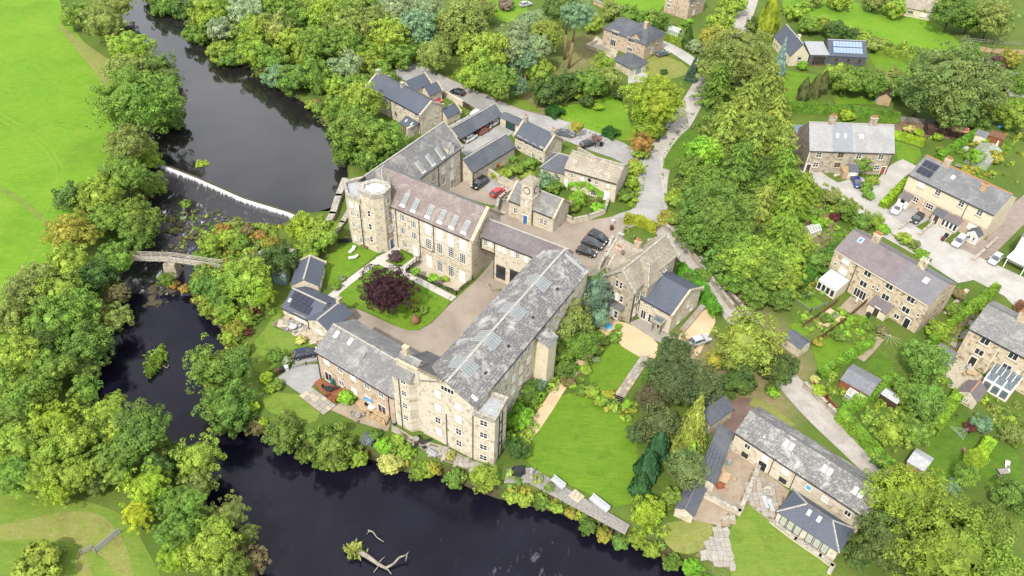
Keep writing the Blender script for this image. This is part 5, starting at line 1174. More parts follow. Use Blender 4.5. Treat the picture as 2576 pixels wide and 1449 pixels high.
def crown_cone(seed, tiers, per, lsize, droop=.25, rag=.15, sharp=1.0, dens=1.0):
    """spruce, larch: whorls of sprays on a cone, base radius 1, z from 0 to 1"""
    rng = np.random.default_rng(seed); P_, N_ = [], []
    for i in range(tiers):
        z = (i+.3)/tiers; R = (1-z)**sharp*1.0+.03; nb = max(4, int((5+13*R)*dens)); a0 = rng.random()*6.28
        for j in range(nb):
            an = a0+6.283*j/nb+rng.normal()*.12; L = R*(1+rng.normal()*rag); m = max(6, int(per*L))
            s = rng.random(m)**.6; wd = .16*(1-s*.55)*L
            x = s*L; y = rng.normal(size=m)*wd*.6; zz = z-droop*s*s*L*.35+rng.normal(size=m)*.012+.03*np.abs(y)
            P_.append(np.stack([x*math.cos(an)-y*math.sin(an), x*math.sin(an)+y*math.cos(an), zz], 1))
            o = np.array([math.cos(an)*.55, math.sin(an)*.55, .75]); N_.append(o+rng.normal(size=(m, 3))*.35)
    pos = np.vstack(P_); nor = np.vstack(N_); return leaves(pos, nor, lsize, rng, .7)
def crown_column(seed, n, lsize, flame=1.0):
    rng = np.random.default_rng(seed); z = rng.random(n); t = rng.random(n)*6.283
    lob = 1+.16*np.sin(t*5+z*9)+.1*np.sin(t*3-z*14)
    R = np.sin(np.clip(z, .02, 1)**.62*np.pi)**.55*(1-.35*z)*lob*(.86+.2*rng.random(n))
    pos = np.stack([R*np.cos(t), R*np.sin(t), z], 1); nor = np.stack([np.cos(t), np.sin(t), .5+0*z], 1)+rng.normal(size=(n, 3))*.35
    return leaves(pos, nor, lsize, rng, 1.3)
PROTO = {}
def proto(kind, builder, k, mat=LEAF):
    L = []
    for i in range(k):
        co, q = builder(i); L.append(np_mesh(kind+'_crown', co, q, mat))
    PROTO[kind] = L
proto('big', lambda i: crown_broad(11+i, 210, 165, .032, (.09, .2), .85, .3), 6)
proto('mid', lambda i: crown_broad(31+i, 100, 120, .043, (.12, .25), .88, .3), 5)
proto('small', lambda i: crown_broad(51+i, 40, 62, .078, (.2, .36), .8), 4)
proto('fine', lambda i: crown_broad(71+i, 150, 90, .032, (.12, .22), .95, .2), 2)
proto('loose', lambda i: crown_broad(81+i, 110, 130, .035, (.11, .2), .85, .4), 4)
proto('huge', lambda i: crown_broad(131+i, 460, 330, .019, (.06, .13), .85, .28), 3)
proto('spruce', lambda i: crown_cone(91+i, 22, 34, .05, .9, .12), 2, NEEDLE)
proto('larch', lambda i: crown_cone(101+i, 13, 90, .034, .12, .34, .5), 4, NEEDLE)
proto('drape', lambda i: crown_cone(111+i, 24, 40, .045, 1.7, .16, .8), 2, NEEDLE)
proto('column', lambda i: crown_column(121+i, 2600, .085), 3, NEEDLE)
def trunk_mesh(seed, limbs=6):
    r = random.Random(seed); mb = MB(); mb.tube((0, 0, -.08), (.01, .01, .34), .055, .036, 7); mb.tube((.01, .01, .34), (.02, -.02, .78), .036, .012, 6)
    for i in range(limbs):
        an = 6.283*i/limbs+r.random()*.6; z = .26+.3*r.random(); l = .24+.16*r.random(); e = (l*math.cos(an), l*math.sin(an), z+.2+.12*r.random())
        mb.tube((.01, .01, z), e, .02, .008, 5); mb.tube(e, (e[0]*1.5, e[1]*1.5, e[2]+.08), .008, .003, 4)
    return mb
TR = [trunk_mesh(5+i).mesh('trunk', BARK, True) for i in range(3)]
TRC = MB().tube((0, 0, -.04), (0, 0, .96), .022, .004, 7).mesh('trunk', BARK, True)
COLS = dict(g=(.105, .15, .026), dk=(.052, .078, .02), md=(.075, .107, .025), yg=(.165, .205, .03), ol=(.145, .158, .042), lime=(.175, .225, .022), yel=(.32, .25, .035), gold=(.2, .175, .03),
            blue=(.17, .22, .22), bg=(.115, .165, .095), pur=(.036, .013, .018), org=(.2, .115, .03), lar=(.17, .19, .04), sage=(.165, .19, .1), brn=(.13, .1, .045), red=(.085, .022, .022), pnk=(.16, .1, .09), straw=(.29, .26, .09), silver=(.18, .205, .12), br=(.13, .22, .022), gg=(.088, .132, .026))
_tr = random.Random(19)
def tree(u, v, r, col, label, kind='big', cat='tree', name=None, asp=None, group=None, hub=None, z0=None, dz=1.0):
    """u, v: crown centre on the survey sheet; r: crown radius there"""
    A = {'huge': .9, 'big': .92, 'mid': .95, 'small': .85, 'fine': 1.0, 'loose': .95}.get(kind, 1.0) if asp is None else asp
    cone = kind in ('spruce', 'larch', 'drape', 'column')
    R = r/12.0; g = 0.0
    for _ in range(3):
        if cone: zc = R*A*{'spruce': 1.7, 'larch': 1.15, 'drape': 1.6, 'column': 2.0}[kind]*.8
        else: zc = (R*A*.80+(.9+.22*R if kind in ('big', 'fine', 'loose', 'huge') else .06*R))*dz
        p = P(u, v, zc+g); R = r*depth_at(p)/FOC
        g = max(-2.6, min(0.0, gz(p.x, p.y))) if z0 is None else z0
    c = COLS[col] if isinstance(col, str) else col
    j = 1+.12*(_tr.random()*2-1)
    nm = name or ('shrub' if cat == 'shrub' else 'tree')
    o = thing(nm, label, cat, (p.x, p.y, g), 0, group); rz = _tr.random()*6.28
    cr = inst('crown', _tr.choice(PROTO[kind]), o)
    cr.color = (c[0]*j, c[1]*j*(.96+.08*_tr.random()), c[2]*j, 1)
    if cone:
        H_ = R*A*{'spruce': 3.4, 'larch': 2.3, 'drape': 3.2, 'column': 4.0}[kind]
        cr.scale = (R, R, H_); cr.rotation_euler.z = rz; cr.location.z = .05*H_ if kind != 'larch' else .1*H_
        tk = inst('trunk', TRC, o); tk.scale = (H_*.9, H_*.9, H_)
    else:
        s_ = 1.2 if kind == 'huge' else 1.04
        cr.location.z = zc; cr.scale = (R*s_, R*s_, R*A*s_); cr.rotation_euler.z = rz
        tk = inst('trunk', _tr.choice(TR), o); tk.scale = (R*1.15, R*1.15, zc*1.35); tk.rotation_euler.z = rz
    return o
def shrub(u, v, r, col, label, kind='small', group=None, asp=None, cat='shrub', name=None): return tree(u, v, r, col, label, kind, cat, name, asp, group)
GA = 'trees along the field bank'; GN = 'trees of the wood above the pool'; GR = 'trees of the belt along the lane'; GL = 'trees on the near bank'
T = tree
# --- field bank, from the top down
for a in (
 (200, 40, 40, 'g', 'mid-green tree nearest the bare shrub at the top of the field bank'),
 (262, 58, 52, 'ol', 'olive-green tree at the upper pool bend with its trunk showing', 'loose'),
 (292, 14, 42, 'ol', 'pale olive tree cut by the top edge at the pool bend', 'loose'),
 (330, 118, 52, 'yg', 'yellow-green rounded tree leaning over the upper pool'),
 (398, 165, 44, 'md', 'dark tree reaching farthest over the upper pool', 'loose'),
 (312, 178, 46, 'ol', 'olive tree beside the pale field margin'),
 (428, 200, 30, 'md', 'small dark tree overhanging the pool next to the great sycamore', 'loose'),
 (345, 268, 96, 'g', 'great round sycamore, the largest on the field bank', 'huge'),
 (420, 300, 46, 'gg', 'deep green tree on the river side of the great sycamore'),
 (325, 362, 56, 'ol', 'olive tree just above the weir end'),
 (372, 385, 36, 'yg', 'small yellowish tree touching the weir end'),
 (312, 446, 58, 'g', 'green tree directly below the weir end'),
 (380, 466, 40, 'g', 'darker tree leaning over the foot of the weir'),
 (185, 498, 46, 'md', 'dark tree at the field edge above the golden tree'),
 (246, 492, 54, 'yg', 'bright yellow-green crown above the golden tree'),
 (330, 530, 58, 'g', 'full green tree beside the white rapids'),
 (265, 552, 48, 'g', 'green tree just right of the golden tree'),
 (178, 588, 56, 'gold', 'golden autumn tree on the field bank'),
 (350, 598, 46, 'gg', 'dark tree at the near end of the footbridge'),
 (280, 646, 50, 'g', 'green tree left of the footbridge'),
 (165, 662, 50, 'yg', 'yellow-green tree below the golden tree'),
 (238, 696, 46, 'dk', 'dark shaded tree behind the footbridge rail'),
 (80, 728, 68, 'ol', 'olive tree at the field edge level with the bridge'),
 (146, 728, 62, 'yg', 'pale leafy tree in the middle of the field bank grove', 'loose'),
 (192, 770, 60, 'g', 'green tree behind the tree overhanging the dark pool'),
 (142, 808, 64, 'g', 'broad tree in the shadowed middle of the grove'),
 (288, 800, 40, 'ol', 'olive branch-tipped tree overhanging the dark pool', 'loose'),
 (205, 862, 66, 'gg', 'deep green tree at the water edge of the dark pool'),
 (110, 850, 52, 'md', 'dark tree left of the water-edge tree'),
 (252, 880, 38, 'dk', 'small dark tree dipping into the dark pool', 'loose'),
 (294, 740, 30, 'brn', 'brownish bush below the footbridge rapids', 'loose'),
 (44, 905, 66, 'yg', 'yellowish tree at the left edge above the lower grove'),
 (136, 928, 56, 'g', 'green tree in the lower grove', 'loose'),
 (212, 930, 44, 'md', 'dark tree with bare branches over the pool', 'loose'),
 (85, 978, 54, 'g', 'green tree at the left edge of the lower grove'),
 (34, 1040, 58, 'g', 'tree cut by the left edge at mid height of the lower grove'),
 (52, 1118, 60, 'yg', 'pale tree near the left edge, second from the bottom'),
 (135, 1058, 56, 'lime', 'bright lime tree in the centre of the lower grove', 'loose'),
 (182, 1115, 58, 'yg', 'large lime-green tree with hanging clusters', 'loose'),
 (112, 1150, 52, 'yg', 'lime-green tree left of the hanging clusters', 'loose'),
 (264, 1040, 44, 'yg', 'pale tree rising beside the narrow channel', 'loose'),
 (355, 1082, 70, 'gg', 'dense dark-green tree at the water in the lower grove', 'big'),
 (315, 1136, 50, 'g', 'green tree between the dense dark tree and the yellow maple'),
 (285, 1004, 30, 'yg', 'small pale tree tip by the narrow channel', 'loose'),
 (186, 1190, 52, 'yg', 'leafy tree at the bottom of the lower grove', 'loose'),
 (40, 1195, 54, 'g', 'lowest tree at the left edge beside the meadow'),
 (148, 1240, 40, 'lime', 'small bright tree reaching into the meadow', 'loose'),
 (365, 1222, 52, 'lime', 'bright yellow-green maple with golden patches by the river', 'loose'),
 (345, 1300, 40, (.27, .27, .02), 'low golden-green maple beside the field gate', 'loose'),
 (500, 1150, 58, 'yg', 'pale tree with pointed boughs over the river', 'loose'),
 (498, 1222, 46, 'ol', 'olive tree beneath the pointed boughs', 'loose'),
 (430, 1270, 44, 'g', 'green tree right of the yellow maple'),
 (450, 1330, 58, 'g', 'round green tree near the bottom of the near bank'),
 (576, 1292, 46, 'ol', 'olive tree jutting over the river near the bottom', 'loose'),
 (530, 1376, 62, 'yg', 'leafy tree at the bottom edge of the near bank', 'loose'),
 (440, 1402, 42, 'lime', 'light green tree at the bottom edge beside the meadow', 'loose'),
 (618, 1345, 32, 'ol', 'thin tree leaning over the river at the bottom', 'loose'),
 (636, 1408, 40, 'brn', 'brown bush at the water near the bottom edge', 'loose'),
 (580, 1436, 46, 'g', 'tree cut by the bottom edge beside the brown bush'),
 (395, 1180, 40, 'md', 'dark tree in shade above the yellow maple'),
 (240, 1215, 34, 'md', 'shaded bush at the meadow corner'),
 (95, 1420, 56, 'yg', 'spreading bush at the bottom left corner', 'small'),
 (130, 1395, 30, 'g', 'low bush left of the field gate', 'small'),
 (20, 800, 46, 'ol', 'olive tree at the left edge beside the field corner'), (10, 960, 50, 'g', 'tree cut by the left edge above the lower grove'), (60, 1010, 46, 'yg', 'light tree behind the left-edge trees of the lower grove', 'loose'), (5, 1100, 50, 'yg', 'pale tree cut by the left edge low in the grove'), (85, 1090, 48, 'g', 'green tree inside the lower grove, left part'), (230, 1090, 48, 'g', 'green tree between the lime tree and the dense dark one'), (215, 985, 42, 'g', 'tree at the top of the narrow channel', 'loose'), (300, 1085, 44, 'yg', 'light tree left of the dense dark one', 'loose'), (260, 1160, 46, 'g', 'green tree below the lime trees', 'loose'), (90, 1205, 48, 'yg', 'light tree at the meadow edge of the grove', 'loose'), (175, 855, 44, 'md', 'dark tree behind the water-edge tree'), (60, 860, 50, 'g', 'green tree near the left edge above the grove'), (300, 1195, 40, 'g', 'green tree left of the yellow maple', 'loose'), (540, 1330, 44, 'yg', 'light tree between the olive ones near the bottom', 'loose'), (480, 1270, 44, 'g', 'green tree in the middle of the near bank', 'loose')):
    T(*a[:5], **({'kind': a[5]} if len(a) > 5 else {'kind': 'mid' if a[2] < 50 else 'big'}), group=GA)
# --- wood above the pool
for a in (
 (415, 10, 40, 'gg', 'dark tree overhanging the pool at the top edge'), (395, -20, 40, 'md', 'dark tree cut by the top edge left of the pool wood'), (455, 25, 34, 'md', 'dark tree second from the top along the pool wood'),
 (520, 40, 44, 'yg', 'yellow-green tree at the top of the pool wood'), (500, 90, 36, 'g', 'green tree at the water near the top of the pool wood'), (555, 75, 34, 'silver', 'whitish silver-leaved tree in the pool wood'),
 (615, 30, 46, 'silver', 'silvery tree behind the whitish tree'), (555, 118, 38, 'yg', 'bright tree below the silver-leaved one'), (585, 145, 36, 'gg', 'dark tree at the water below the bright one'), (640, 80, 50, 'yg', 'large yellow-green tree in the middle of the pool wood'),
 (640, 140, 40, 'yg', 'yellowish tree hanging low over the pool'), (690, 75, 48, 'ol', 'olive tree with bare branches showing in the pool wood', 'loose'), (680, 150, 40, 'g', 'green tree at the water with a rusty bush beneath'),
 (760, 40, 46, 'g', 'dark-edged tree at the top centre of the pool wood'), (735, 105, 44, 'yg', 'light green tree right of the bare branches'), (820, 40, 56, 'yg', 'broad bright crown near the top of the wood'), (800, 110, 52, 'g', 'green tree in the heart of the wood'),
 (740, 205, 44, 'gg', 'blue-green round tree at the water'), (700, 190, 36, 'bg', 'pale blue-green bush-like tree at the water'), (790, 190, 44, 'g', 'green tree left of the green cone conifer'), (870, 110, 50, 'g', 'tree behind the silvery willow'),
 (870, 170, 44, 'sage', 'silvery willow above the riverside house'), (930, 60, 54, 'ol', 'olive tree in the upper wood'), (905, 20, 44, 'g', 'tree cut by the top edge over the upper wood'), (985, 90, 52, 'yg', 'yellow-green tree in the upper wood'), (1000, 25, 46, 'sage', 'greyish tree cut by the top edge'),
 (930, 150, 42, 'yg', 'bright tree behind the riverside house'), (955, 120, 36, 'lime', 'lime tree sprig behind the riverside house'), (1050, 70, 56, 'bg', 'blue-green tree in the dark hollow of the wood'), (1070, 20, 44, 'sage', 'pale willow-like tree at the top edge', 'fine'), (1110, 80, 44, 'gg', 'dark tree left of the drooping willow'),
 (1165, 60, 66, 'ol', 'tall drooping olive willow at the end of the wood', 'fine'), (1095, 140, 44, 'ol', 'olive bush-tree at the end of the access road', 'fine'), (1000, 140, 40, 'g', 'tree beside the road end garden'), (900, 220, 40, 'g', 'green tree left of the riverside house gable'), (1205, 20, 44, 'ol', 'olive tree cut by the top edge beside the pink shrub lawn', 'fine'),
 (700, 20, 46, 'g', 'dark tree cut by the top edge in the middle of the wood'), (590, 0, 44, 'g', 'tree cut by the top edge behind the silver ones'), (860, 60, 50, 'ol', 'olive tree behind the bright broad crown of the wood'), (770, 140, 36, 'yg', 'light tree in front of the wood centre'), (840, 215, 30, 'yg', 'light bush-tree by the cone conifer'),
 (1060, 118, 34, 'gg', 'dark tree above the road-end garden'), (660, -10, 44, 'yg', 'light tree cut by the top edge left of centre'), (960, 190, 36, 'g', 'round tree between willow and riverside house')):
    T(*a[:5], **({'kind': a[5]} if len(a) > 5 else {'kind': 'mid' if a[2] < 45 else 'big'}), group=GN)
T(800, 205, 22, 'gg', 'neat green cone conifer at the pool edge', 'column', asp=.9)
for a in ((905, 255, 58, 'yg', 'large tree against the left wall of the riverside house'), (860, 270, 40, 'g', 'green tree at the pool bank beside the grassy slope'), (895, 330, 66, 'g', 'broad green tree over the pool in front of the riverside house'), (960, 345, 58, 'g', 'green tree right of the broad pool tree'), (870, 385, 40, 'g', 'lowest tree at the pool by the mill corner'), (930, 395, 40, 'gg', 'dark tree touching the mill roof'), (985, 390, 30, 'md', 'dark bush behind the mill roof ridge')):
    T(*a[:5], kind='big' if a[2] > 45 else 'mid', group=GN)
# --- park north of the road
for a in ((1220, 135, 66, 'yg', 'large bright tree by the bend of the access road', 'big'), (1250, 205, 50, 'g', 'round green tree at the access road verge', 'big'), (1200, 190, 44, 'yg', 'yellow-green tree left of the round verge tree', 'mid'), (1120, 105, 30, 'ol', 'small olive tree at the road head', 'fine'),
 (1648, 262, 72, (.16, .19, .02), 'great golden-green beech at the lane corner', 'huge'), (1632, 318, 40, (.15, .18, .02), 'hanging golden-green tree just below the great beech', 'mid'),
 (1360, 185, 36, 'yg', 'yellowish tree by the pines', 'mid'), (1520, 160, 30, 'yg', 'small tree with orange leaves below the hilltop terrace', 'loose'), (1490, 205, 44, 'g', 'spreading low tree in the park shrubbery', 'loose'), (1535, 195, 34, 'ol', 'olive spreading tree below the garage', 'loose'), (1440, 215, 40, 'dk', 'dark evergreen in the park shrubbery', 'mid'), (1378, 232, 44, 'dk', 'big dark bush above the clipped cube hedge', 'mid'),
 (1335, 60, 40, 'sage', 'pale pine at the top left of the park', 'fine'), (1300, 95, 44, 'sage', 'blue-grey pine beside the round verge trees', 'fine'), (1375, 90, 46, 'lar', 'yellowish larch in the pine group', 'fine'), (1290, 165, 30, 'bg', 'low blue-green pine by the road', 'fine'), (1300, 215, 28, 'bg', 'lowest pine of the group at the road', 'fine'),
 (1400, 25, 40, 'dk', 'dark pine behind the tall leaning one', 'fine'),
 (1810, 60, 40, 'yg', 'golden bushy tree beside the upper lane', 'mid'), (1795, 100, 38, 'gold', 'golden tree right of the dark column cypress', 'mid'), (1840, 12, 36, 'yg', 'yellowish tree at the top of the upper lane', 'mid'), (1750, 118, 20, 'sage', 'small clipped silvery tree by the hilltop drive', 'mid'), (1585, 45, 34, 'g', 'shrubby tree behind the hilltop house', 'mid'), (1630, 50, 30, 'g', 'second shrubby tree behind the hilltop house', 'mid'), (1540, 30, 30, 'ol', 'bush-tree left behind the hilltop house', 'mid'), (1660, 55, 26, 'gg', 'blue-green shrub tree behind the hilltop house', 'mid'), (1490, 60, 28, 'yg', 'bush beside the hilltop terrace', 'mid')):
    T(*a[:6])
T(1932, 58, 26, (.2, .2, .02), 'tall golden column conifer beside the upper lane', 'column', asp=1.0)
T(1893, 62, 20, 'dk', 'dark yew bush beside the upper lane', 'mid')
T(1730, 100, 13, 'dk', 'slim dark cypress by the hilltop drive', 'column', asp=1.05)
# --- belt along the lane
for a in ((1858, 140, 78, 'ol', 'broad olive beech at the top of the lane belt', 'huge'), (1800, 175, 50, 'ol', 'olive tree left of the broad beech topping the lane belt', 'big'), (1905, 180, 50, 'ol', 'pale tree right of the broad beech topping the lane belt', 'big'),
 (1772, 382, 46, 'br', 'bright green broadleaf beside the lane verge', 'big'), (1745, 425, 36, 'g', 'green broadleaf at the lane bend', 'mid'), (1775, 465, 54, 'g', 'broadleaf with yellowing top above the dark one', 'big'), (1790, 545, 84, 'gg', 'great dark-green tree at the centre of the lane belt', 'huge'), (1750, 590, 50, 'gg', 'dark tree between the great dark one and the gothic house', 'big'), (1845, 612, 60, 'g', 'green tree below the great dark one', 'big'), (1872, 655, 60, 'yg', 'bright green tree above the lower lane', 'big'), (1930, 690, 52, 'g', 'green tree at the allotment end of the belt', 'big'), (1905, 640, 50, 'yg', 'bright tree between the larches and the green belt trees', 'big'), (1850, 705, 42, 'g', 'green tree overhanging the lower lane wall', 'mid'), (2005, 615, 40, 'yg', 'light tree at the allotment side of the larches', 'fine'), (1970, 700, 44, 'yg', 'yellow-green tree above the small terraced lawn', 'big'), (1700, 500, 26, 'yg', 'yellowing bush at the lane bend', 'mid'), (1680, 548, 24, 'gold', 'golden bush at the junction', 'small'),
 (1815, 660, 46, 'gg', 'dark tree leaning over the lower lane', 'mid'), (1985, 665, 44, 'yg', 'yellowish tree next to the hedge bank', 'fine'), (1900, 740, 40, 'g', 'tree beside the lane wall', 'mid'), (1960, 755, 36, 'gg', 'dark bush-tree above the small terraced lawn', 'mid')):
    T(*a[:6], group=GR)
for i, (u, v, r, c, lb) in enumerate(((1802, 225, 42, 'g', 'dark green larch at the upper left of the larch stand'), (1925, 240, 52, 'lar', 'pale larch at the upper right of the larch stand'), (1870, 285, 54, 'lar', 'pale larch in the second row of the stand'), (1950, 300, 44, 'lar', 'larch nearest the long hedge'), (1825, 330, 48, 'lar', 'larch on the lane side of the stand'), (1895, 365, 60, 'lar', 'tallest larch with visible trunk in the stand'), (1960, 375, 46, 'lar', 'larch touching the dark gable'), (1858, 420, 48, (.11, .16, .03), 'green larch left of the hollow'), (1962, 440, 52, (.13, .18, .025), 'larch in front of the dark-gabled terrace'), (2015, 485, 40, (.14, .19, .025), 'larch leaning over the concrete lane'), (1915, 522, 44, 'lar', 'slender pale larch right of the great dark tree'), (1978, 540, 48, (.13, .18, .025), 'larch above the allotment'), (1962, 615, 56, (.12, .165, .025), 'lowest larch of the stand'), (1920, 445, 40, 'md', 'shaded larch in the hollow'))):
    T(u, v, r, c, lb, 'larch', asp=1.0, group='larches of the lane belt')
T(1964, 150, 24, 'blue', 'tall blue spruce beside the modern house', 'spruce', asp=1.15)
T(1744, 178, 22, (.05, .075, .055), 'dark blue-green spruce at the lane edge', 'spruce', asp=.9)
for u, v, lb in ((2022, 232, 'left of three dark cypresses by the long hedge'), (2052, 224, 'middle of three dark cypresses by the long hedge'), (2070, 214, 'right of three dark cypresses by the long hedge')): T(u, v, 15, (.075, .08, .03), lb, 'column', asp=.95)
# --- upper right gardens
for a in ((2395, 220, 108, (.105, .135, .04), 'great spreading tree behind the terraces, largest at the upper right', 'huge'), (2320, 240, 56, (.095, .13, .045), 'tree pressed against the left side of the great spreading tree', 'big'), (2400, 285, 56, (.1, .13, .035), 'tree in front of the great spreading tree, above the sheds', 'big'), (2140, 205, 44, 'g', 'leafy thicket tree below the modern house', 'mid'), (2190, 215, 40, 'g', 'middle thicket tree below the modern house', 'mid'), (2235, 205, 38, 'ol', 'right thicket tree below the modern house', 'mid'), (2105, 192, 36, 'yg', 'light thicket tree nearest the modern house', 'mid'), (2270, 225, 36, 'gg', 'dark tree left of the great spreading tree', 'mid'),
 (2395, 30, 50, 'gg', 'dark tree at the top beside the bungalow', 'big'), (2440, 50, 44, 'g', 'tree in the top right grove', 'mid'), (2495, 45, 52, 'ol', 'large olive tree in the top right grove', 'big'), (2370, 20, 26, 'yg', 'yellow-green sprig tree by the bungalow', 'mid'), (2100, 78, 30, 'dk', 'dark evergreen behind the modern house', 'mid'), (2060, 62, 26, 'yg', 'yellowish bush behind the modern house', 'mid'), (2145, 90, 24, 'dk', 'second dark evergreen behind the modern house', 'mid'), (2170, 100, 24, 'yg', 'yellowish bush at the paddock hedge', 'mid'), (2030, 65, 26, 'g', 'green bush behind the slate gable', 'mid'), (2200, 115, 22, 'ol', 'olive bush on the paddock hedge line', 'mid'),
 (2490, 160, 30, (.07, .03, .04), 'dark purple tree by the flat-roofed house', 'loose'), (2540, 150, 26, 'gold', 'yellowing tree by the right edge', 'mid'), (2515, 195, 26, 'ol', 'olive tree right of the great spreading tree', 'mid'), (2560, 210, 36, 'g', 'tree at the right edge above the garden lawn', 'mid'), (2480, 255, 40, 'gold', 'golden-leaved tree right of the great spreading tree', 'mid'), (2545, 290, 44, 'yg', 'yellow-green tree at the right edge', 'mid'), (2460, 300, 36, 'gg', 'dark tree below the golden-leaved one', 'mid'), (2010, 30, 30, 'yg', 'hedgerow tree beside the paddock corner', 'mid'), (2045, -5, 30, 'ol', 'hedgerow tree at the top of the paddock', 'mid'), (2110, 0, 30, 'yg', 'bushy tree above the paddock', 'mid'), (2200, 5, 32, 'ol', 'olive tree above the paddock centre', 'mid'), (2250, 20, 30, 'yg', 'yellowish tree above the paddock', 'mid'), (2440, 130, 26, 'g', 'garden tree beside the pale fence', 'mid'), (2020, 165, 14, 'br', 'round bush in front of the modern house glazing', 'small')):
    T(*a[:6])
# --- gardens of the terraces
for a in ((2330, 905, 56, 'gg', 'dark garden tree in front of the stone terrace gable', 'big'), (2280, 990, 40, 'g', 'tree in the garden between the hedges', 'mid'), (2330, 1010, 48, 'gg', 'feathery dark tree above the shady lawn', 'fine'), (2240, 1085, 44, 'yg', 'yellowish apple tree inside the hedge corner', 'loose'), (2300, 1080, 44, 'g', 'green fruit tree right of the apple tree', 'loose'), (1880, 855, 82, (.15, .165, .03), 'big yellowing sycamore with pale bare boughs', 'loose'), (1870, 880, 60, (.13, .15, .03), 'dense yellowish tree inside the big sycamore boughs', 'big'), (1960, 930, 50, 'dk', 'dark tree right of the sycamore', 'mid'), (1860, 960, 44, 'dk', 'shaded tree below the big sycamore', 'mid'), (1800, 905, 26, 'gold', 'thin golden tree between the sycamore and the drive', 'loose'),
 (2455, 1155, 28, 'lime', 'yellow-green conifer bush beside the shady lawn', 'fine'), (2430, 1195, 30, 'g', 'green bush below the yellow-green conifer', 'fine'), (2390, 1230, 26, 'bg', 'blue-green shrub by the lime conifer hedge', 'mid'), (2470, 1070, 26, 'bg', 'grey-green tree near the clothes airer', 'mid'), (2440, 1075, 16, 'red', 'small dark red maple near the clothes airer', 'small'), (2545, 1245, 44, 'gg', 'dark tree at the right edge by the decking', 'mid'), (2545, 1095, 28, 'ol', 'olive tree at the right edge', 'mid'),
 (2105, 405, 22, 'yg', 'climber tree against the grey-roofed terrace', 'small'), (2165, 410, 30, 'g', 'wall-trained tree between terrace windows', 'mid'), (2055, 655, 38, 'gg', 'bushy hedge tree left of the purple-roofed terrace', 'mid')):
    T(*a[:6])
T(2285, 1260, 100, (.135, .165, .02), 'broad bright lime cypress at the bottom right', 'huge', asp=.8)
T(2400, 1385, 130, (.115, .145, .02), 'huge yellow-green conifer at the bottom right corner', 'huge', asp=.85)
T(2240, 1360, 74, (.075, .09, .026), 'dark speckled tree beside the sunroom', 'huge')
T(2160, 1400, 34, 'dk', 'dark shrub tree against the sunroom end', 'mid')
T(2500, 1330, 60, (.11, .14, .025), 'conifer crown at the right edge beside the timber deck', 'fine')
# --- gothic house garden
for a in ((1700, 880, 44, (.06, .085, .03), 'dark yew at the gravel drive', 'fine'), (1690, 955, 70, (.06, .078, .03), 'big dark yew in the middle of the yew group', 'huge'), (1765, 970, 52, (.075, .09, .035), 'right-hand yew of the group', 'fine'), (1640, 1000, 44, (.075, .07, .035), 'brownish yew beside the narrow lawn', 'fine'), (1660, 1065, 54, (.07, .075, .03), 'lower brownish yew beside the big lawn', 'fine'), (1725, 1180, 54, (.09, .115, .04), 'round olive conifer behind the river lawn', 'fine'), (1632, 1292, 44, 'lime', 'bright lime shrub tree at the corner of the river lawn', 'mid'), (1690, 1255, 30, 'g', 'green bush below the olive conifer', 'mid'), (1610, 1090, 30, (.06, .08, .03), 'dark bush at the upper corner of the river lawn', 'mid')):
    T(*a[:6])
T(1742, 1075, 64, (.16, .165, .035), 'tall bright drooping spruce beside the barn', 'drape', asp=1.0)
T(1735, 1150, 40, (.17, .21, .03), 'lower bright spruce above the slate outbuilding', 'drape', asp=.8)
T(1628, 1180, 32, (.035, .085, .035), 'dark green cypress at the lawn edge', 'column', asp=.8)
T(1655, 1130, 28, (.035, .08, .035), 'second dark cypress behind the lawn edge', 'column', asp=.85)
T(1610, 1225, 26, (.035, .085, .03), 'low dark cypress at the bottom of the lawn edge', 'column', asp=.8)
T(1500, 745, 42, (.105, .145, .11), 'tall blue-green cedar against the long mill end', 'fine', asp=1.7)
T(1510, 800, 26, (.13, .18, .13), 'low blue-green cedar bough beside the gravel drive', 'fine')
for a in ((1425, 812, 64, 'ol', 'feathery olive tree against the long mill wall', 'fine'), (1458, 748, 48, 'ol', 'upper olive tree behind the long mill roof', 'fine'), (1405, 885, 48, 'g', 'green tree at the foot of the stair block', 'mid'), (1465, 865, 44, 'g', 'darker tree beside the gravel path', 'fine'), (1420, 925, 28, 'gg', 'dark bush at the gravel path bend', 'mid')):
    T(*a[:6])
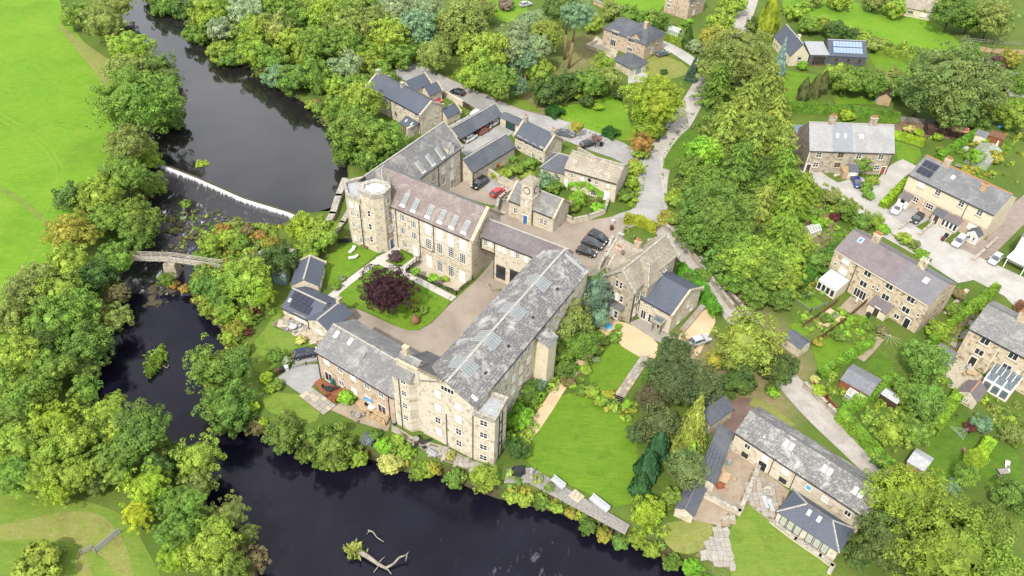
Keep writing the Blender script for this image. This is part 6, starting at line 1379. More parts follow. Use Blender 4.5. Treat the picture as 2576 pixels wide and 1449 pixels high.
# --- mill surroundings
T(972, 735, 62, 'pur', 'large round purple copper beech on the courtyard lawn', 'huge')
T(995, 645, 17, (.075, .04, .05), 'small purple bush on the triangular lawn by the tower', 'small', 'shrub')
for a in ((760, 575, 44, 'lime', 'bright lime tree beside the mill race, left of two', 'mid'), (805, 590, 46, 'yg', 'yellow-green tree beside the mill race, right of two', 'mid'), (775, 630, 34, 'yg', 'low tree in front of the mill race pair', 'mid'), (625, 705, 60, 'yg', 'broad willow in the middle of the river island', 'big'), (700, 655, 46, 'dk', 'dark tree behind the blue-grey hut', 'mid'), (660, 745, 34, 'lime', 'bright tree at the garden edge of the island', 'loose'), (545, 730, 34, 'gg', 'green thicket tree at the island tip', 'mid'), (570, 790, 30, 'yg', 'thicket tree at the dark pool bank', 'mid'),
 (525, 930, 62, 'g', 'large leafy tree overhanging the narrow channel, upper left of the clump', 'loose'), (590, 925, 50, 'gg', 'tree on the garden side of the channel clump', 'loose'), (560, 1000, 66, 'gg', 'biggest tree low in the channel clump', 'loose'), (575, 1060, 46, 'md', 'shaded tree at the bottom of the channel clump', 'mid'),
 (712, 1082, 50, 'gg', 'round green tree left of the pair at the river wall', 'mid'), (828, 1096, 58, 'g', 'taller round tree right of the pair at the river wall', 'mid'), (830, 1150, 34, 'g', 'low bush under the round river tree', 'mid'), (965, 1112, 24, 'br', 'bright green ball bush below the mill wing', 'mid'), (980, 1165, 34, 'straw', 'straw-yellow bush at the river below the mill', 'mid'), (1220, 1205, 40, 'yg', 'feathery willow bush below the parapet block', 'fine'), (1145, 1205, 26, 'gg', 'dark bush at the river under the terrace', 'mid'),
 (1330, 985, 32, 'gg', 'dark bush at the foot of the long mill', 'mid'), (1355, 970, 22, (.09, .13, .09), 'pale grey-green bush at the long mill foot', 'mid'), (1310, 1050, 32, 'br', 'bright bush beside the parapet block', 'mid'), (1300, 1130, 30, 'dk', 'dark bush at the corner of the parapet block', 'mid'),
 (1450, 320, 20, 'gold', 'small golden tree on the road verge beside the cottage', 'loose'), (1500, 350, 16, 'pnk', 'small pinkish tree beside the parking bays', 'loose'), (1612, 360, 30, 'org', 'orange autumn tree at the lane corner', 'loose'), (1610, 385, 20, 'yg', 'low green bush under the orange tree', 'small')):
    T(*a[:6])

# --- tall pines with long bare trunks
PINEB = plain('pine_bark', (.26, .16, .1), .9, .1, 0, .2, 3)
def pine(bu, bv, cu, cv, r, col, label):
    b = P(bu, bv, 0); z = 6.0
    for _ in range(40):                                   # height at which the crown stands over its foot
        q = P(cu, cv, z); z += (q.y-b.y)*.5*.6
        z = min(max(z, 5), 24)
    q = P(cu, cv, z); R = r*depth_at(q)/FOC; o = thing('pine_tree', label, 'tree', (b.x, b.y, 0), 0, 'tall pines of the park')
    cr = inst('crown', _tr.choice(PROTO['big']), o, Matrix.Translation((q.x-b.x, q.y-b.y, z)) @ Matrix.Diagonal((R*1.35, R*1.35, R*1.15, 1))); c = COLS[col]; cr.color = (*c, 1)
    mb = MB().tube((0, 0, -.3), ((q.x-b.x)*.5, (q.y-b.y)*.5, z*.5), .38, .3, 8).tube(((q.x-b.x)*.5, (q.y-b.y)*.5, z*.5), (q.x-b.x, q.y-b.y, z+R*.3), .3, .1, 8)
    for i in range(5): a = i*1.3; k = .55+.08*i; mb.tube(((q.x-b.x)*k, (q.y-b.y)*k, z*k), ((q.x-b.x)*k+1.6*math.cos(a), (q.y-b.y)*k+1.6*math.sin(a), z*k+.5), .07, .02, 5)
    mb.obj('trunk', PINEB, o, smooth=True)
for a in ((1430, 172, 1452, 36, 34, 'bg', 'tall blue-green pine with a long bare leaning trunk, right of the pair'), (1420, 150, 1428, 20, 30, 'md', 'tall dark pine with a bare trunk, left of the pair'), (1356, 188, 1352, 118, 28, 'sage', 'slender pale pine with bare trunk in the park'), (1322, 205, 1322, 150, 24, 'bg', 'smaller pine with bare trunk beside the road verge'), (1310, 200, 1296, 125, 26, 'sage', 'leftmost bare-trunked pine of the park')): pine(*a)
# ------------------------------------------------------------------ shrubs
for a in (
 (510, 415, 16, 'yg', 'little island bush above the weir'), (466, 514, 14, 'g', 'round green bush in the rapids below the weir'), (498, 640, 13, 'g', 'small green bush right of the bridge pier'), (560, 575, 18, 'org', 'rusty bush among rocks below the weir'), (595, 560, 16, 'ol', 'olive bush among rocks below the weir'), (625, 580, 18, 'brn', 'brown bush among rocks right of the rusty one'), (655, 590, 16, 'org', 'orange-brown bush by the right weir end'),
 (530, 618, 26, 'yg', 'reedy bush at the upper tip of the island'), (575, 600, 26, 'yg', 'leafy bush in the middle of the rapids bank'), (600, 615, 24, 'g', 'green bush behind the island path'), (680, 610, 22, 'gold', 'yellow-green bush beside the island path'), (420, 705, 22, 'g', 'green bush on the rocky islet below the bridge'), (438, 715, 12, 'org', 'rusty bush on the rocky islet below the bridge'), (466, 728, 14, 'org', 'rusty bush at the island tip'),
 (500, 720, 24, 'gg', 'dark bush at the island tip bank'), (520, 760, 26, 'yg', 'light bush low on the island bank'), (560, 750, 28, 'gg', 'blue-green bush in the island thicket'), (590, 830, 26, 'gold', 'yellowing bush at the garden bank'), (620, 800, 24, 'yg', 'light bush beside the maroon garden balls'), (575, 850, 22, 'yg', 'reedy bush at the dark pool edge'), (610, 880, 20, 'g', 'green bush below the garden lawn corner'),
 (635, 778, 12, 'red', 'upper maroon ball shrub by the garden lawn'), (624, 836, 12, 'red', 'lower maroon ball shrub by the garden lawn'), (648, 762, 12, 'silver', 'pale variegated ball shrub by the garden lawn'), (650, 790, 10, 'red', 'dark red small shrub between the maroon balls'), (640, 700, 20, 'g', 'round shrub at the top of the garden lawn'), (685, 785, 9, 'yg', 'low shrub at the patio corner'), (758, 855, 13, 'straw', 'yellow variegated shrub beside the cottage patio'),
 (718, 908, 14, 'silver', 'pale cream ball tree beside the black parked car'), (695, 895, 22, 'g', 'dark green shrub left of the cream ball tree'), (670, 950, 16, 'lime', 'lime shrub on the driveway edge, upper'), (682, 975, 14, 'lime', 'lime shrub on the driveway edge, lower'), (695, 968, 16, 'g', 'green shrub at the driveway corner'), (637, 1022, 17, 'lime', 'yellow ball shrub beside the small lawn'), (660, 1048, 13, 'lime', 'yellow shrub left of the round tree pair'), (640, 1060, 24, 'brn', 'brownish shrub above the river bend'),
 (872, 1000, 20, 'br', 'leafy shrub on the wing terrace'), (925, 1100, 17, (.09, .1, .11), 'dark grey-purple shrub below the wing terrace'), (944, 1092, 15, 'gg', 'green shrub beside the ball bush'), (1000, 1105, 16, 'yg', 'yellowish shrub at the turret foot'), (1020, 1130, 22, 'yg', 'light shrub below the turret'), (1060, 1155, 26, 'yg', 'yellow-green shrub on the mill bank'), (1090, 1175, 22, 'gold', 'golden shrub on the mill bank'), (1050, 1190, 22, 'g', 'green shrub at the river under the mill'), (900, 1150, 26, 'yg', 'yellowish shrub at the river left of the straw bush'), (860, 1165, 20, 'g', 'green shrub at the water below the tall round tree'), (765, 1145, 22, 'g', 'low shrub between the two round river trees'),
 (1040, 775, 13, 'yg', 'round yellow-green topiary on the courtyard lawn'), (1062, 780, 14, 'g', 'wire-domed green topiary on the courtyard lawn'), (1045, 757, 9, 'gold', 'small golden shrub behind the lawn topiary'), (860, 700, 9, 'sage', 'grey ball shrub by the cottage door'), (848, 720, 12, 'g', 'leafy shrub by the cottage door'),
 (1090, 700, 14, 'br', 'trailing green shrub on the patio wall'), (1120, 702, 9, 'lime', 'small lime shrub on the mill patio'), (1045, 684, 12, 'br', 'green shrub at the patio steps'),
 (1270, 440, 18, 'yg', 'yellow-green shrub left in the walled garden'), (1300, 425, 18, 'g', 'green shrub in the walled garden'), (1335, 410, 18, 'g', 'leafy shrub at the back of the walled garden'), (1370, 455, 26, 'bg', 'grey-green round shrub behind the clock tower'), (1395, 470, 20, 'g', 'green shrub right behind the clock tower'), (1330, 445, 16, 'yg', 'light shrub behind the clock tower roof'), (1245, 415, 14, 'org', 'rusty shrub beside the garage gable'), (1290, 400, 12, 'g', 'climbing shrub on the roadside cottage'), (1250, 440, 14, 'lime', 'lime shrub above the black yard car'),
 (1590, 460, 22, 'yg', 'largest clipped ball bush beside the stone-roofed house'), (1600, 425, 22, 'yg', 'upper clipped ball bush beside the stone-roofed house'), (1600, 490, 9, 'lime', 'first small clipped ball at the kerb'), (1596, 503, 9, 'lime', 'second small clipped ball at the kerb'), (1588, 515, 9, 'lime', 'lowest small clipped ball at the kerb'), (1602, 475, 9, 'lime', 'topmost small clipped ball at the kerb'), (1575, 490, 20, 'g', 'loose shrub inside the clipped balls'), (1498, 505, 14, (.1, .1, .03), 'brownish ball shrub before the stone-roofed house'), (1505, 522, 16, 'br', 'bright low shrub by the stone garden wall'), (1455, 500, 22, 'br', 'ivy mass before the stone-roofed house, left'), (1440, 520, 18, 'g', 'ivy mass above the garden gate'), (1596, 408, 13, 'gold', 'golden ball at the parking bays'),
 (1556, 822, 9, 'br', 'small round bush beside the gothic bay window'), (1545, 848, 15, 'g', 'rounded shrub at the lawn corner by the gravel'), (1520, 858, 14, 'g', 'shrub at the top of the flower border'), (1505, 880, 13, 'yg', 'shrub in the middle of the flower border'), (1500, 905, 9, 'silver', 'white hydrangea in the flower border'), (1474, 930, 14, 'yg', 'leafy shrub at the bottom of the flower border'), (1430, 960, 16, 'brn', 'reddish shrub where the path narrows'), (1490, 985, 16, 'yg', 'shrub left of the garden steps'), (1515, 1010, 15, 'yg', 'light shrub at the steps'), (1460, 985, 13, 'g', 'shrub at the top of the river lawn'), (1578, 1018, 13, 'br', 'bright shrub right of the garden steps'), (1330, 1090, 14, 'yg', 'shrub at the lower end of the gravel path'), (1535, 995, 12, 'gold', 'golden shrub above the steps'),
 (1320, 1240, 22, 'yg', 'bush under the left end of the river deck'), (1360, 1262, 22, 'gg', 'fern-like bush below the river deck'), (1400, 1275, 20, 'yg', 'yellowish bush below the deck middle'), (1440, 1290, 20, 'gold', 'golden bush below the deck middle'), (1480, 1325, 24, 'gg', 'dark bush below the deck right part'), (1520, 1345, 20, 'gold', 'golden bush at the right end of the deck'), (1560, 1365, 22, 'gg', 'green bush at the bank beyond the deck'), (1600, 1355, 24, 'yg', 'bush at the bank below the lime shrub'), (1640, 1385, 22, 'yg', 'bank bush below the dry lawn'), (1690, 1415, 24, 'g', 'bank bush left of the stone path end'), (1740, 1430, 24, 'br', 'bank bush under the stone path end'), (1790, 1445, 22, 'br', 'bank bush at the bottom edge'), (1285, 1225, 20, 'yg', 'bush beside the deck corner'),
 (2180, 470, 16, 'g', 'front garden shrub beside the blue car'), (2195, 455, 15, 'yg', 'light front garden shrub of the grey-roofed terrace'), (2185, 490, 14, 'g', 'shrub at the lane fork'), (2090, 495, 24, 'ol', 'olive shrub above the allotment'), (2130, 530, 28, 'g', 'green shrub mass left of the concrete lane'), (2100, 545, 13, 'red', 'red-leaved shrub in the allotment'), (2060, 560, 20, 'br', 'vegetable bush in the allotment'), (2040, 530, 16, 'g', 'bean row bush in the allotment'), (2170, 560, 26, 'gg', 'dark shrub behind the purple-roofed terrace'), (2220, 575, 16, 'br', 'roadside shrub at the lane bend'), (2200, 555, 22, 'yg', 'light shrub at the lane bend'), (2275, 600, 18, 'yg', 'front garden shrub behind the terrace chimney'), (2300, 615, 14, 'ol', 'second front garden shrub behind the terrace'),
 (2360, 830, 26, 'yg', 'yellowish shrub at the terrace gable foot'), (2400, 780, 20, 'g', 'shrub along the stepping-stone path'), (2410, 740, 18, 'brn', 'brown shrub heap by the gable corner'), (2080, 800, 16, 'g', 'raised-bed shrub on the terrace gardens'), (2110, 845, 18, 'g', 'vegetable shrub beside the white frame'), (2060, 860, 14, 'gold', 'yellow shrub on the lower lawn edge'), (2050, 955, 12, 'straw', 'cream shrub at the corner of the shed hedge'), (2060, 985, 18, 'lime', 'lime shrub beside the red-brown shed'), (2185, 820, 14, 'g', 'white-flowered shrub by the terrace porch'), (2140, 800, 12, 'br', 'shrub beside the terrace decking'), (2220, 830, 14, (.12, .1, .05), 'brownish shrub at the terrace door'),
 (2400, 450, 24, 'straw', 'yellow variegated bush behind the solar terrace'), (2440, 430, 18, 'gold', 'golden bush in the solar terrace garden'), (2370, 380, 14, 'yg', 'bush by the solar terrace gable'), (2500, 395, 20, 'gold', 'yellow bush beside the big glasshouse frame'), (2455, 395, 22, 'br', 'vegetable patch bush behind the terrace'), (2290, 325, 14, 'straw', 'white-flowered bush beside the terrace garden path'), (2310, 335, 13, 'lime', 'yellow bush beside the garden path'), (2360, 345, 12, 'lime', 'lime bush at the shed row'), (2132, 290, 18, 'lime', 'clipped oval bush behind the chimneys'),
 (1405, 275, 12, 'br', 'bright shrub beside the left cube hedge'), (1455, 240, 16, 'lime', 'lime shrub in the park shrubbery'), (1475, 255, 20, 'dk', 'dark shrub in the park shrubbery'), (1420, 235, 18, 'br', 'bright shrub in the park shrubbery, left'), (1512, 225, 20, 'g', 'leafy shrub under the spreading park tree'), (1560, 235, 20, 'dk', 'dark shrub at the upper end of the park lawn'), (1505, 270, 12, 'lime', 'small lime shrub on the park lawn'), (1670, 180, 9, 'dk', 'small dark bush on the rough lawn'), (1720, 60, 8, 'br', 'first clipped ball in the top garden'), (1735, 52, 8, 'br', 'second clipped ball in the top garden'), (1710, 72, 8, 'br', 'third clipped ball in the top garden'), (1273, 10, 20, 'pnk', 'dusty pink round shrub on the top lawn'),
 (985, 148, 9, 'blue', 'small blue conifer by the road-end garden'), (965, 145, 13, 'lime', 'bright round shrub by the road-end garden'), (940, 160, 14, 'g', 'green shrub by the road-end garden'), (1005, 160, 12, 'gold', 'golden shrub beside the road-end gate'), (760, 215, 12, 'gold', 'small golden bush at the pool edge'), (830, 285, 22, 'yg', 'light bush on the grassy pool bank'), (800, 270, 18, 'g', 'bush at the pool beside the cone conifer'), (780, 255, 16, 'yg', 'yellowish bush at the pool edge'),
 (1770, 690, 20, 'gg', 'dark shrub behind the gothic house'), (1735, 700, 18, 'gg', 'dark shrub beside the slate wing'), (2480, 800, 14, 'yg', 'shrub at the far end of the tall hedge'), (2010, 545, 16, 'yg', 'shrub under the lowest larches'), (1945, 985, 18, 'br', 'green shrub at the lane fork by the barn'), (2410, 885, 9, 'org', 'orange potted plant on the conservatory terrace'), (1910, 1090, 9, 'org', 'red potted plant by the barn door'), (2215, 1160, 22, 'gg', 'dark shrub end of the lane hedge')):
    shrub(*a[:5], kind='small' if a[2] < 21 else 'mid')

# ------------------------------------------------------------------ hedges: clipped, leafy all over
def hedge(label, pts, width, hgt, col, seed=1, ball=False):
    rng = np.random.default_rng(seed); q = [P(u, v, hgt*.6) for u, v in pts]; q = [Vector((p.x, p.y, 0)) for p in q]
    o = q[0]; P_, N_ = [], []
    for a, b in zip(q, q[1:]):
        d = b-a; L = d.length; d.normalize(); s = Vector((-d.y, d.x, 0)); n = int(L*(width+2*hgt)*60)
        x = rng.random(n)*(L+width*.3); t = rng.random(n)*(width+2*hgt)
        side = np.where(t < hgt, -1, np.where(t > hgt+width, 1, 0))
        lat = np.where(side == 0, t-hgt-width/2, side*width/2); z = np.where(side == -1, t, np.where(side == 1, t-hgt-width, hgt))
        wob = .10*np.sin(x*1.7+seed)+.08*np.sin(x*3.1); z = z+(z > hgt*.5)*wob*.8-(np.abs(lat) > width*.42)*(side == 0)*.1; lat = lat*(1+.1*np.sin(x*2.3))
        j = rng.normal(size=(n, 3))*.035
        P_.append(np.stack([a.x-o.x+d.x*x+s.x*lat, a.y-o.y+d.y*x+s.y*lat, z], 1)+j)
        N_.append(np.stack([s.x*side, s.y*side, np.where(side == 0, 1., .45)], 1)+rng.normal(size=(n, 3))*.35)
    co, f = leaves(np.vstack(P_), np.vstack(N_), .13, rng)
    t_ = thing('hedge', label, 'hedge', tuple(o))
    lo = inst('foliage', np_mesh('hedge_foliage', co, f, LEAF), t_); c = COLS[col] if isinstance(col, str) else col; lo.color = (*c, 1)
    mb = MB()
    for a, b in zip(q, q[1:]): mb.bar(a-o, b-o, width*.8, hgt*.9)
    co_ = mb.obj('stems', LEAF, t_); co_.color = (c[0]*.6, c[1]*.6, c[2]*.6, 1)
    return t_
HG = (.105, .17, .018)
for i, (lb, pts, w_, h_, c) in enumerate((
 ('tall clipped hedge between the stone terrace and the conservatory terrace', [(2508, 722), (2446, 770), (2342, 858)], 1.3, 2.0, HG),
 ('clipped hedge above the red-brown shed', [(2195, 856), (2130, 898), (2062, 942)], 1.3, 1.7, HG),
 ('thick clipped hedge below the red-brown shed', [(2250, 946), (2190, 988), (2118, 1040)], 1.7, 1.8, HG),
 ('clipped hedge along the lane wall above the barn', [(2112, 1040), (2165, 1092), (2232, 1166)], 1.7, 1.8, HG),
 ('pale clipped hedge beside the stone outhouse', [(2413, 988), (2384, 1030), (2350, 1078)], 1.6, 1.8, (.14, .2, .02)),
 ('long dark hedge behind the grey-roofed terrace', [(1973, 266), (2060, 271), (2150, 279), (2258, 294)], 2.0, 2.4, (.075, .135, .015)),
 ('lime hedge beside the solar terrace end', [(2278, 458), (2250, 485), (2222, 513)], 1.4, 1.7, (.17, .24, .015)),
 ('tapering clipped hedge behind the solar terrace', [(2464, 328), (2415, 360), (2362, 394)], 1.6, 2.0, (.1, .17, .02)),
 ('yellow-green hedge right of the grey-roofed terrace', [(2250, 335), (2285, 346), (2320, 356)], 1.5, 1.7, (.16, .22, .015)),
 ('hedge beside the hilltop house drive', [(1658, 82), (1690, 96), (1720, 108)], 1.4, 1.6, (.14, .17, .02)),
 ('left dark cube of clipped yew at the road', [(1382, 272), (1404, 284)], 3.2, 2.0, (.02, .06, .01)),
 ('right dark cube of clipped yew at the park lawn', [(1522, 326), (1546, 337)], 2.8, 1.8, (.02, .06, .01)),
 ('golden hedge on the wall behind the gothic house', [(1571, 548), (1605, 552), (1648, 572)], 2.0, 1.5, (.19, .18, .015)),
 ('green hedge climbing beside the slate wing of the gothic house', [(1708, 668), (1765, 722), (1804, 785)], 2.0, 1.7, (.07, .15, .015)),
 ('bushy hedge along the paddock edge', [(2205, 122), (2240, 130), (2292, 146)], 2.4, 2.0, (.12, .16, .02)),
 ('hedge slope left of the purple-roofed terrace', [(2120, 615), (2070, 655), (2010, 712)], 2.6, 2.2, (.05, .11, .015)),
 ('clipped hedge by the riverside house garden', [(940, 178), (970, 165)], 1.4, 1.6, (.12, .15, .02)),
 ('low lime hedge behind the terrace chimneys', [(2305, 632), (2330, 642)], 1.5, 1.2, HG),
 ('brown beech hedge at the right edge', [(2555, 765), (2600, 785)], 1.6, 1.8, (.13, .06, .03)),
 ('clipped hedge in front of the summerhouse', [(2490, 345), (2465, 372)], 1.2, 1.2, (.16, .2, .02)),
 ('lime conifer hedge beside the clothes airer lawn', [(2490, 1110), (2455, 1160), (2430, 1200)], 1.6, 2.0, (.18, .25, .02)))):
    hedge(lb, pts, w_, h_, c, i+1)
# ivy on the stone-roofed house
rng = np.random.default_rng(4); n_ = 2600; u_ = 1.2+8*rng.random(n_); zz = 3.2-2.9*np.abs((u_-5.2)/8)-1.5*rng.random(n_)*(.4+.6*np.sin(u_*1.3)**2)
Mv = Mloc(*V['SB'][:3]); pp = np.array([tuple(Mv @ Vector((a_, -.08-.25*b_, c_)))for a_, b_, c_ in zip(u_, rng.random(n_), zz)])
o_ = Vector((*V['SB'][:2], 0)); co, f = leaves(pp-np.array(o_), np.tile(np.array([-.4, -.9, .4]), (n_, 1))+rng.normal(size=(n_, 3))*.4, .18, rng)
iv = inst('ivy', np_mesh('ivy', co, f, LEAF)); iv.location = o_; iv.color = (*COLS['br'], 1); tag(iv, 'green ivy hanging across the front of the stone-roofed house', 'ivy')

# ------------------------------------------------------------------ scrub and ground cover along the banks (uncountable)
LANES = [wp([(1764, 218), (1706, 318), (1668, 372), (1645, 430), (1640, 500), (1686, 600), (1792, 725), (1890, 860), (2004, 982), (2132, 1108)]), wp([(1000, 175), (1200, 250), (1420, 325), (1600, 395)]), wp([(2060, 448), (2167, 512), (2362, 619)])]
def near_road(p, r=.5):
    return r > .4 and any(pdist(L, np.array([p.x]), np.array([p.y]), False)[0] < 3.6 for L in LANES)
def scrub(name, pts, width, n, cols, seed, h=(.5, 1.6), closed=False, label=None, wet=False):
    rng = np.random.default_rng(seed); q = [P(u, v, -1) for u, v in pts]; q = [Vector((p.x, p.y, 0)) for p in q]
    ln = [0]
    for a, b in zip(q, q[1:]): ln.append(ln[-1]+(b-a).length)
    groups = {}
    for i in range(n):
        s = rng.random()*ln[-1]; k = max(j for j in range(len(ln)-1) if ln[j] <= s) if s > 0 else 0
        t = (s-ln[k])/(ln[k+1]-ln[k]); p = q[k].lerp(q[k+1], t); d = (q[k+1]-q[k]).normalized()
        p = p+Vector((-d.y, d.x, 0))*rng.normal()*width*.4
        r = rng.uniform(*h)*.75; z = gz(p.x, p.y); m = int(34*(r/.8)**1.6)+10
        if wet: z = max(z, ZL)
        if (z < ZL+.4 and not wet) or near_road(p, r): continue
        ld = sphere_dirs(m, rng, -.15); pos = np.array(p)+np.array([0, 0, z+r*.35])+ld*r*np.array([1, 1, .9])*(.75+.35*rng.random((m, 1)))
        groups.setdefault(int(rng.integers(len(cols))), []).append((pos, ld+rng.normal(size=(m, 3))*.4))
    for gi, L in groups.items():
        co, f = leaves(np.vstack([x[0] for x in L]), np.vstack([x[1] for x in L]), min(.24, .3*(h[0]+h[1])), rng)
        o = inst(name, np_mesh(name, co, f, LEAF)); c = COLS[cols[gi]] if isinstance(cols[gi], str) else cols[gi]; o.color = (*c, 1); tag(o, label, None, None, 'stuff')
mix = ['g', 'yg', 'gold', 'gg', 'ol']
scrub('bank_scrub', [(505, 1075), (600, 1100), (660, 1118), (720, 1148), (800, 1175), (870, 1168), (940, 1185), (1000, 1205), (1100, 1215), (1180, 1245), (1260, 1275), (1340, 1290), (1420, 1320), (1520, 1362), (1620, 1405), (1720, 1445)], 5, 420, mix, 1, label='scrubby bushes along the far river bank')
scrub('bank_scrub', [(490, 630), (486, 680), (470, 730), (500, 800), (545, 840), (552, 880), (520, 930), (500, 990)], 6, 230, mix, 2, label='thicket at the edge of the dark pool')
scrub('island_scrub', [(530, 605), (560, 585), (600, 575), (650, 590), (690, 600)], 5, 150, ['yg', 'g', 'ol', 'brn'], 31, (.3, .9), label='low brush and reeds among the rocks above the footbridge')
scrub('island_scrub', [(560, 620), (620, 590), (690, 610), (640, 650), (560, 660), (600, 720), (640, 770), (600, 800), (560, 760), (520, 700)], 9, 280, mix, 3, (.4, 1.3), label='thicket covering the river island')
scrub('bank_scrub', [(410, 430), (395, 520), (385, 600), (340, 660), (315, 740), (290, 820), (240, 900), (235, 970), (320, 1025), (420, 1090), (530, 1160), (560, 1220), (560, 1270), (620, 1330), (660, 1400), (690, 1460)], 6, 420, ['g', 'gg', 'ol', 'md', 'brn'], 4, label='undergrowth along the field bank')
scrub('bank_scrub', [(300, 60), (330, 130), (390, 200), (395, 300), (400, 390)], 5, 130, ['g', 'md', 'ol'], 5, label='undergrowth at the upper pool, field side')
scrub('bank_scrub', [(460, 30), (520, 110), (560, 145), (620, 170), (720, 245), (790, 290), (840, 360), (860, 420)], 6, 260, ['g', 'gg', 'yg', 'md', 'brn'], 6, label='undergrowth at the upper pool, wood side')
scrub('wood_floor_scrub', [(520, 60), (620, 100), (720, 150), (800, 220), (880, 200), (960, 120), (1060, 110), (1160, 110), (1000, 40), (800, 60), (640, 40)], 26, 500, ['g', 'md', 'ol', 'dk'], 7, (.8, 2.2), label='undergrowth beneath the pool wood')
scrub('garden_border', [(1280, 1140), (1300, 1080), (1320, 1020), (1380, 960), (1440, 915), (1480, 860), (1500, 830)], 4, 120, ['g', 'yg', 'br'], 8, label='planting along the long mill and gravel path')
scrub('garden_border', [(1420, 970), (1490, 1000), (1540, 1030), (1590, 1055)], 2.4, 70, ['yg', 'g', 'gold'], 9, (.3, .9), label='flower border above the river lawn')
scrub('belt_scrub', [(1760, 300), (1840, 420), (1900, 540), (1960, 640), (1900, 700), (1820, 660), (1760, 560), (1730, 450)], 14, 320, ['g', 'md', 'dk', 'ol'], 10, (.7, 1.8), label='undergrowth beneath the lane belt')
scrub('garden_scrub', [(2000, 760), (2060, 700), (2120, 640), (2180, 590), (2100, 540), (2050, 500), (2110, 480)], 5, 170, ['g', 'yg', 'gg', 'gold'], 12, (.4, 1.2), label='mixed planting round the allotment')
scrub('garden_scrub', [(2060, 960), (2110, 1010), (2200, 1060), (2260, 1030), (2300, 990), (2360, 960)], 4, 80, ['g', 'yg', 'gg'], 13, (.4, 1.2), label='mixed planting in the lower terrace gardens')
scrub('garden_scrub', [(2400, 400), (2460, 370), (2540, 340), (2500, 420), (2420, 460)], 6, 110, ['g', 'yg', 'gold'], 14, (.3, .9), label='vegetable plots behind the solar terrace')
scrub('garden_scrub', [(1960, 30), (2010, 55), (2090, 75), (2160, 95), (2230, 125), (2330, 140)], 4, 160, ['ol', 'yg', 'g'], 15, (.6, 1.4), label='rough hedge bottom along the paddock')
scrub('bank_scrub', [(1280, 1240), (1340, 1252), (1450, 1302), (1530, 1348), (1590, 1372)], 2.2, 190, ['yg', 'g', 'gg', 'gold'], 41, (.5, 1.3), label='bushes hiding the legs of the river deck')
scrub('garden_scrub', [(2020, 560), (2060, 540), (2090, 570), (2050, 610), (2030, 640)], 4, 60, ['g', 'br', 'gg', 'yg'], 42, (.25, .7), label='vegetables and weeds in the allotment')
scrub('garden_scrub', [(2010, 790), (2060, 830), (2110, 850), (2150, 830), (2100, 790)], 4, 90, ['g', 'yg', 'br'], 43, (.25, .7), label='mixed beds of the stepped terrace gardens')
scrub('garden_scrub', [(2470, 760), (2440, 820), (2400, 870), (2350, 860)], 3, 60, ['g', 'yg', 'ol'], 44, (.25, .6), label='weeds along the slab passage')
scrub('garden_scrub', [(2430, 1010), (2500, 1050), (2560, 1080), (2520, 1120)], 6, 50, ['g', 'yg', 'gg', 'ol'], 45, (.3, 1.0), label='mixed planting at the right edge')
scrub('verge_tufts', [(1700, 305), (1640, 380), (1622, 440), (1612, 500)], .4, 60, ['yg', 'ol', 'g'], 46, (.15, .35), label='grass tufts along the left of the lane')
scrub('verge_tufts', [(1745, 290), (1700, 345), (1672, 400), (1664, 460), (1680, 560), (1740, 640), (1830, 760)], .4, 70, ['yg', 'ol', 'g'], 47, (.15, .35), label='grass tufts along the right of the lane')
scrub('verge_tufts', [(2066, 470), (2120, 505), (2180, 545), (2210, 575), (2300, 645)], .8, 140, ['yg', 'ol', 'g'], 48, (.15, .4), label='grass tufts along the concrete lane')
scrub('verge_tufts', [(1120, 195), (1200, 229), (1300, 272), (1420, 300), (1560, 352)], .5, 140, ['yg', 'ol'], 49, (.1, .25), label='grass edge of the access road')
scrub('verge_tufts', [(880, 772), (935, 790), (1010, 830), (1045, 834), (1074, 820), (1136, 754)], .3, 110, ['g', 'yg'], 51, (.08, .16), label='lawn edge tufts in the courtyard')
scrub('rapids_weeds', [(420, 560), (450, 520), (480, 600), (520, 560), (560, 550), (600, 540), (520, 600)], 7, 130, ['ol', 'brn', 'yg', 'g'], 52, (.2, .55), label='mossy weeds and grass on the boulders of the rapids', wet=True)
scrub('reed_bed', [(376, 945), (388, 915), (396, 890), (408, 870)], 1.6, 0, ['yg'], 16)
rng = np.random.default_rng(22); n_ = 1500
tt = rng.random(n_); a_, b_ = P(376, 952, ZL), P(410, 876, ZL); off = rng.normal(size=n_)*.75*np.sin(np.clip(tt, .05, .95)*np.pi); dd = (b_-a_).normalized()
pos = np.stack([a_.x+(b_.x-a_.x)*tt-dd.y*off, a_.y+(b_.y-a_.y)*tt+dd.x*off, ZL+.1+rng.random(n_)*.9], 1); nor = rng.normal(size=(n_, 3)); nor[:, 2] *= .4
co, f = leaves(pos, nor, .2, rng, 1.8); o = inst('reed_islet', np_mesh('reed_islet', co, f, LEAF)); o.color = (.13, .17, .03, 1); tag(o, 'narrow reedy islet in the dark pool', kind='stuff')
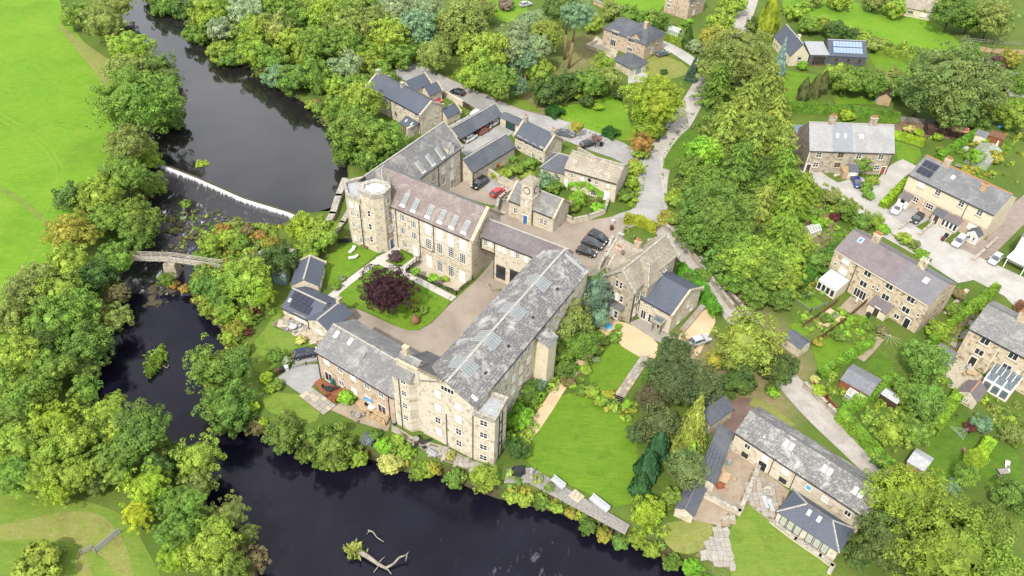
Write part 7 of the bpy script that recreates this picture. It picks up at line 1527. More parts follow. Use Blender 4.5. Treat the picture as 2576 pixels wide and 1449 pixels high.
# ------------------------------------------------------------------ cars
def car_parts(kind):
    """meshes of one car; x forward, origin on the ground in the middle"""
    L, W, H = {'hatch': (4.1, 1.75, 1.48), 'suv': (4.6, 1.88, 1.68), 'saloon': (4.6, 1.82, 1.44), 'mpv': (4.5, 1.82, 1.62)}[kind]
    h = L/2; w = W/2; zb, belt = .28, H*.60
    st = [(-h, .82, .42, .62), (-h+.12, .95, .3, .86), (-h+.5, 1, .24, belt+.0), (-h*.35, 1, .22, belt+.02), (h*.3, 1, .22, belt), (h*.5, .99, .24, belt-.06), (h-.35, .95, .26, belt-.2), (h-.08, .84, .32, belt-.34), (h, .7, .42, belt-.42)]
    b = MB(); rings = []
    for x, k, z0, z1 in st:
        zm = (z0+z1)*.52; rings.append([(x, -w*k*.92, z0), (x, -w*k, zm), (x, -w*k*.93, z1), (x, w*k*.93, z1), (x, w*k, zm), (x, w*k*.92, z0)])
    for r0, r1 in zip(rings, rings[1:]):
        for i in range(6): j = (i+1) % 6; b.quad(r0[i], r1[i], r1[j], r0[j])
    for r, fl in ((rings[0], 0), (rings[-1], 1)):
        n = len(b.v); b.v += r; b.f.append(tuple(range(n, n+6)) if fl else tuple(range(n+5, n-1, -1))); b.m.append(0)
    back = {'hatch': -h+.22, 'suv': -h+.2, 'saloon': -h+.75, 'mpv': -h+.2}[kind]; front = h*.46
    rb = {'hatch': -h+.62, 'suv': -h+.45, 'saloon': -h+1.45, 'mpv': -h+.5}[kind]; rf = h*.12 if kind != 'mpv' else h*.2
    g = MB(); lo = [(back, -w*.9, belt-.02), (front, -w*.86, belt-.05), (front, w*.86, belt-.05), (back, w*.9, belt-.02)]; hi = [(rb, -w*.7, H-.06), (rf, -w*.7, H-.05), (rf, w*.7, H-.05), (rb, w*.7, H-.06)]
    for i in range(4): j = (i+1) % 4; g.quad(lo[i], lo[j], hi[j], hi[i])
    r = MB(); e = .03; r.box(rb-.02, rf+.02, -w*.7-e, w*.7+e, H-.07, H-.03); r.box(rb+.12, rf-.12, -w*.58, w*.58, H-.03, H)
    for sx in (-1, 1):
        for (a, c) in (((back, sx*w*.9, belt), (rb, sx*w*.7, H-.06)), ((front, sx*w*.86, belt-.03), (rf, sx*w*.7, H-.05)), ((-.1, sx*w*.9, belt), (-.15, sx*w*.71, H-.06))): r.tube(a, c, .05, .045, 4)
    wh = MB(); k = 12
    n = 0
    for y in (-.1, .1):
        for i in range(k): t_ = 6.283*i/k; wh.v.append((.32*math.cos(t_), y, .32*math.sin(t_)))
    for i in range(k): j = (i+1) % k; wh.f.append((i, j, k+j, k+i)); wh.m.append(0)
    wh.f.append(tuple(range(k-1, -1, -1))); wh.f.append(tuple(range(k, 2*k))); wh.m += [0, 0]
    hub = MB().tube((0, -.115, 0), (0, .115, 0), .19, .19, 10)
    li = MB().box(h-.22, h-.03, -.22, .22, .58, .72); tl = MB().box(-h-.005, -h+.15, -.14, .14, .66, .86)
    mir = MB().box(-.08, .08, -.1, .1, 0, .14); pl = MB().box(-.02, .02, -.26, .26, 0, .12)
    return dict(L=L, W=W, H=H, body=b, glass=g, roof=r, wheel=wh, hub=hub, light=li, tail=tl, mirror=mir, plate=pl, h=h, w=w, belt=belt, front=front)
CARP = {k: car_parts(k) for k in ('hatch', 'suv', 'saloon', 'mpv')}
CGLASS = glass_mat('car_glass', (.03, .035, .04), .05, .7, (.16, .18, .2)); TYRE = plain('tyre', (.02, .02, .02), .8, .2); ALLOY = plain('alloy_wheel', (.4, .41, .42), .35, .5, .6); HLIGHT = plain('headlamp', (.65, .67, .68), .15, .6); TLIGHT = plain('tail_lamp', (.35, .015, .015), .3, .5); PLATE = plain('number_plate', (.7, .62, .2), .6, .3)
PAINT = {}
def paint(name, c):
    if name not in PAINT:
        n = NT('car_paint_'+name); f = n.noise(n.coord(), 2, 2); n.col(n.ramp(f, [(.3, tuple(x*.9 for x in c)), (.7, c)]), .28, .55); n.b.inputs['Coat Weight'].default_value = .5; n.b.inputs['Coat Roughness'].default_value = .08; PAINT[name] = n.m
    return PAINT[name]
CC = dict(black=(.012, .012, .014), navy=(.012, .016, .045), grey=(.10, .11, .125), silver=(.46, .47, .48), white=(.72, .72, .7), red=(.42, .012, .02), blue=(.015, .03, .17), copper=(.3, .07, .03), charcoal=(.035, .037, .042))
def car(a, b, kind, col, label):
    pa, pb = P(*a, .6), P(*b, .6); d = pb-pa; c = (pa+pb)/2; k = CARP[kind]
    t = thing('parked_car', label, 'car', (c.x, c.y, .1), math.atan2(d.y, d.x), 'parked cars'); m = paint(col, CC[col])
    key = (kind, col)
    inst('body', cached(('cb',)+key, lambda: k['body'].mesh('body', m, True)), t)
    inst('window_glass', cached(('cg', kind), lambda: k['glass'].mesh('window_glass', CGLASS)), t)
    inst('roof', cached(('cr',)+key, lambda: k['roof'].mesh('roof', m)), t)
    for x in (-k['h']+.78, k['h']-.85):
        for s in (-1, 1):
            w_ = inst('wheel', cached(('cw',), lambda: k['wheel'].mesh('wheel', TYRE)), t, Matrix.Translation((x, s*(k['w']-.1), .32)))
            inst('rim', cached(('ch',), lambda: k['hub'].mesh('rim', ALLOY)), w_)
    for s in (-1, 1):
        inst('headlight', cached(('cl', kind), lambda: k['light'].mesh('headlight', HLIGHT)), t, Matrix.Translation((0, s*k['w']*.66, k['belt']-.88-.06+.12)))
        inst('tail_light', cached(('ct', kind), lambda: k['tail'].mesh('tail_light', TLIGHT)), t, Matrix.Translation((0, s*k['w']*.7, 0)))
        inst('wing_mirror', cached(('cm',)+key, lambda: k['mirror'].mesh('wing_mirror', m)), t, Matrix.Translation((k['front']-.2, s*(k['w']+.02), k['belt']-.02)))
    inst('number_plate', cached(('cp',), lambda: k['plate'].mesh('number_plate', PLATE)), t, Matrix.Translation((-k['h']+.02, 0, .55)))
    return t
for a in (((1488, 589), (1524, 606), 'suv', 'black', 'black car at the back of the row of three in the gravel yard'), ((1470, 607), (1512, 621), 'suv', 'charcoal', 'dark grey car in the middle of the row of three in the yard'), ((1455, 628), (1495, 640), 'hatch', 'black', 'black car at the front of the row of three in the yard'),
 ((1222, 451), (1192, 473), 'suv', 'black', 'black car parked against the garage gable in the cobbled yard'), ((1236, 494), (1270, 474), 'hatch', 'red', 'bright red car beside the clock house wall'), ((1084, 244), (1104, 255), 'hatch', 'red', 'dark red car in the yard of the riverside house'), ((1165, 236), (1137, 227), 'hatch', 'black', 'black car standing on the access road'),
 ((1174, 352), (1190, 342), 'hatch', 'white', 'white car nearest the mill under the open carport'), ((1209, 332), (1223, 324), 'hatch', 'copper', 'copper car in the middle of the open carport'), ((1233, 313), (1248, 305), 'hatch', 'white', 'white car at the far end of the open carport'),
 ((1408, 333), (1433, 338), 'saloon', 'grey', 'grey car behind the roadside cottage chimney'), ((1466, 366), (1492, 358), 'hatch', 'black', 'black car in the bay beside the pinkish tree'), ((1651, 139), (1682, 131), 'hatch', 'grey', 'grey car on the rough lawn of the hilltop house'),
 ((2148, 444), (2162, 472), 'saloon', 'blue', 'deep blue car in front of the grey-roofed terrace'), ((2266, 515), (2248, 537), 'hatch', 'white', 'white car at the left end of the solar terrace'), ((2318, 539), (2296, 560), 'hatch', 'black', 'black car second along the solar terrace'), ((2427, 593), (2398, 622), 'mpv', 'silver', 'silver car beside the white gabled porch'), ((2518, 638), (2490, 666), 'hatch', 'silver', 'silver car before the white carport at the right edge'),
 ((740, 895), (795, 884), 'hatch', 'navy', 'dark navy car parked beside the mill wing end'), ((1745, 862), (1775, 852), 'hatch', 'silver', 'silver car half hidden under the yellowing sycamore'), ((1310, 14), (1334, 8), 'hatch', 'silver', 'pale car at the top edge beside the pink shrub lawn')):
    car(*a)

# ------------------------------------------------------------------ footbridge
def wl(u, v, z=0): p = P(u, v, z); return p
A_, B_, C_ = P(330, 650, .3), P(428, 652, .3), P(560, 672, .3)
t = thing('footbridge', 'long pale timber footbridge with railings across the rapids', 'bridge', (B_.x, B_.y, ZL)); MI = MW_(t).inverted()
for a, b in ((A_, B_), (B_, C_)):
    d = b-a; L = d.length; d.normalize(); s = Vector((-d.y, d.x, 0))
    for sg in (-1, 1): MB().bar(MI @ (a+s*sg*.42-Vector((0, 0, .22))), MI @ (b+s*sg*.42-Vector((0, 0, .22))), .14, .2).obj('beam', BRIDGEW, t)
    bm = cached('bboard', lambda: MB().box(-.13, .13, -.58, .58, 0, .05).mesh('deck_board', BRIDGEW)); n_ = int(L/.3)
    for i in range(n_):
        p = a.lerp(b, (i+.5)/n_); inst('deck_board', bm, t, MI @ Matrix.Translation(p) @ Matrix.Rotation(math.atan2(d.y, d.x), 4, 'Z'))
    k = int(L/1.5)
    for sg in (-1, 1):
        for i in range(k+1):
            p = MI @ (a.lerp(b, i/k)+s*sg*.6); MB().box(p.x-.05, p.x+.05, p.y-.05, p.y+.05, p.z-.3, p.z+1.15).obj('post', BRIDGEW, t)
        for z in (.45, .8, 1.12): MB().bar(MI @ (a+s*sg*.6+Vector((0, 0, z))), MI @ (b+s*sg*.6+Vector((0, 0, z))), .07, .1).obj('rail', BRIDGEW, t)
p = MI @ B_; MB().prism([(p.x-1.5, p.y-1.5), (p.x+1.4, p.y-1.7), (p.x+1.6, p.y+1.0), (p.x-1.2, p.y+1.3)], -1, 2.9, top=.75).obj('pier', ST_GREY, t)
p = MI @ C_; MB().prism([(p.x-.6, p.y-1.8), (p.x+2.2, p.y-2.0), (p.x+2.4, p.y+1.2), (p.x-.4, p.y+1.4)], 0, 3.1, top=.9).obj('abutment', ST_GREY, t)
ribbon('island_path', [(560, 676), (600, 655), (660, 632), (720, 622), (760, 640)], PATH_M, 1.3)

# ------------------------------------------------------------------ rocks in the river
rr = random.Random(5)
def rock_mesh(seed):
    r = random.Random(seed); mb = MB(); k = 7
    prof = [(.75, -.3), (1.0, .1), (.8, .42), (.35, .6)]
    for rad, z in prof:
        for i in range(k): t_ = 6.283*i/k; q = rad*(.72+.5*r.random()); mb.v.append((q*math.cos(t_), q*math.sin(t_)*.8, z+.12*r.random()))
    for a in range(3):
        for i in range(k): j = (i+1) % k; mb.f.append((a*k+i, a*k+j, a*k+k+j, a*k+k+i)); mb.m.append(0)
    mb.f.append(tuple(3*k+i for i in range(k))); mb.m.append(0)
    return mb.mesh('river_rock', ROCK)
RK = [rock_mesh(i) for i in range(5)]
def rock(u, v, s, label):
    p = P(u, v, ZL+.1); o = inst('river_rock', rr.choice(RK)); o.location = (p.x, p.y, ZL); o.scale = (s, s*(.7+.5*rr.random()), s*.7); o.rotation_euler.z = rr.random()*6.28; tag(o, label, 'rock', 'rocks in the river')
spots = []
for cu, cv, su, sv, n_, lb in ((440, 585, 50, 60, 40, 'mossy rock in the rapids between weir and footbridge'), (390, 735, 50, 26, 28, 'rock in the white water below the footbridge'), (390, 765, 30, 12, 12, 'rock at the head of the dark pool'), (600, 545, 60, 20, 16, 'mossy rock at the foot of the weir, right half')):
    for i in range(n_): rock(cu+rr.gauss(0, .5)*su, cv+rr.gauss(0, .5)*sv, .3+.7*rr.random()**2, lb)

# ------------------------------------------------------------------ fallen branches in the river
def branch(label, pts, rad, tuft=None):
    q = [P(u, v, z) for u, v, z in pts]; t = thing('fallen_branch', label, 'branch', (q[0].x, q[0].y, ZL)); MI = MW_(t).inverted(); mb = MB()
    for i in range(len(q)-1): mb.tube(MI @ q[i], MI @ q[i+1], rad*(1-.75*i/len(q)), rad*(1-.75*(i+1)/len(q)), 7)
    return t, mb, MI
Z = ZL+.25
t, mb, MI = branch('bleached fallen bough lying in the river at the bottom', [(900, 1386, Z+.4), (925, 1400, Z+.4), (950, 1418, Z+.2), (975, 1432, Z)], .42)
for a, b, r0, r1 in (((970, 1430, Z), (990, 1418, Z+.3), .22, .16), ((990, 1418, Z+.3), (1005, 1402, Z+.8), .16, .14), ((1005, 1402, Z+.8), (1022, 1396, Z+.9), .14, .1), ((1022, 1396, Z+.9), (1028, 1388, Z+.9), .1, .04), ((1024, 1396, Z+.9), (1020, 1412, Z+.5), .08, .03), ((950, 1418, Z), (968, 1400, Z+.6), .1, .03), ((955, 1420, Z), (940, 1440, Z), .1, .04), ((975, 1432, Z), (985, 1445, Z), .12, .04)): mb.tube(MI @ P(*a), MI @ P(*b), r0, r1, 6)
mb.obj('bough', BARK_P, t, smooth=True)
rng = np.random.default_rng(3); pp = np.array(MI @ P(890, 1385, Z+.5))+rng.normal(size=(260, 3))*np.array([.55, .5, .3]); co, f = leaves(pp, rng.normal(size=(260, 3)), .2, rng, 2.0); o = inst('tuft', np_mesh('tuft', co, f, LEAF), t); o.color = (.2, .2, .05, 1)
t, mb, MI = branch('thin bare branch floating above the fallen bough', [(926, 1334, Z), (938, 1338, Z), (948, 1352, Z), (965, 1363, Z)], .12); mb.tube(MI @ P(930, 1336, Z), MI @ P(922, 1344, Z), .06, .02, 5); mb.obj('bough', BARK_P, t)
t, mb, MI = branch('crooked twig floating beside the reedy islet', [(408, 918, Z), (420, 926, Z), (425, 918, Z)], .07); mb.obj('bough', BARK_P, t)

# ------------------------------------------------------------------ river deck and its furniture
dk = thing('river_deck', 'long weathered timber deck along the river lawn', 'deck', tuple(P(1400, 1225)), 0); MI = MW_(dk).inverted()
L1, R1 = [P(1275, 1180, .22), P(1338, 1176, .22), P(1585, 1320, .22)], [P(1268, 1215, .22), P(1330, 1215, .22), P(1572, 1345, .22)]
for (a0, a1), (b0, b1) in (((L1[0], L1[1]), (R1[0], R1[1])), ((L1[1], L1[2]), (R1[1], R1[2]))):
    n_ = int((a1-a0).length/.32)
    for i in range(n_):
        k0, k1 = (i+.04)/n_, (i+.96)/n_; mb = MB(); q = [a0.lerp(a1, k0), a0.lerp(a1, k1), b0.lerp(b1, k1), b0.lerp(b1, k0)]
        dz = Vector((0, 0, .012*rr.random())); q = [MI @ (x+dz) for x in q]; n0_ = len(mb.v)
        mb.v += [tuple(x) for x in q]+[tuple(x-Vector((0, 0, .06))) for x in q]
        for f_ in ((3, 2, 1, 0), (0, 1, 5, 4), (1, 2, 6, 5), (2, 3, 7, 6), (3, 0, 4, 7)): mb.f.append(f_); mb.m.append(0)
        mb.obj('deck_board', GREYW, dk)
mb = MB()
for k in range(9):
    p = MI @ R1[1].lerp(R1[2], k/8); mb = MB().box(p.x-.1, p.x+.1, p.y-.1, p.y+.1, -2.5, p.z-.07); mb.obj('post', BARK, dk)
def seat(name, label, u, v, th, L, D_, h, m, back=True, z=.25, cat='sofa'):
    p = P(u, v, z); t = thing(name, label, cat, tuple(p), math.radians(th)); MB().box(-L/2, L/2, -D_/2, D_/2, .1, h).obj('seat', m, t)
    if back: MB().box(-L/2, L/2, D_/2-.18, D_/2, h+.004, h+.4).obj('backrest', m, t)
    for sx in (-1, 1):
        for sy in (-1, 1): MB().box(sx*(L/2-.08)-.04, sx*(L/2-.08)+.04, sy*(D_/2-.08)-.04, sy*(D_/2-.08)+.04, 0, .1).obj('leg', IRON, t)
    return t
seat('outdoor_sofa', 'pale grey outdoor sofa at the left of the river deck', 1404, 1218, -42, 2.3, .9, .45, GREYF)
seat('outdoor_sofa', 'long pale grey outdoor sofa at the right of the river deck', 1508, 1270, -42, 3.2, .95, .45, GREYF)
p = P(1450, 1248, .25); t = thing('fire_pit', 'round pale fire pit on a square slab on the river deck', 'fire pit', tuple(p), math.radians(-42)); MB().box(-.9, .9, -.8, .8, 0, .06).obj('slab', PAVE_Y, t); MB().lathe([(.45, .06), (.5, .4), (.36, .42), (.3, .25)], 14).obj('bowl', COPE, t)
p = P(1304, 1186, .25); t = thing('covered_table', 'dark covered table set at the deck corner', 'table', tuple(p), .3); MB().prism([(-1.0, -.7), (.9, -.8), (1.1, .6), (-.8, .8)], 0, .75, top=.75).obj('cover', DARKM, t); MB().prism([(-.5, -.9), (.2, -1.1), (.4, -.5), (-.3, -.4)], .0, .95, top=.7).obj('cover', DARKM, t)
def parasol(label, u, v, m, r=.22, h=2.3, open_=False, name='parasol', z=.05):
    p = P(u, v, z); t = thing(name, label, 'parasol', tuple(p)); MB().tube((0, 0, 0), (0, 0, h), .035, .03, 7).obj('pole', GREYW, t); MB().lathe([(.32, 0), (.32, .1), (.1, .14)], 10).obj('base', COPE_G, t)
    if open_:
        mb = MB(); k = 4 if r < 1.3 else 8; rim = [(r*math.cos(6.283*i/k+.4), r*math.sin(6.283*i/k+.4), h-.35) for i in range(k)]
        for i in range(k): mb.tri(rim[i], rim[(i+1) % k], (0, 0, h+.05)); mb.tri(rim[(i+1) % k], rim[i], (0, 0, h))
        mb.obj('canopy', m, t)
    else: MB().lathe([(.05, .75), (r, 1.0), (r*.7, h-.3), (.03, h)], 8).obj('canopy', m, t)
    return t
parasol('closed grey parasol on a pale base at the deck corner', 1336, 1200, GREYF, .2, 2.4, z=.25)
parasol('closed teal parasol on the red-brown deck of the mill wing', 838, 975, TEAL, .35, 2.2)
parasol('square blue parasol over the table on the wing terrace', 933, 1020, BLUEF, 1.15, 2.2, True)
parasol('closed white parasol on the terrace decking', 2150, 768, WHITE, .2, 2.2)
parasol('closed pale parasol on the brown summerhouse deck', 2502, 375, WHITE, .25, 2.4)
parasol('pale closed parasol over the conservatory terrace table', 2430, 935, GREYF, .3, 2.1)
# decks of the mill wing
for nm, lb, pts, m, z in (('timber_deck', 'red-brown timber deck beside the mill wing', [(790, 962), (805, 952), (868, 982), (845, 1012), (822, 1000)], REDB, .35), ('timber_deck', 'tan timber deck below the mill wing French doors', [(895, 1012), (912, 1000), (985, 1040), (970, 1068), (915, 1040)], TAN, .5)):
    q = wp(pts, z); c = q.mean(0); t = thing(nm, lb, 'deck', (c[0], c[1], 0)); MB().prism([(x-c[0], y-c[1]) for x, y in q][::1], 0, z).obj('platform', m, t)
    for a, b in list(zip(q, np.roll(q, -1, 0)))[2:4]:
        mb = MB(); mb.bar((a[0]-c[0], a[1]-c[1], z+.85), (b[0]-c[0], b[1]-c[1], z+.85), .08, .08); mb.obj('rail', m, t)
        L = np.hypot(*(b-a)); k = max(2, int(L/.9))
        for i in range(k+1): x, y = a+(b-a)*i/k-c; MB().box(x-.05, x+.05, y-.05, y+.05, z, z+.9).obj('post', m, t)
def table(label, u, v, r, h, m, chairs=4, cm=None, z=.05, sq=False, th=0, cat='table'):
    p = P(u, v, z); t = thing('garden_table', label, cat, tuple(p), math.radians(th))
    (MB().box(-r, r, -r*.6, r*.6, h-.06, h) if sq else MB().lathe([(r, h-.06), (r, h)], 16)).obj('table_top', m, t)
    for i in range(4): a = math.pi/4+i*math.pi/2; MB().tube((r*.6*math.cos(a), r*.45*math.sin(a), 0), (r*.5*math.cos(a), r*.4*math.sin(a), h-.06), .03, .03, 5).obj('leg', m, t)
    for i in range(chairs):
        a = math.radians(th)+6.283*i/chairs+.5; c = thing('garden_chair', f'chair {("nearest","second","third","fourth","fifth","sixth")[i]} round the '+label, 'chair', (p.x+(r+.45)*math.cos(a), p.y+(r+.45)*math.sin(a), p.z), a+math.pi/2, 'garden chairs'); k = cm or m
        MB().box(-.24, .24, -.24, .24, .4, .45).obj('seat', k, c); MB().box(-.24, .24, -.27, -.22, .45, .9).obj('backrest', k, c)
        for sx in (-.2, .2):
            for sy in (-.2, .2): MB().box(sx-.025, sx+.025, sy-.025, sy+.025, 0, .4).obj('leg', k, c)
    return t
table('round grey table on the cottage patio', 738, 828, .7, .72, GREYF, 4)
table('dark table with chairs on the red-brown deck', 828, 985, .6, .72, DARKM, 3, DARKM, .36)
table('round table on the wing terrace stones', 900, 1052, .5, .72, GREYW, 3, GREYW)
table('pale table under the square blue parasol', 936, 1030, .6, .72, WHITE, 3, DARKM, .1)
table('iron table on the river terrace of the long mill', 1062, 1118, .5, .72, IRON, 4, IRON)
table('long wooden table on the barn patio', 1822, 1208, 1.0, .75, TAN, 4, TAN, .1, True, 60)
table('timber picnic table on the right-edge lawn', 2520, 1192, .8, .72, GREYW, 2, GREYW, .05, True, 10)
table('wooden table on the conservatory terrace', 2440, 945, .8, .74, TAN, 2, TAN, .05, True, -20)
table('white table and chairs beside the clock house', 1268, 500, .5, .72, GREYF, 3)
p = P(1933, 1240); t = thing('fountain', 'round grey stone basin on the barn patio', 'basin', (p.x, p.y, .05)); MB().lathe([(.5, 0), (.35, .2), (.75, .45), (.85, .5), (.75, .5), (.2, .38)], 18).obj('bowl', COPE_G, t); MB().lathe([(.1, .38), (.06, .7), (.14, .75)], 10).obj('jet_stem', COPE_G, t)
def lounger(label, u, v, th, m, name='sun_lounger'):
    p = P(u, v, .05); t = thing(name, label, 'lounger', tuple(p), math.radians(th)); MB().box(-.9, .35, -.32, .32, .28, .36).obj('seat', m, t); g = MB(); g.quad((.35, -.32, .36), (.95, -.32, .75), (.95, .32, .75), (.35, .32, .36)); g.quad((.35, .32, .3), (.95, .32, .69), (.95, -.32, .69), (.35, -.32, .3)); g.obj('backrest', m, t)
    for x in (-.8, .25):
        for y in (-.27, .27): MB().box(x-.03, x+.03, y-.03, y+.03, 0, .28).obj('leg', m, t)
lounger('white sun lounger nearer the tower on the lawn', 886, 632, 65, WHITE); lounger('small white garden chair on the tower lawn', 889, 650, 20, WHITE, 'garden_chair')
lounger('left grey sun lounger on the barn patio edge', 1925, 1268, 100, GREYF); lounger('right grey sun lounger on the barn patio edge', 1938, 1276, 100, GREYF); lounger('white lounger on the right-edge lawn', 2532, 1178, 70, WHITE)
def bench(label, u, v, th, m=BROWN, z=.03):
    p = P(u, v, z); t = thing('garden_bench', label, 'bench', tuple(p), math.radians(th)); 
    for i in range(3): MB().box(-.8, .8, -.25+i*.17, -.12+i*.17, .42, .46).obj('slat', m, t)
    for i in range(3): MB().box(-.8, .8, .26, .3, .52+i*.15, .63+i*.15).obj('slat', m, t)
    for x in (-.75, .75): MB().box(x-.04, x+.04, -.24, .3, 0, .42).box(x-.04, x+.04, .24, .3, .42, .95).obj('leg', m, t)
bench('brown bench at the foot of the tower', 918, 623, -30); bench('wooden bench on the terrace gardens', 2098, 800, 40, GREYW); bench('white bench under the river gable', 1085, 1145, -30, GREYF); bench('garden bench on the shady lawn', 2425, 1143, 80, TAN); bench('slatted bench in the solar terrace garden', 2410, 422, -20, GREYW)
def wbin(label, u, v, th, m, z=.03):
    p = P(u, v, z); t = thing('wheelie_bin', label, 'bin', tuple(p), math.radians(th), 'wheelie bins'); MB().prism([(-.25, -.28), (.25, -.28), (.25, .28), (-.25, .28)], .08, .95, top=1.12).obj('body', m, t); MB().box(-.31, .31, -.36, .34, .955, 1.03).obj('lid', m, t)
    for x in (-.22, .22): MB().tube((x, .26, .1), (x+.05, .26, .1), .1, .1, 8).obj('wheel', IRON, t)
BINB = plain('brown_bin', (.1, .04, .03), .6, .3); BING = plain('pale_bin', (.5, .52, .5), .6, .3)
for lb, u, v, m in (('pale bin behind the gothic house, upper', 1541, 563, BING), ('brown bin behind the gothic house, lower', 1538, 578, BINB), ('brown bin by the driveway fence, left', 698, 940, BINB), ('dark bin by the driveway fence, middle', 710, 936, DARKM), ('pale-lidded bin by the driveway fence, right', 722, 932, BING), ('dark bin beside the parking bays', 1512, 368, DARKM), ('brown bin in the solar terrace driveway', 2370, 606, BINB), ('dark bin in the solar terrace driveway', 2378, 598, DARKM), ('dark bin near the terrace porch', 2182, 798, DARKM)): wbin(lb, u, v, 30, m)
# water butts, pots, small things
def butt(label, u, v, m, r=.4, h=1.1, name='water_butt', cat='barrel'):
    p = P(u, v, .03); t = thing(name, label, cat, tuple(p)); MB().lathe([(r*.85, 0), (r, h*.5), (r*.9, h)], 12).obj('body', m, t); MB().lathe([(r*.98, h+.004), (r*.9, h+.08), (.1, h+.1)], 12).obj('lid', GREYW, t)
butt('teal water butt on the barn patio', 1832, 1168, SAGE); butt('pale green water butt behind the clipped hedge', 2209, 995, SAGE); butt('wooden barrel at the turret foot', 1048, 1112, BROWN, .5, .8, 'barrel'); butt('green barrel beside the wing deck', 992, 1068, GREEN_D, .35, .7, 'barrel')
p = P(1045, 812); t = thing('urn', 'large brown pear-shaped urn on the courtyard lawn', 'urn', (p.x, p.y, .05)); MB().lathe([(.45, 0), (.75, .35), (.85, .7), (.6, 1.2), (.28, 1.7), (.16, 2.1), (.22, 2.2)], 16).obj('body', plain('brown_willow', (.24, .13, .08), .9, .1, 0, .2, 8), t, smooth=True)
# clothes airers and play frame
p = P(2405, 1105); t = thing('clothes_airer', 'triangular rotary clothes airer on the shady lawn', 'airer', (p.x, p.y, 0)); MB().tube((0, 0, 0), (0, 0, 1.7), .03, .03, 6).obj('pole', LEAD, t); mb = MB(); rim = [(1.6*math.cos(2.094*i+.4), 1.6*math.sin(2.094*i+.4), 1.9) for i in range(3)]
for k in (1, .75, .5):
    for i in range(3): a, b = rim[i], rim[(i+1) % 3]; mb.tube((a[0]*k, a[1]*k, 1.75+.15*k), (b[0]*k, b[1]*k, 1.75+.15*k), .012, .012, 4)
for i in range(3): mb.tube((0, 0, 1.5), rim[i], .02, .02, 5)
mb.obj('arms', GREYF, t)
p = P(2230, 860); t = thing('clothes_airer', 'many-armed pale clothes airer at the terrace corner', 'airer', (p.x, p.y, 0)); MB().tube((0, 0, 0), (0, 0, 1.8), .04, .04, 6).obj('pole', LEAD, t); mb = MB()
for i in range(9): a = i*.45+2.4; mb.tube((0, 0, 1.75), (2.2*math.cos(a), 2.2*math.sin(a), 1.1), .025, .02, 5)
mb.obj('arms', COPE, t)

# ------------------------------------------------------------------ walls, fences, gates
def wall(label, pts, h, m, w=.45, cope=None, name='stone_wall', z=0.0, top=True):
    q = [P(u, v, h*.5) for u, v in pts]; q = [Vector((a.x, a.y, 0)) for a in q]; o = q[0]; t = thing(name, label, 'wall', (o.x, o.y, z)); mb = MB(); mc = MB()
    for a, b in zip(q, q[1:]):
        d = (b-a).normalized()*(w*.3); mb.bar(a-o-d+Vector((0, 0, -.6)), b-o+d+Vector((0, 0, -.6)), w, h+.6); mc.bar(a-o-d+Vector((0, 0, h+.002)), b-o+d+Vector((0, 0, h+.002)), w+.12, .14)
    mb.obj('wall', m, t)
    if top: mc.obj('coping', cope or COPE_G, t)
    return t
wall('stone wall along the lower lane opposite the barn', [(2024, 968), (2080, 1020), (2150, 1088), (2230, 1168)], 1.0, ST_GREY)
wall('mossy wall between the gothic house and the lane', [(1660, 555), (1712, 606), (1762, 668), (1812, 734), (1842, 772)], 1.2, ST_GREY)
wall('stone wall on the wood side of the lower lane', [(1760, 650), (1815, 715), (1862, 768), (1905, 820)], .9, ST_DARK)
wall('curved garden wall below the stone-roofed house', [(1428, 548), (1440, 556), (1480, 548), (1520, 532), (1530, 505)], 1.1, ST_PALE)
wall('curved rubble wall around the clock house yard', [(1250, 526), (1254, 506), (1270, 492), (1292, 480), (1300, 470)], 1.5, ST_GREY)
wall('tall wall between the cobbled yard and walled garden', [(1222, 428), (1258, 452), (1296, 470)], 1.6, ST_PALE)
wall('wall behind the parking bays', [(1455, 378), (1495, 400), (1535, 418), (1570, 428)], 1.3, ST_PALE)
wall('retaining wall between the parked row and gothic house', [(1540, 600), (1525, 640), (1508, 672)], 1.2, ST_PALE)
wall('sloping retaining wall of the mill race', [(868, 455), (852, 495), (838, 540), (820, 572)], 1.2, ST_GREY, 1.2, z=-.2)
wall('low lower wall of the mill race bank', [(884, 520), (862, 560), (832, 596)], .8, ST_GREY, .9, z=-.3)
wall('stone wall of the raised barn patio', [(1770, 1245), (1860, 1290), (1912, 1165)], .8, ST_PALE, .5)
wall('parapet wall beside the barn outbuilding', [(1842, 1118), (1790, 1200), (1756, 1262)], 1.3, ST_PALE, .35)
wall('low wall at the garden side of the sunroom', [(1940, 1312), (2000, 1358), (2062, 1400), (2094, 1424), (2086, 1440)], .45, ST_PALE, .5)
wall('low kerb wall beside the access road', [(1046, 158), (1130, 199), (1200, 230), (1300, 273)], .2, ST_GREY, .3, top=False)
wall('rough wall dividing the solar terrace driveways, left', [(2352, 556), (2330, 575), (2312, 590)], .5, ST_PINK, .35)
wall('rough wall dividing the solar terrace driveways, middle', [(2300, 548), (2280, 562), (2262, 576)], .4, ST_PINK, .3)
wall('rough wall left of the white carport', [(2508, 600), (2478, 628), (2448, 655)], .6, ST_PINK, .4)
wall('garden wall at the top beside the upper lawn', [(1495, 5), (1530, 20), (1560, 25)], 1.4, ST_PINK, .4)
wall('white front wall of the grey-roofed terrace gardens', [(2100, 440), (2130, 432)], .7, WHITE_R, .3)
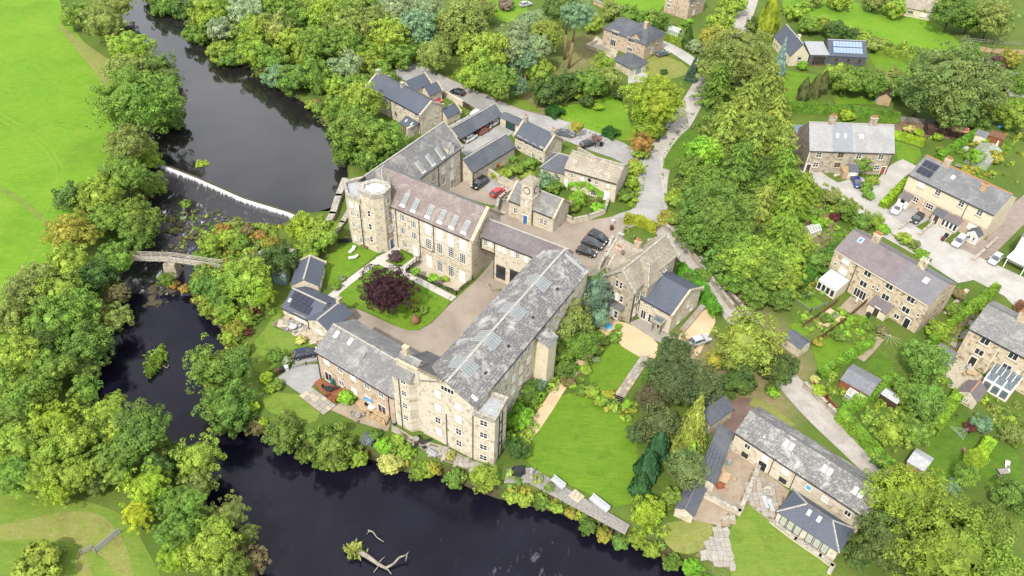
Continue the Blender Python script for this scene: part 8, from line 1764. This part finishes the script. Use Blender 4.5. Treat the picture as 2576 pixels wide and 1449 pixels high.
def fence(label, pts, h, m, panel=True, sp=1.8, name='fence', cat='fence', rails=(.35, .8), pales=False):
    q = [P(u, v, h*.5) for u, v in pts]; q = [Vector((a.x, a.y, gz(a.x, a.y)*0)) for a in q]; o = q[0]; t = thing(name, label, cat, (o.x, o.y, 0))
    for a, b in zip(q, q[1:]):
        L = (b-a).length; k = max(1, int(L/sp))
        for i in range(k+1): p = a.lerp(b, i/k)-o; MB().box(p.x-.06, p.x+.06, p.y-.06, p.y+.06, -.2, h+.05).obj('post', m, t)
        if panel:
            for i in range(k): MB().bar(a.lerp(b, (i+.04)/k)-o+Vector((0, 0, .06)), a.lerp(b, (i+.96)/k)-o+Vector((0, 0, .06)), .04, h-.1).obj('fence_panel', m, t)
        else:
            for z in rails: MB().bar(a-o+Vector((0, 0, z*h)), b-o+Vector((0, 0, z*h)), .05, .11).obj('rail', m, t)
    return t
fence('long brown timber fence between the terrace gardens', [(2186, 752), (2130, 800), (2080, 838), (2034, 866)], 1.3, BROWN)
fence('second timber fence above the yellow patio', [(2108, 755), (2060, 792), (2020, 818)], 1.2, BROWN)
fence('red-brown fence along the lane side of the shed garden', [(2045, 965), (2080, 1000), (2110, 1036)], 1.2, REDB)
fence('dark board fence beside the mill tower', [(850, 606), (884, 604)], 1.2, DARKM)
fence('grey lattice fence beside the navy car', [(738, 922), (770, 915), (800, 908)], .9, GREYW, False, 1.3)
fence('iron railing round the sunken mill patio', [(1022, 680), (1085, 708), (1148, 737), (1190, 700)], 1.0, IRON, False, 1.5, rails=(.2, .55, .95))
fence('iron stair railing by the mill patio', [(1056, 648), (1022, 678)], 1.0, IRON, False, 1.0, rails=(.5, .95))
fence('rail fence on the grass strip by the carport', [(1128, 316), (1180, 288), (1186, 276)], .9, IRON, False, 2.0)
fence('timber fence at the road end', [(1000, 164), (1040, 150)], 1.3, BROWN, False, 1.6)
fence('pale fence along the top right garden', [(2435, 118), (2500, 128), (2576, 132)], 1.5, TAN)
fence('grey fence above the top right garden', [(2420, 98), (2500, 106), (2570, 112)], 1.3, GREYW, False)
fence('post fence behind the purple-roofed terrace', [(2310, 636), (2324, 646), (2342, 656)], 1.0, DBROWN, False, 2.4)
fence('long grey board fence behind the grey-roofed terrace', [(2258, 298), (2330, 305), (2420, 318)], 1.4, GREYW)
t = fence('five-barred field gate with a short fence at the meadow', [(204, 1390), (232, 1378)], 1.15, GREYW, False, 1.4, rails=(.25, .5, .75, .95))
t = fence('long galvanised field gate across the meadow track', [(238, 1386), (300, 1336)], 1.15, LEAD, False, 4.8, 'field_gate', 'gate', (.12, .3, .48, .66, .84, .98))
fence('rustic fence by the terrace gardens log pile', [(2008, 760), (2040, 782), (2080, 762)], .9, GREYW, False)

# ------------------------------------------------------------------ flagged paths, steps and slabs
def flags(label_name, u0, v0, u1, v1, width, nrow, ncol, m, z=.06, seed=1):
    """rows of separate flagstones between two survey points"""
    r = random.Random(seed); a, b = P(u0, v0, z), P(u1, v1, z); d = b-a; L = d.length; d.normalize(); s = Vector((-d.y, d.x, 0))
    base = ribbon(label_name, [(u0, v0), (u1, v1)], SOIL, width+.1, .105); z = .15
    for i in range(nrow):
        cuts = [0]+sorted(j/ncol+r.uniform(-.09, .09) for j in range(1, ncol))+[1]
        for j in range(ncol):
            x0, x1 = L*i/nrow+.03, L*(i+1)/nrow-.03; y0, y1 = (cuts[j]-.5)*width+.03, (cuts[j+1]-.5)*width-.03; h = z+.02*r.random()
            mb = MB(); q = [a+d*x0+s*y0, a+d*x1+s*y0, a+d*x1+s*y1, a+d*x0+s*y1]; mb.v += [(p.x, p.y, .01) for p in q]+[(p.x, p.y, h) for p in q]
            for f_ in ((4, 5, 6, 7), (0, 1, 5, 4), (1, 2, 6, 5), (2, 3, 7, 6), (3, 0, 4, 7)): mb.f.append(f_); mb.m.append(0)
            mb.obj('flagstone', m[r.randrange(len(m))], base)
STN = [PAVE, PAVE_B, PAVE_Y, ground_mat('grey_flag', (.3, .28, .24), (.36, .34, .3), (.24, .22, .19), .9, 5)]
flags('flagged_path', 1626, 896, 1556, 1000, 1.7, 15, 3, STN, .1, 1)
st_ = thing('garden_steps', 'flight of worn stone steps between the two lawns', 'steps', tuple(P(1556, 1002)), 0); MI = MW_(st_).inverted(); a, b = P(1556, 1002), P(1544, 1026); d = (b-a).normalized(); s = Vector((-d.y, d.x, 0)); L = (b-a).length
for i in range(7):
    mb = MB(); q = [a+d*(L*i/7+.02)-s*.85, a+d*(L*(i+1)/7)-s*.85, a+d*(L*(i+1)/7)+s*.85, a+d*(L*i/7+.02)+s*.85]; q = [MI @ x for x in q]; h = .62-.08*i; mb.v += [(p.x, p.y, 0) for p in q]+[(p.x, p.y, h) for p in q]
    for f_ in ((4, 5, 6, 7), (7, 6, 5, 4), (0, 1, 5, 4), (1, 2, 6, 5), (2, 3, 7, 6), (3, 0, 4, 7)): mb.f.append(f_); mb.m.append(0)
    mb.obj('step', COPE_G, st_)
flags('slab_path', 2462, 792, 2398, 872, 1.5, 8, 1, [PAVE], .08, 2)
flags('stepping_stone_path', 2434, 728, 2378, 790, .8, 6, 1, [PAVE_Y], .08, 3)
flags('slab_path', 768, 985, 830, 1032, 2.6, 6, 3, [PAVE_Y, PAVE], .08, 4)
flags('slab_path', 1716, 832, 1770, 768, 1.1, 8, 1, [PAVE, PAVE_B], .09, 5)
def crazy(name, pts, step, m, z=.09, seed=1, inset=.03):
    """irregular paving: one object per stone"""
    r = random.Random(seed); q = wp(pts, z); base = sheet(name, pts, SOIL, .105, 0); z = .14; x0, y0 = q.min(0); x1, y1 = q.max(0); nx_, ny_ = int((x1-x0)/step)+2, int((y1-y0)/step)+2
    g = [[(x0+(i+r.uniform(-.3, .3))*step, y0+(j+r.uniform(-.3, .3))*step) for j in range(ny_)] for i in range(nx_)]
    for i in range(nx_-1):
        for j in range(ny_-1):
            c = [g[i][j], g[i+1][j], g[i+1][j+1], g[i][j+1]]; cx = sum(p[0] for p in c)/4; cy = sum(p[1] for p in c)/4
            if not inside(q, np.array([cx]), np.array([cy]))[0]: continue
            k = 1-inset*2; cc = [(cx+(x-cx)*k, cy+(y-cy)*k) for x, y in c]; h = z+.025*r.random(); mb = MB(); mb.v += [(x, y, .02) for x, y in cc]+[(x, y, h) for x, y in cc]
            for f_ in ((4, 5, 6, 7), (0, 1, 5, 4), (1, 2, 6, 5), (2, 3, 7, 6), (3, 0, 4, 7)): mb.f.append(f_); mb.m.append(0)
            mb.obj('paving_stone', m[r.randrange(len(m))], base)
crazy('fan_path', [(1804, 1316), (1833, 1330), (1838, 1380), (1846, 1438), (1800, 1420), (1750, 1398), (1790, 1352)], .75, [PAVE, STN[3]], .1, 1)
crazy('crazy_paving', [(1895, 1178), (1978, 1236), (1963, 1285), (1936, 1306), (1880, 1264), (1838, 1322), (1806, 1316), (1860, 1262)], .85, [PAVE_B, PAVE, STN[3]], .1, 2)
crazy('stone_terrace', [(1000, 1080), (1040, 1104), (1110, 1124), (1190, 1162), (1236, 1178), (1196, 1188), (1120, 1158), (1040, 1116)], .9, [PAVE, STN[3]], .1, 3)
crazy('cottage_patio', [(684, 815), (720, 794), (815, 838), (798, 866), (760, 848)], .95, [PAVE, PAVE_Y], .1, 4)
crazy('conservatory_terrace_paving', [(2372, 920), (2420, 902), (2474, 950), (2440, 998), (2386, 970)], .85, [PAVE_Y], .1, 5)
for lb, u, v, th, m in (('orange planter on the barn patio', 1812, 1222, 20, REDB), ('blue plastic pool beside the gravel path', 1530, 822, 0, SKYB), ('green tank behind the glasshouse frame', 2478, 462, -40, GREEN_D), ('blue tarpaulin heap behind the terraces', 2518, 320, 0, BLUEF), ('white junk heap by the terrace sheds', 2430, 375, 10, GREYF), ('pile of grey rubble by the terrace end', 2372, 400, 30, PAVE)):
    p = P(u, v, .05); t = thing({'blue plastic pool': 'paddling_pool'}.get(lb[:17], 'garden_clutter'), lb, 'clutter', tuple(p), math.radians(th)); MB().prism([(-.8, -.5), (.1, -.62), (.8, -.4), (.72, .5), (-.1, .6), (-.75, .42)], 0, .5, top=.75).obj('body', m, t)
# vertical flat signpost and lamp at the road
p = P(1277, 250); t = thing('marker_post', 'white marker post on the access road verge', 'post', (p.x, p.y, 0)); MB().box(-.09, .09, -.09, .09, 0, 1.6).box(-.25, .25, -.05, .05, 1.25, 1.6).obj('post', WHITE, t)
p = P(1618, 370); t = thing('marker_post', 'white post at the lane corner under the orange tree', 'post', (p.x, p.y, 0)); MB().box(-.1, .1, -.1, .1, 0, 1.1).prism([(-.2, -.2), (.2, -.2), (.2, .2), (-.2, .2)], 1.1, 1.3, top=.4).obj('post', WHITE, t)
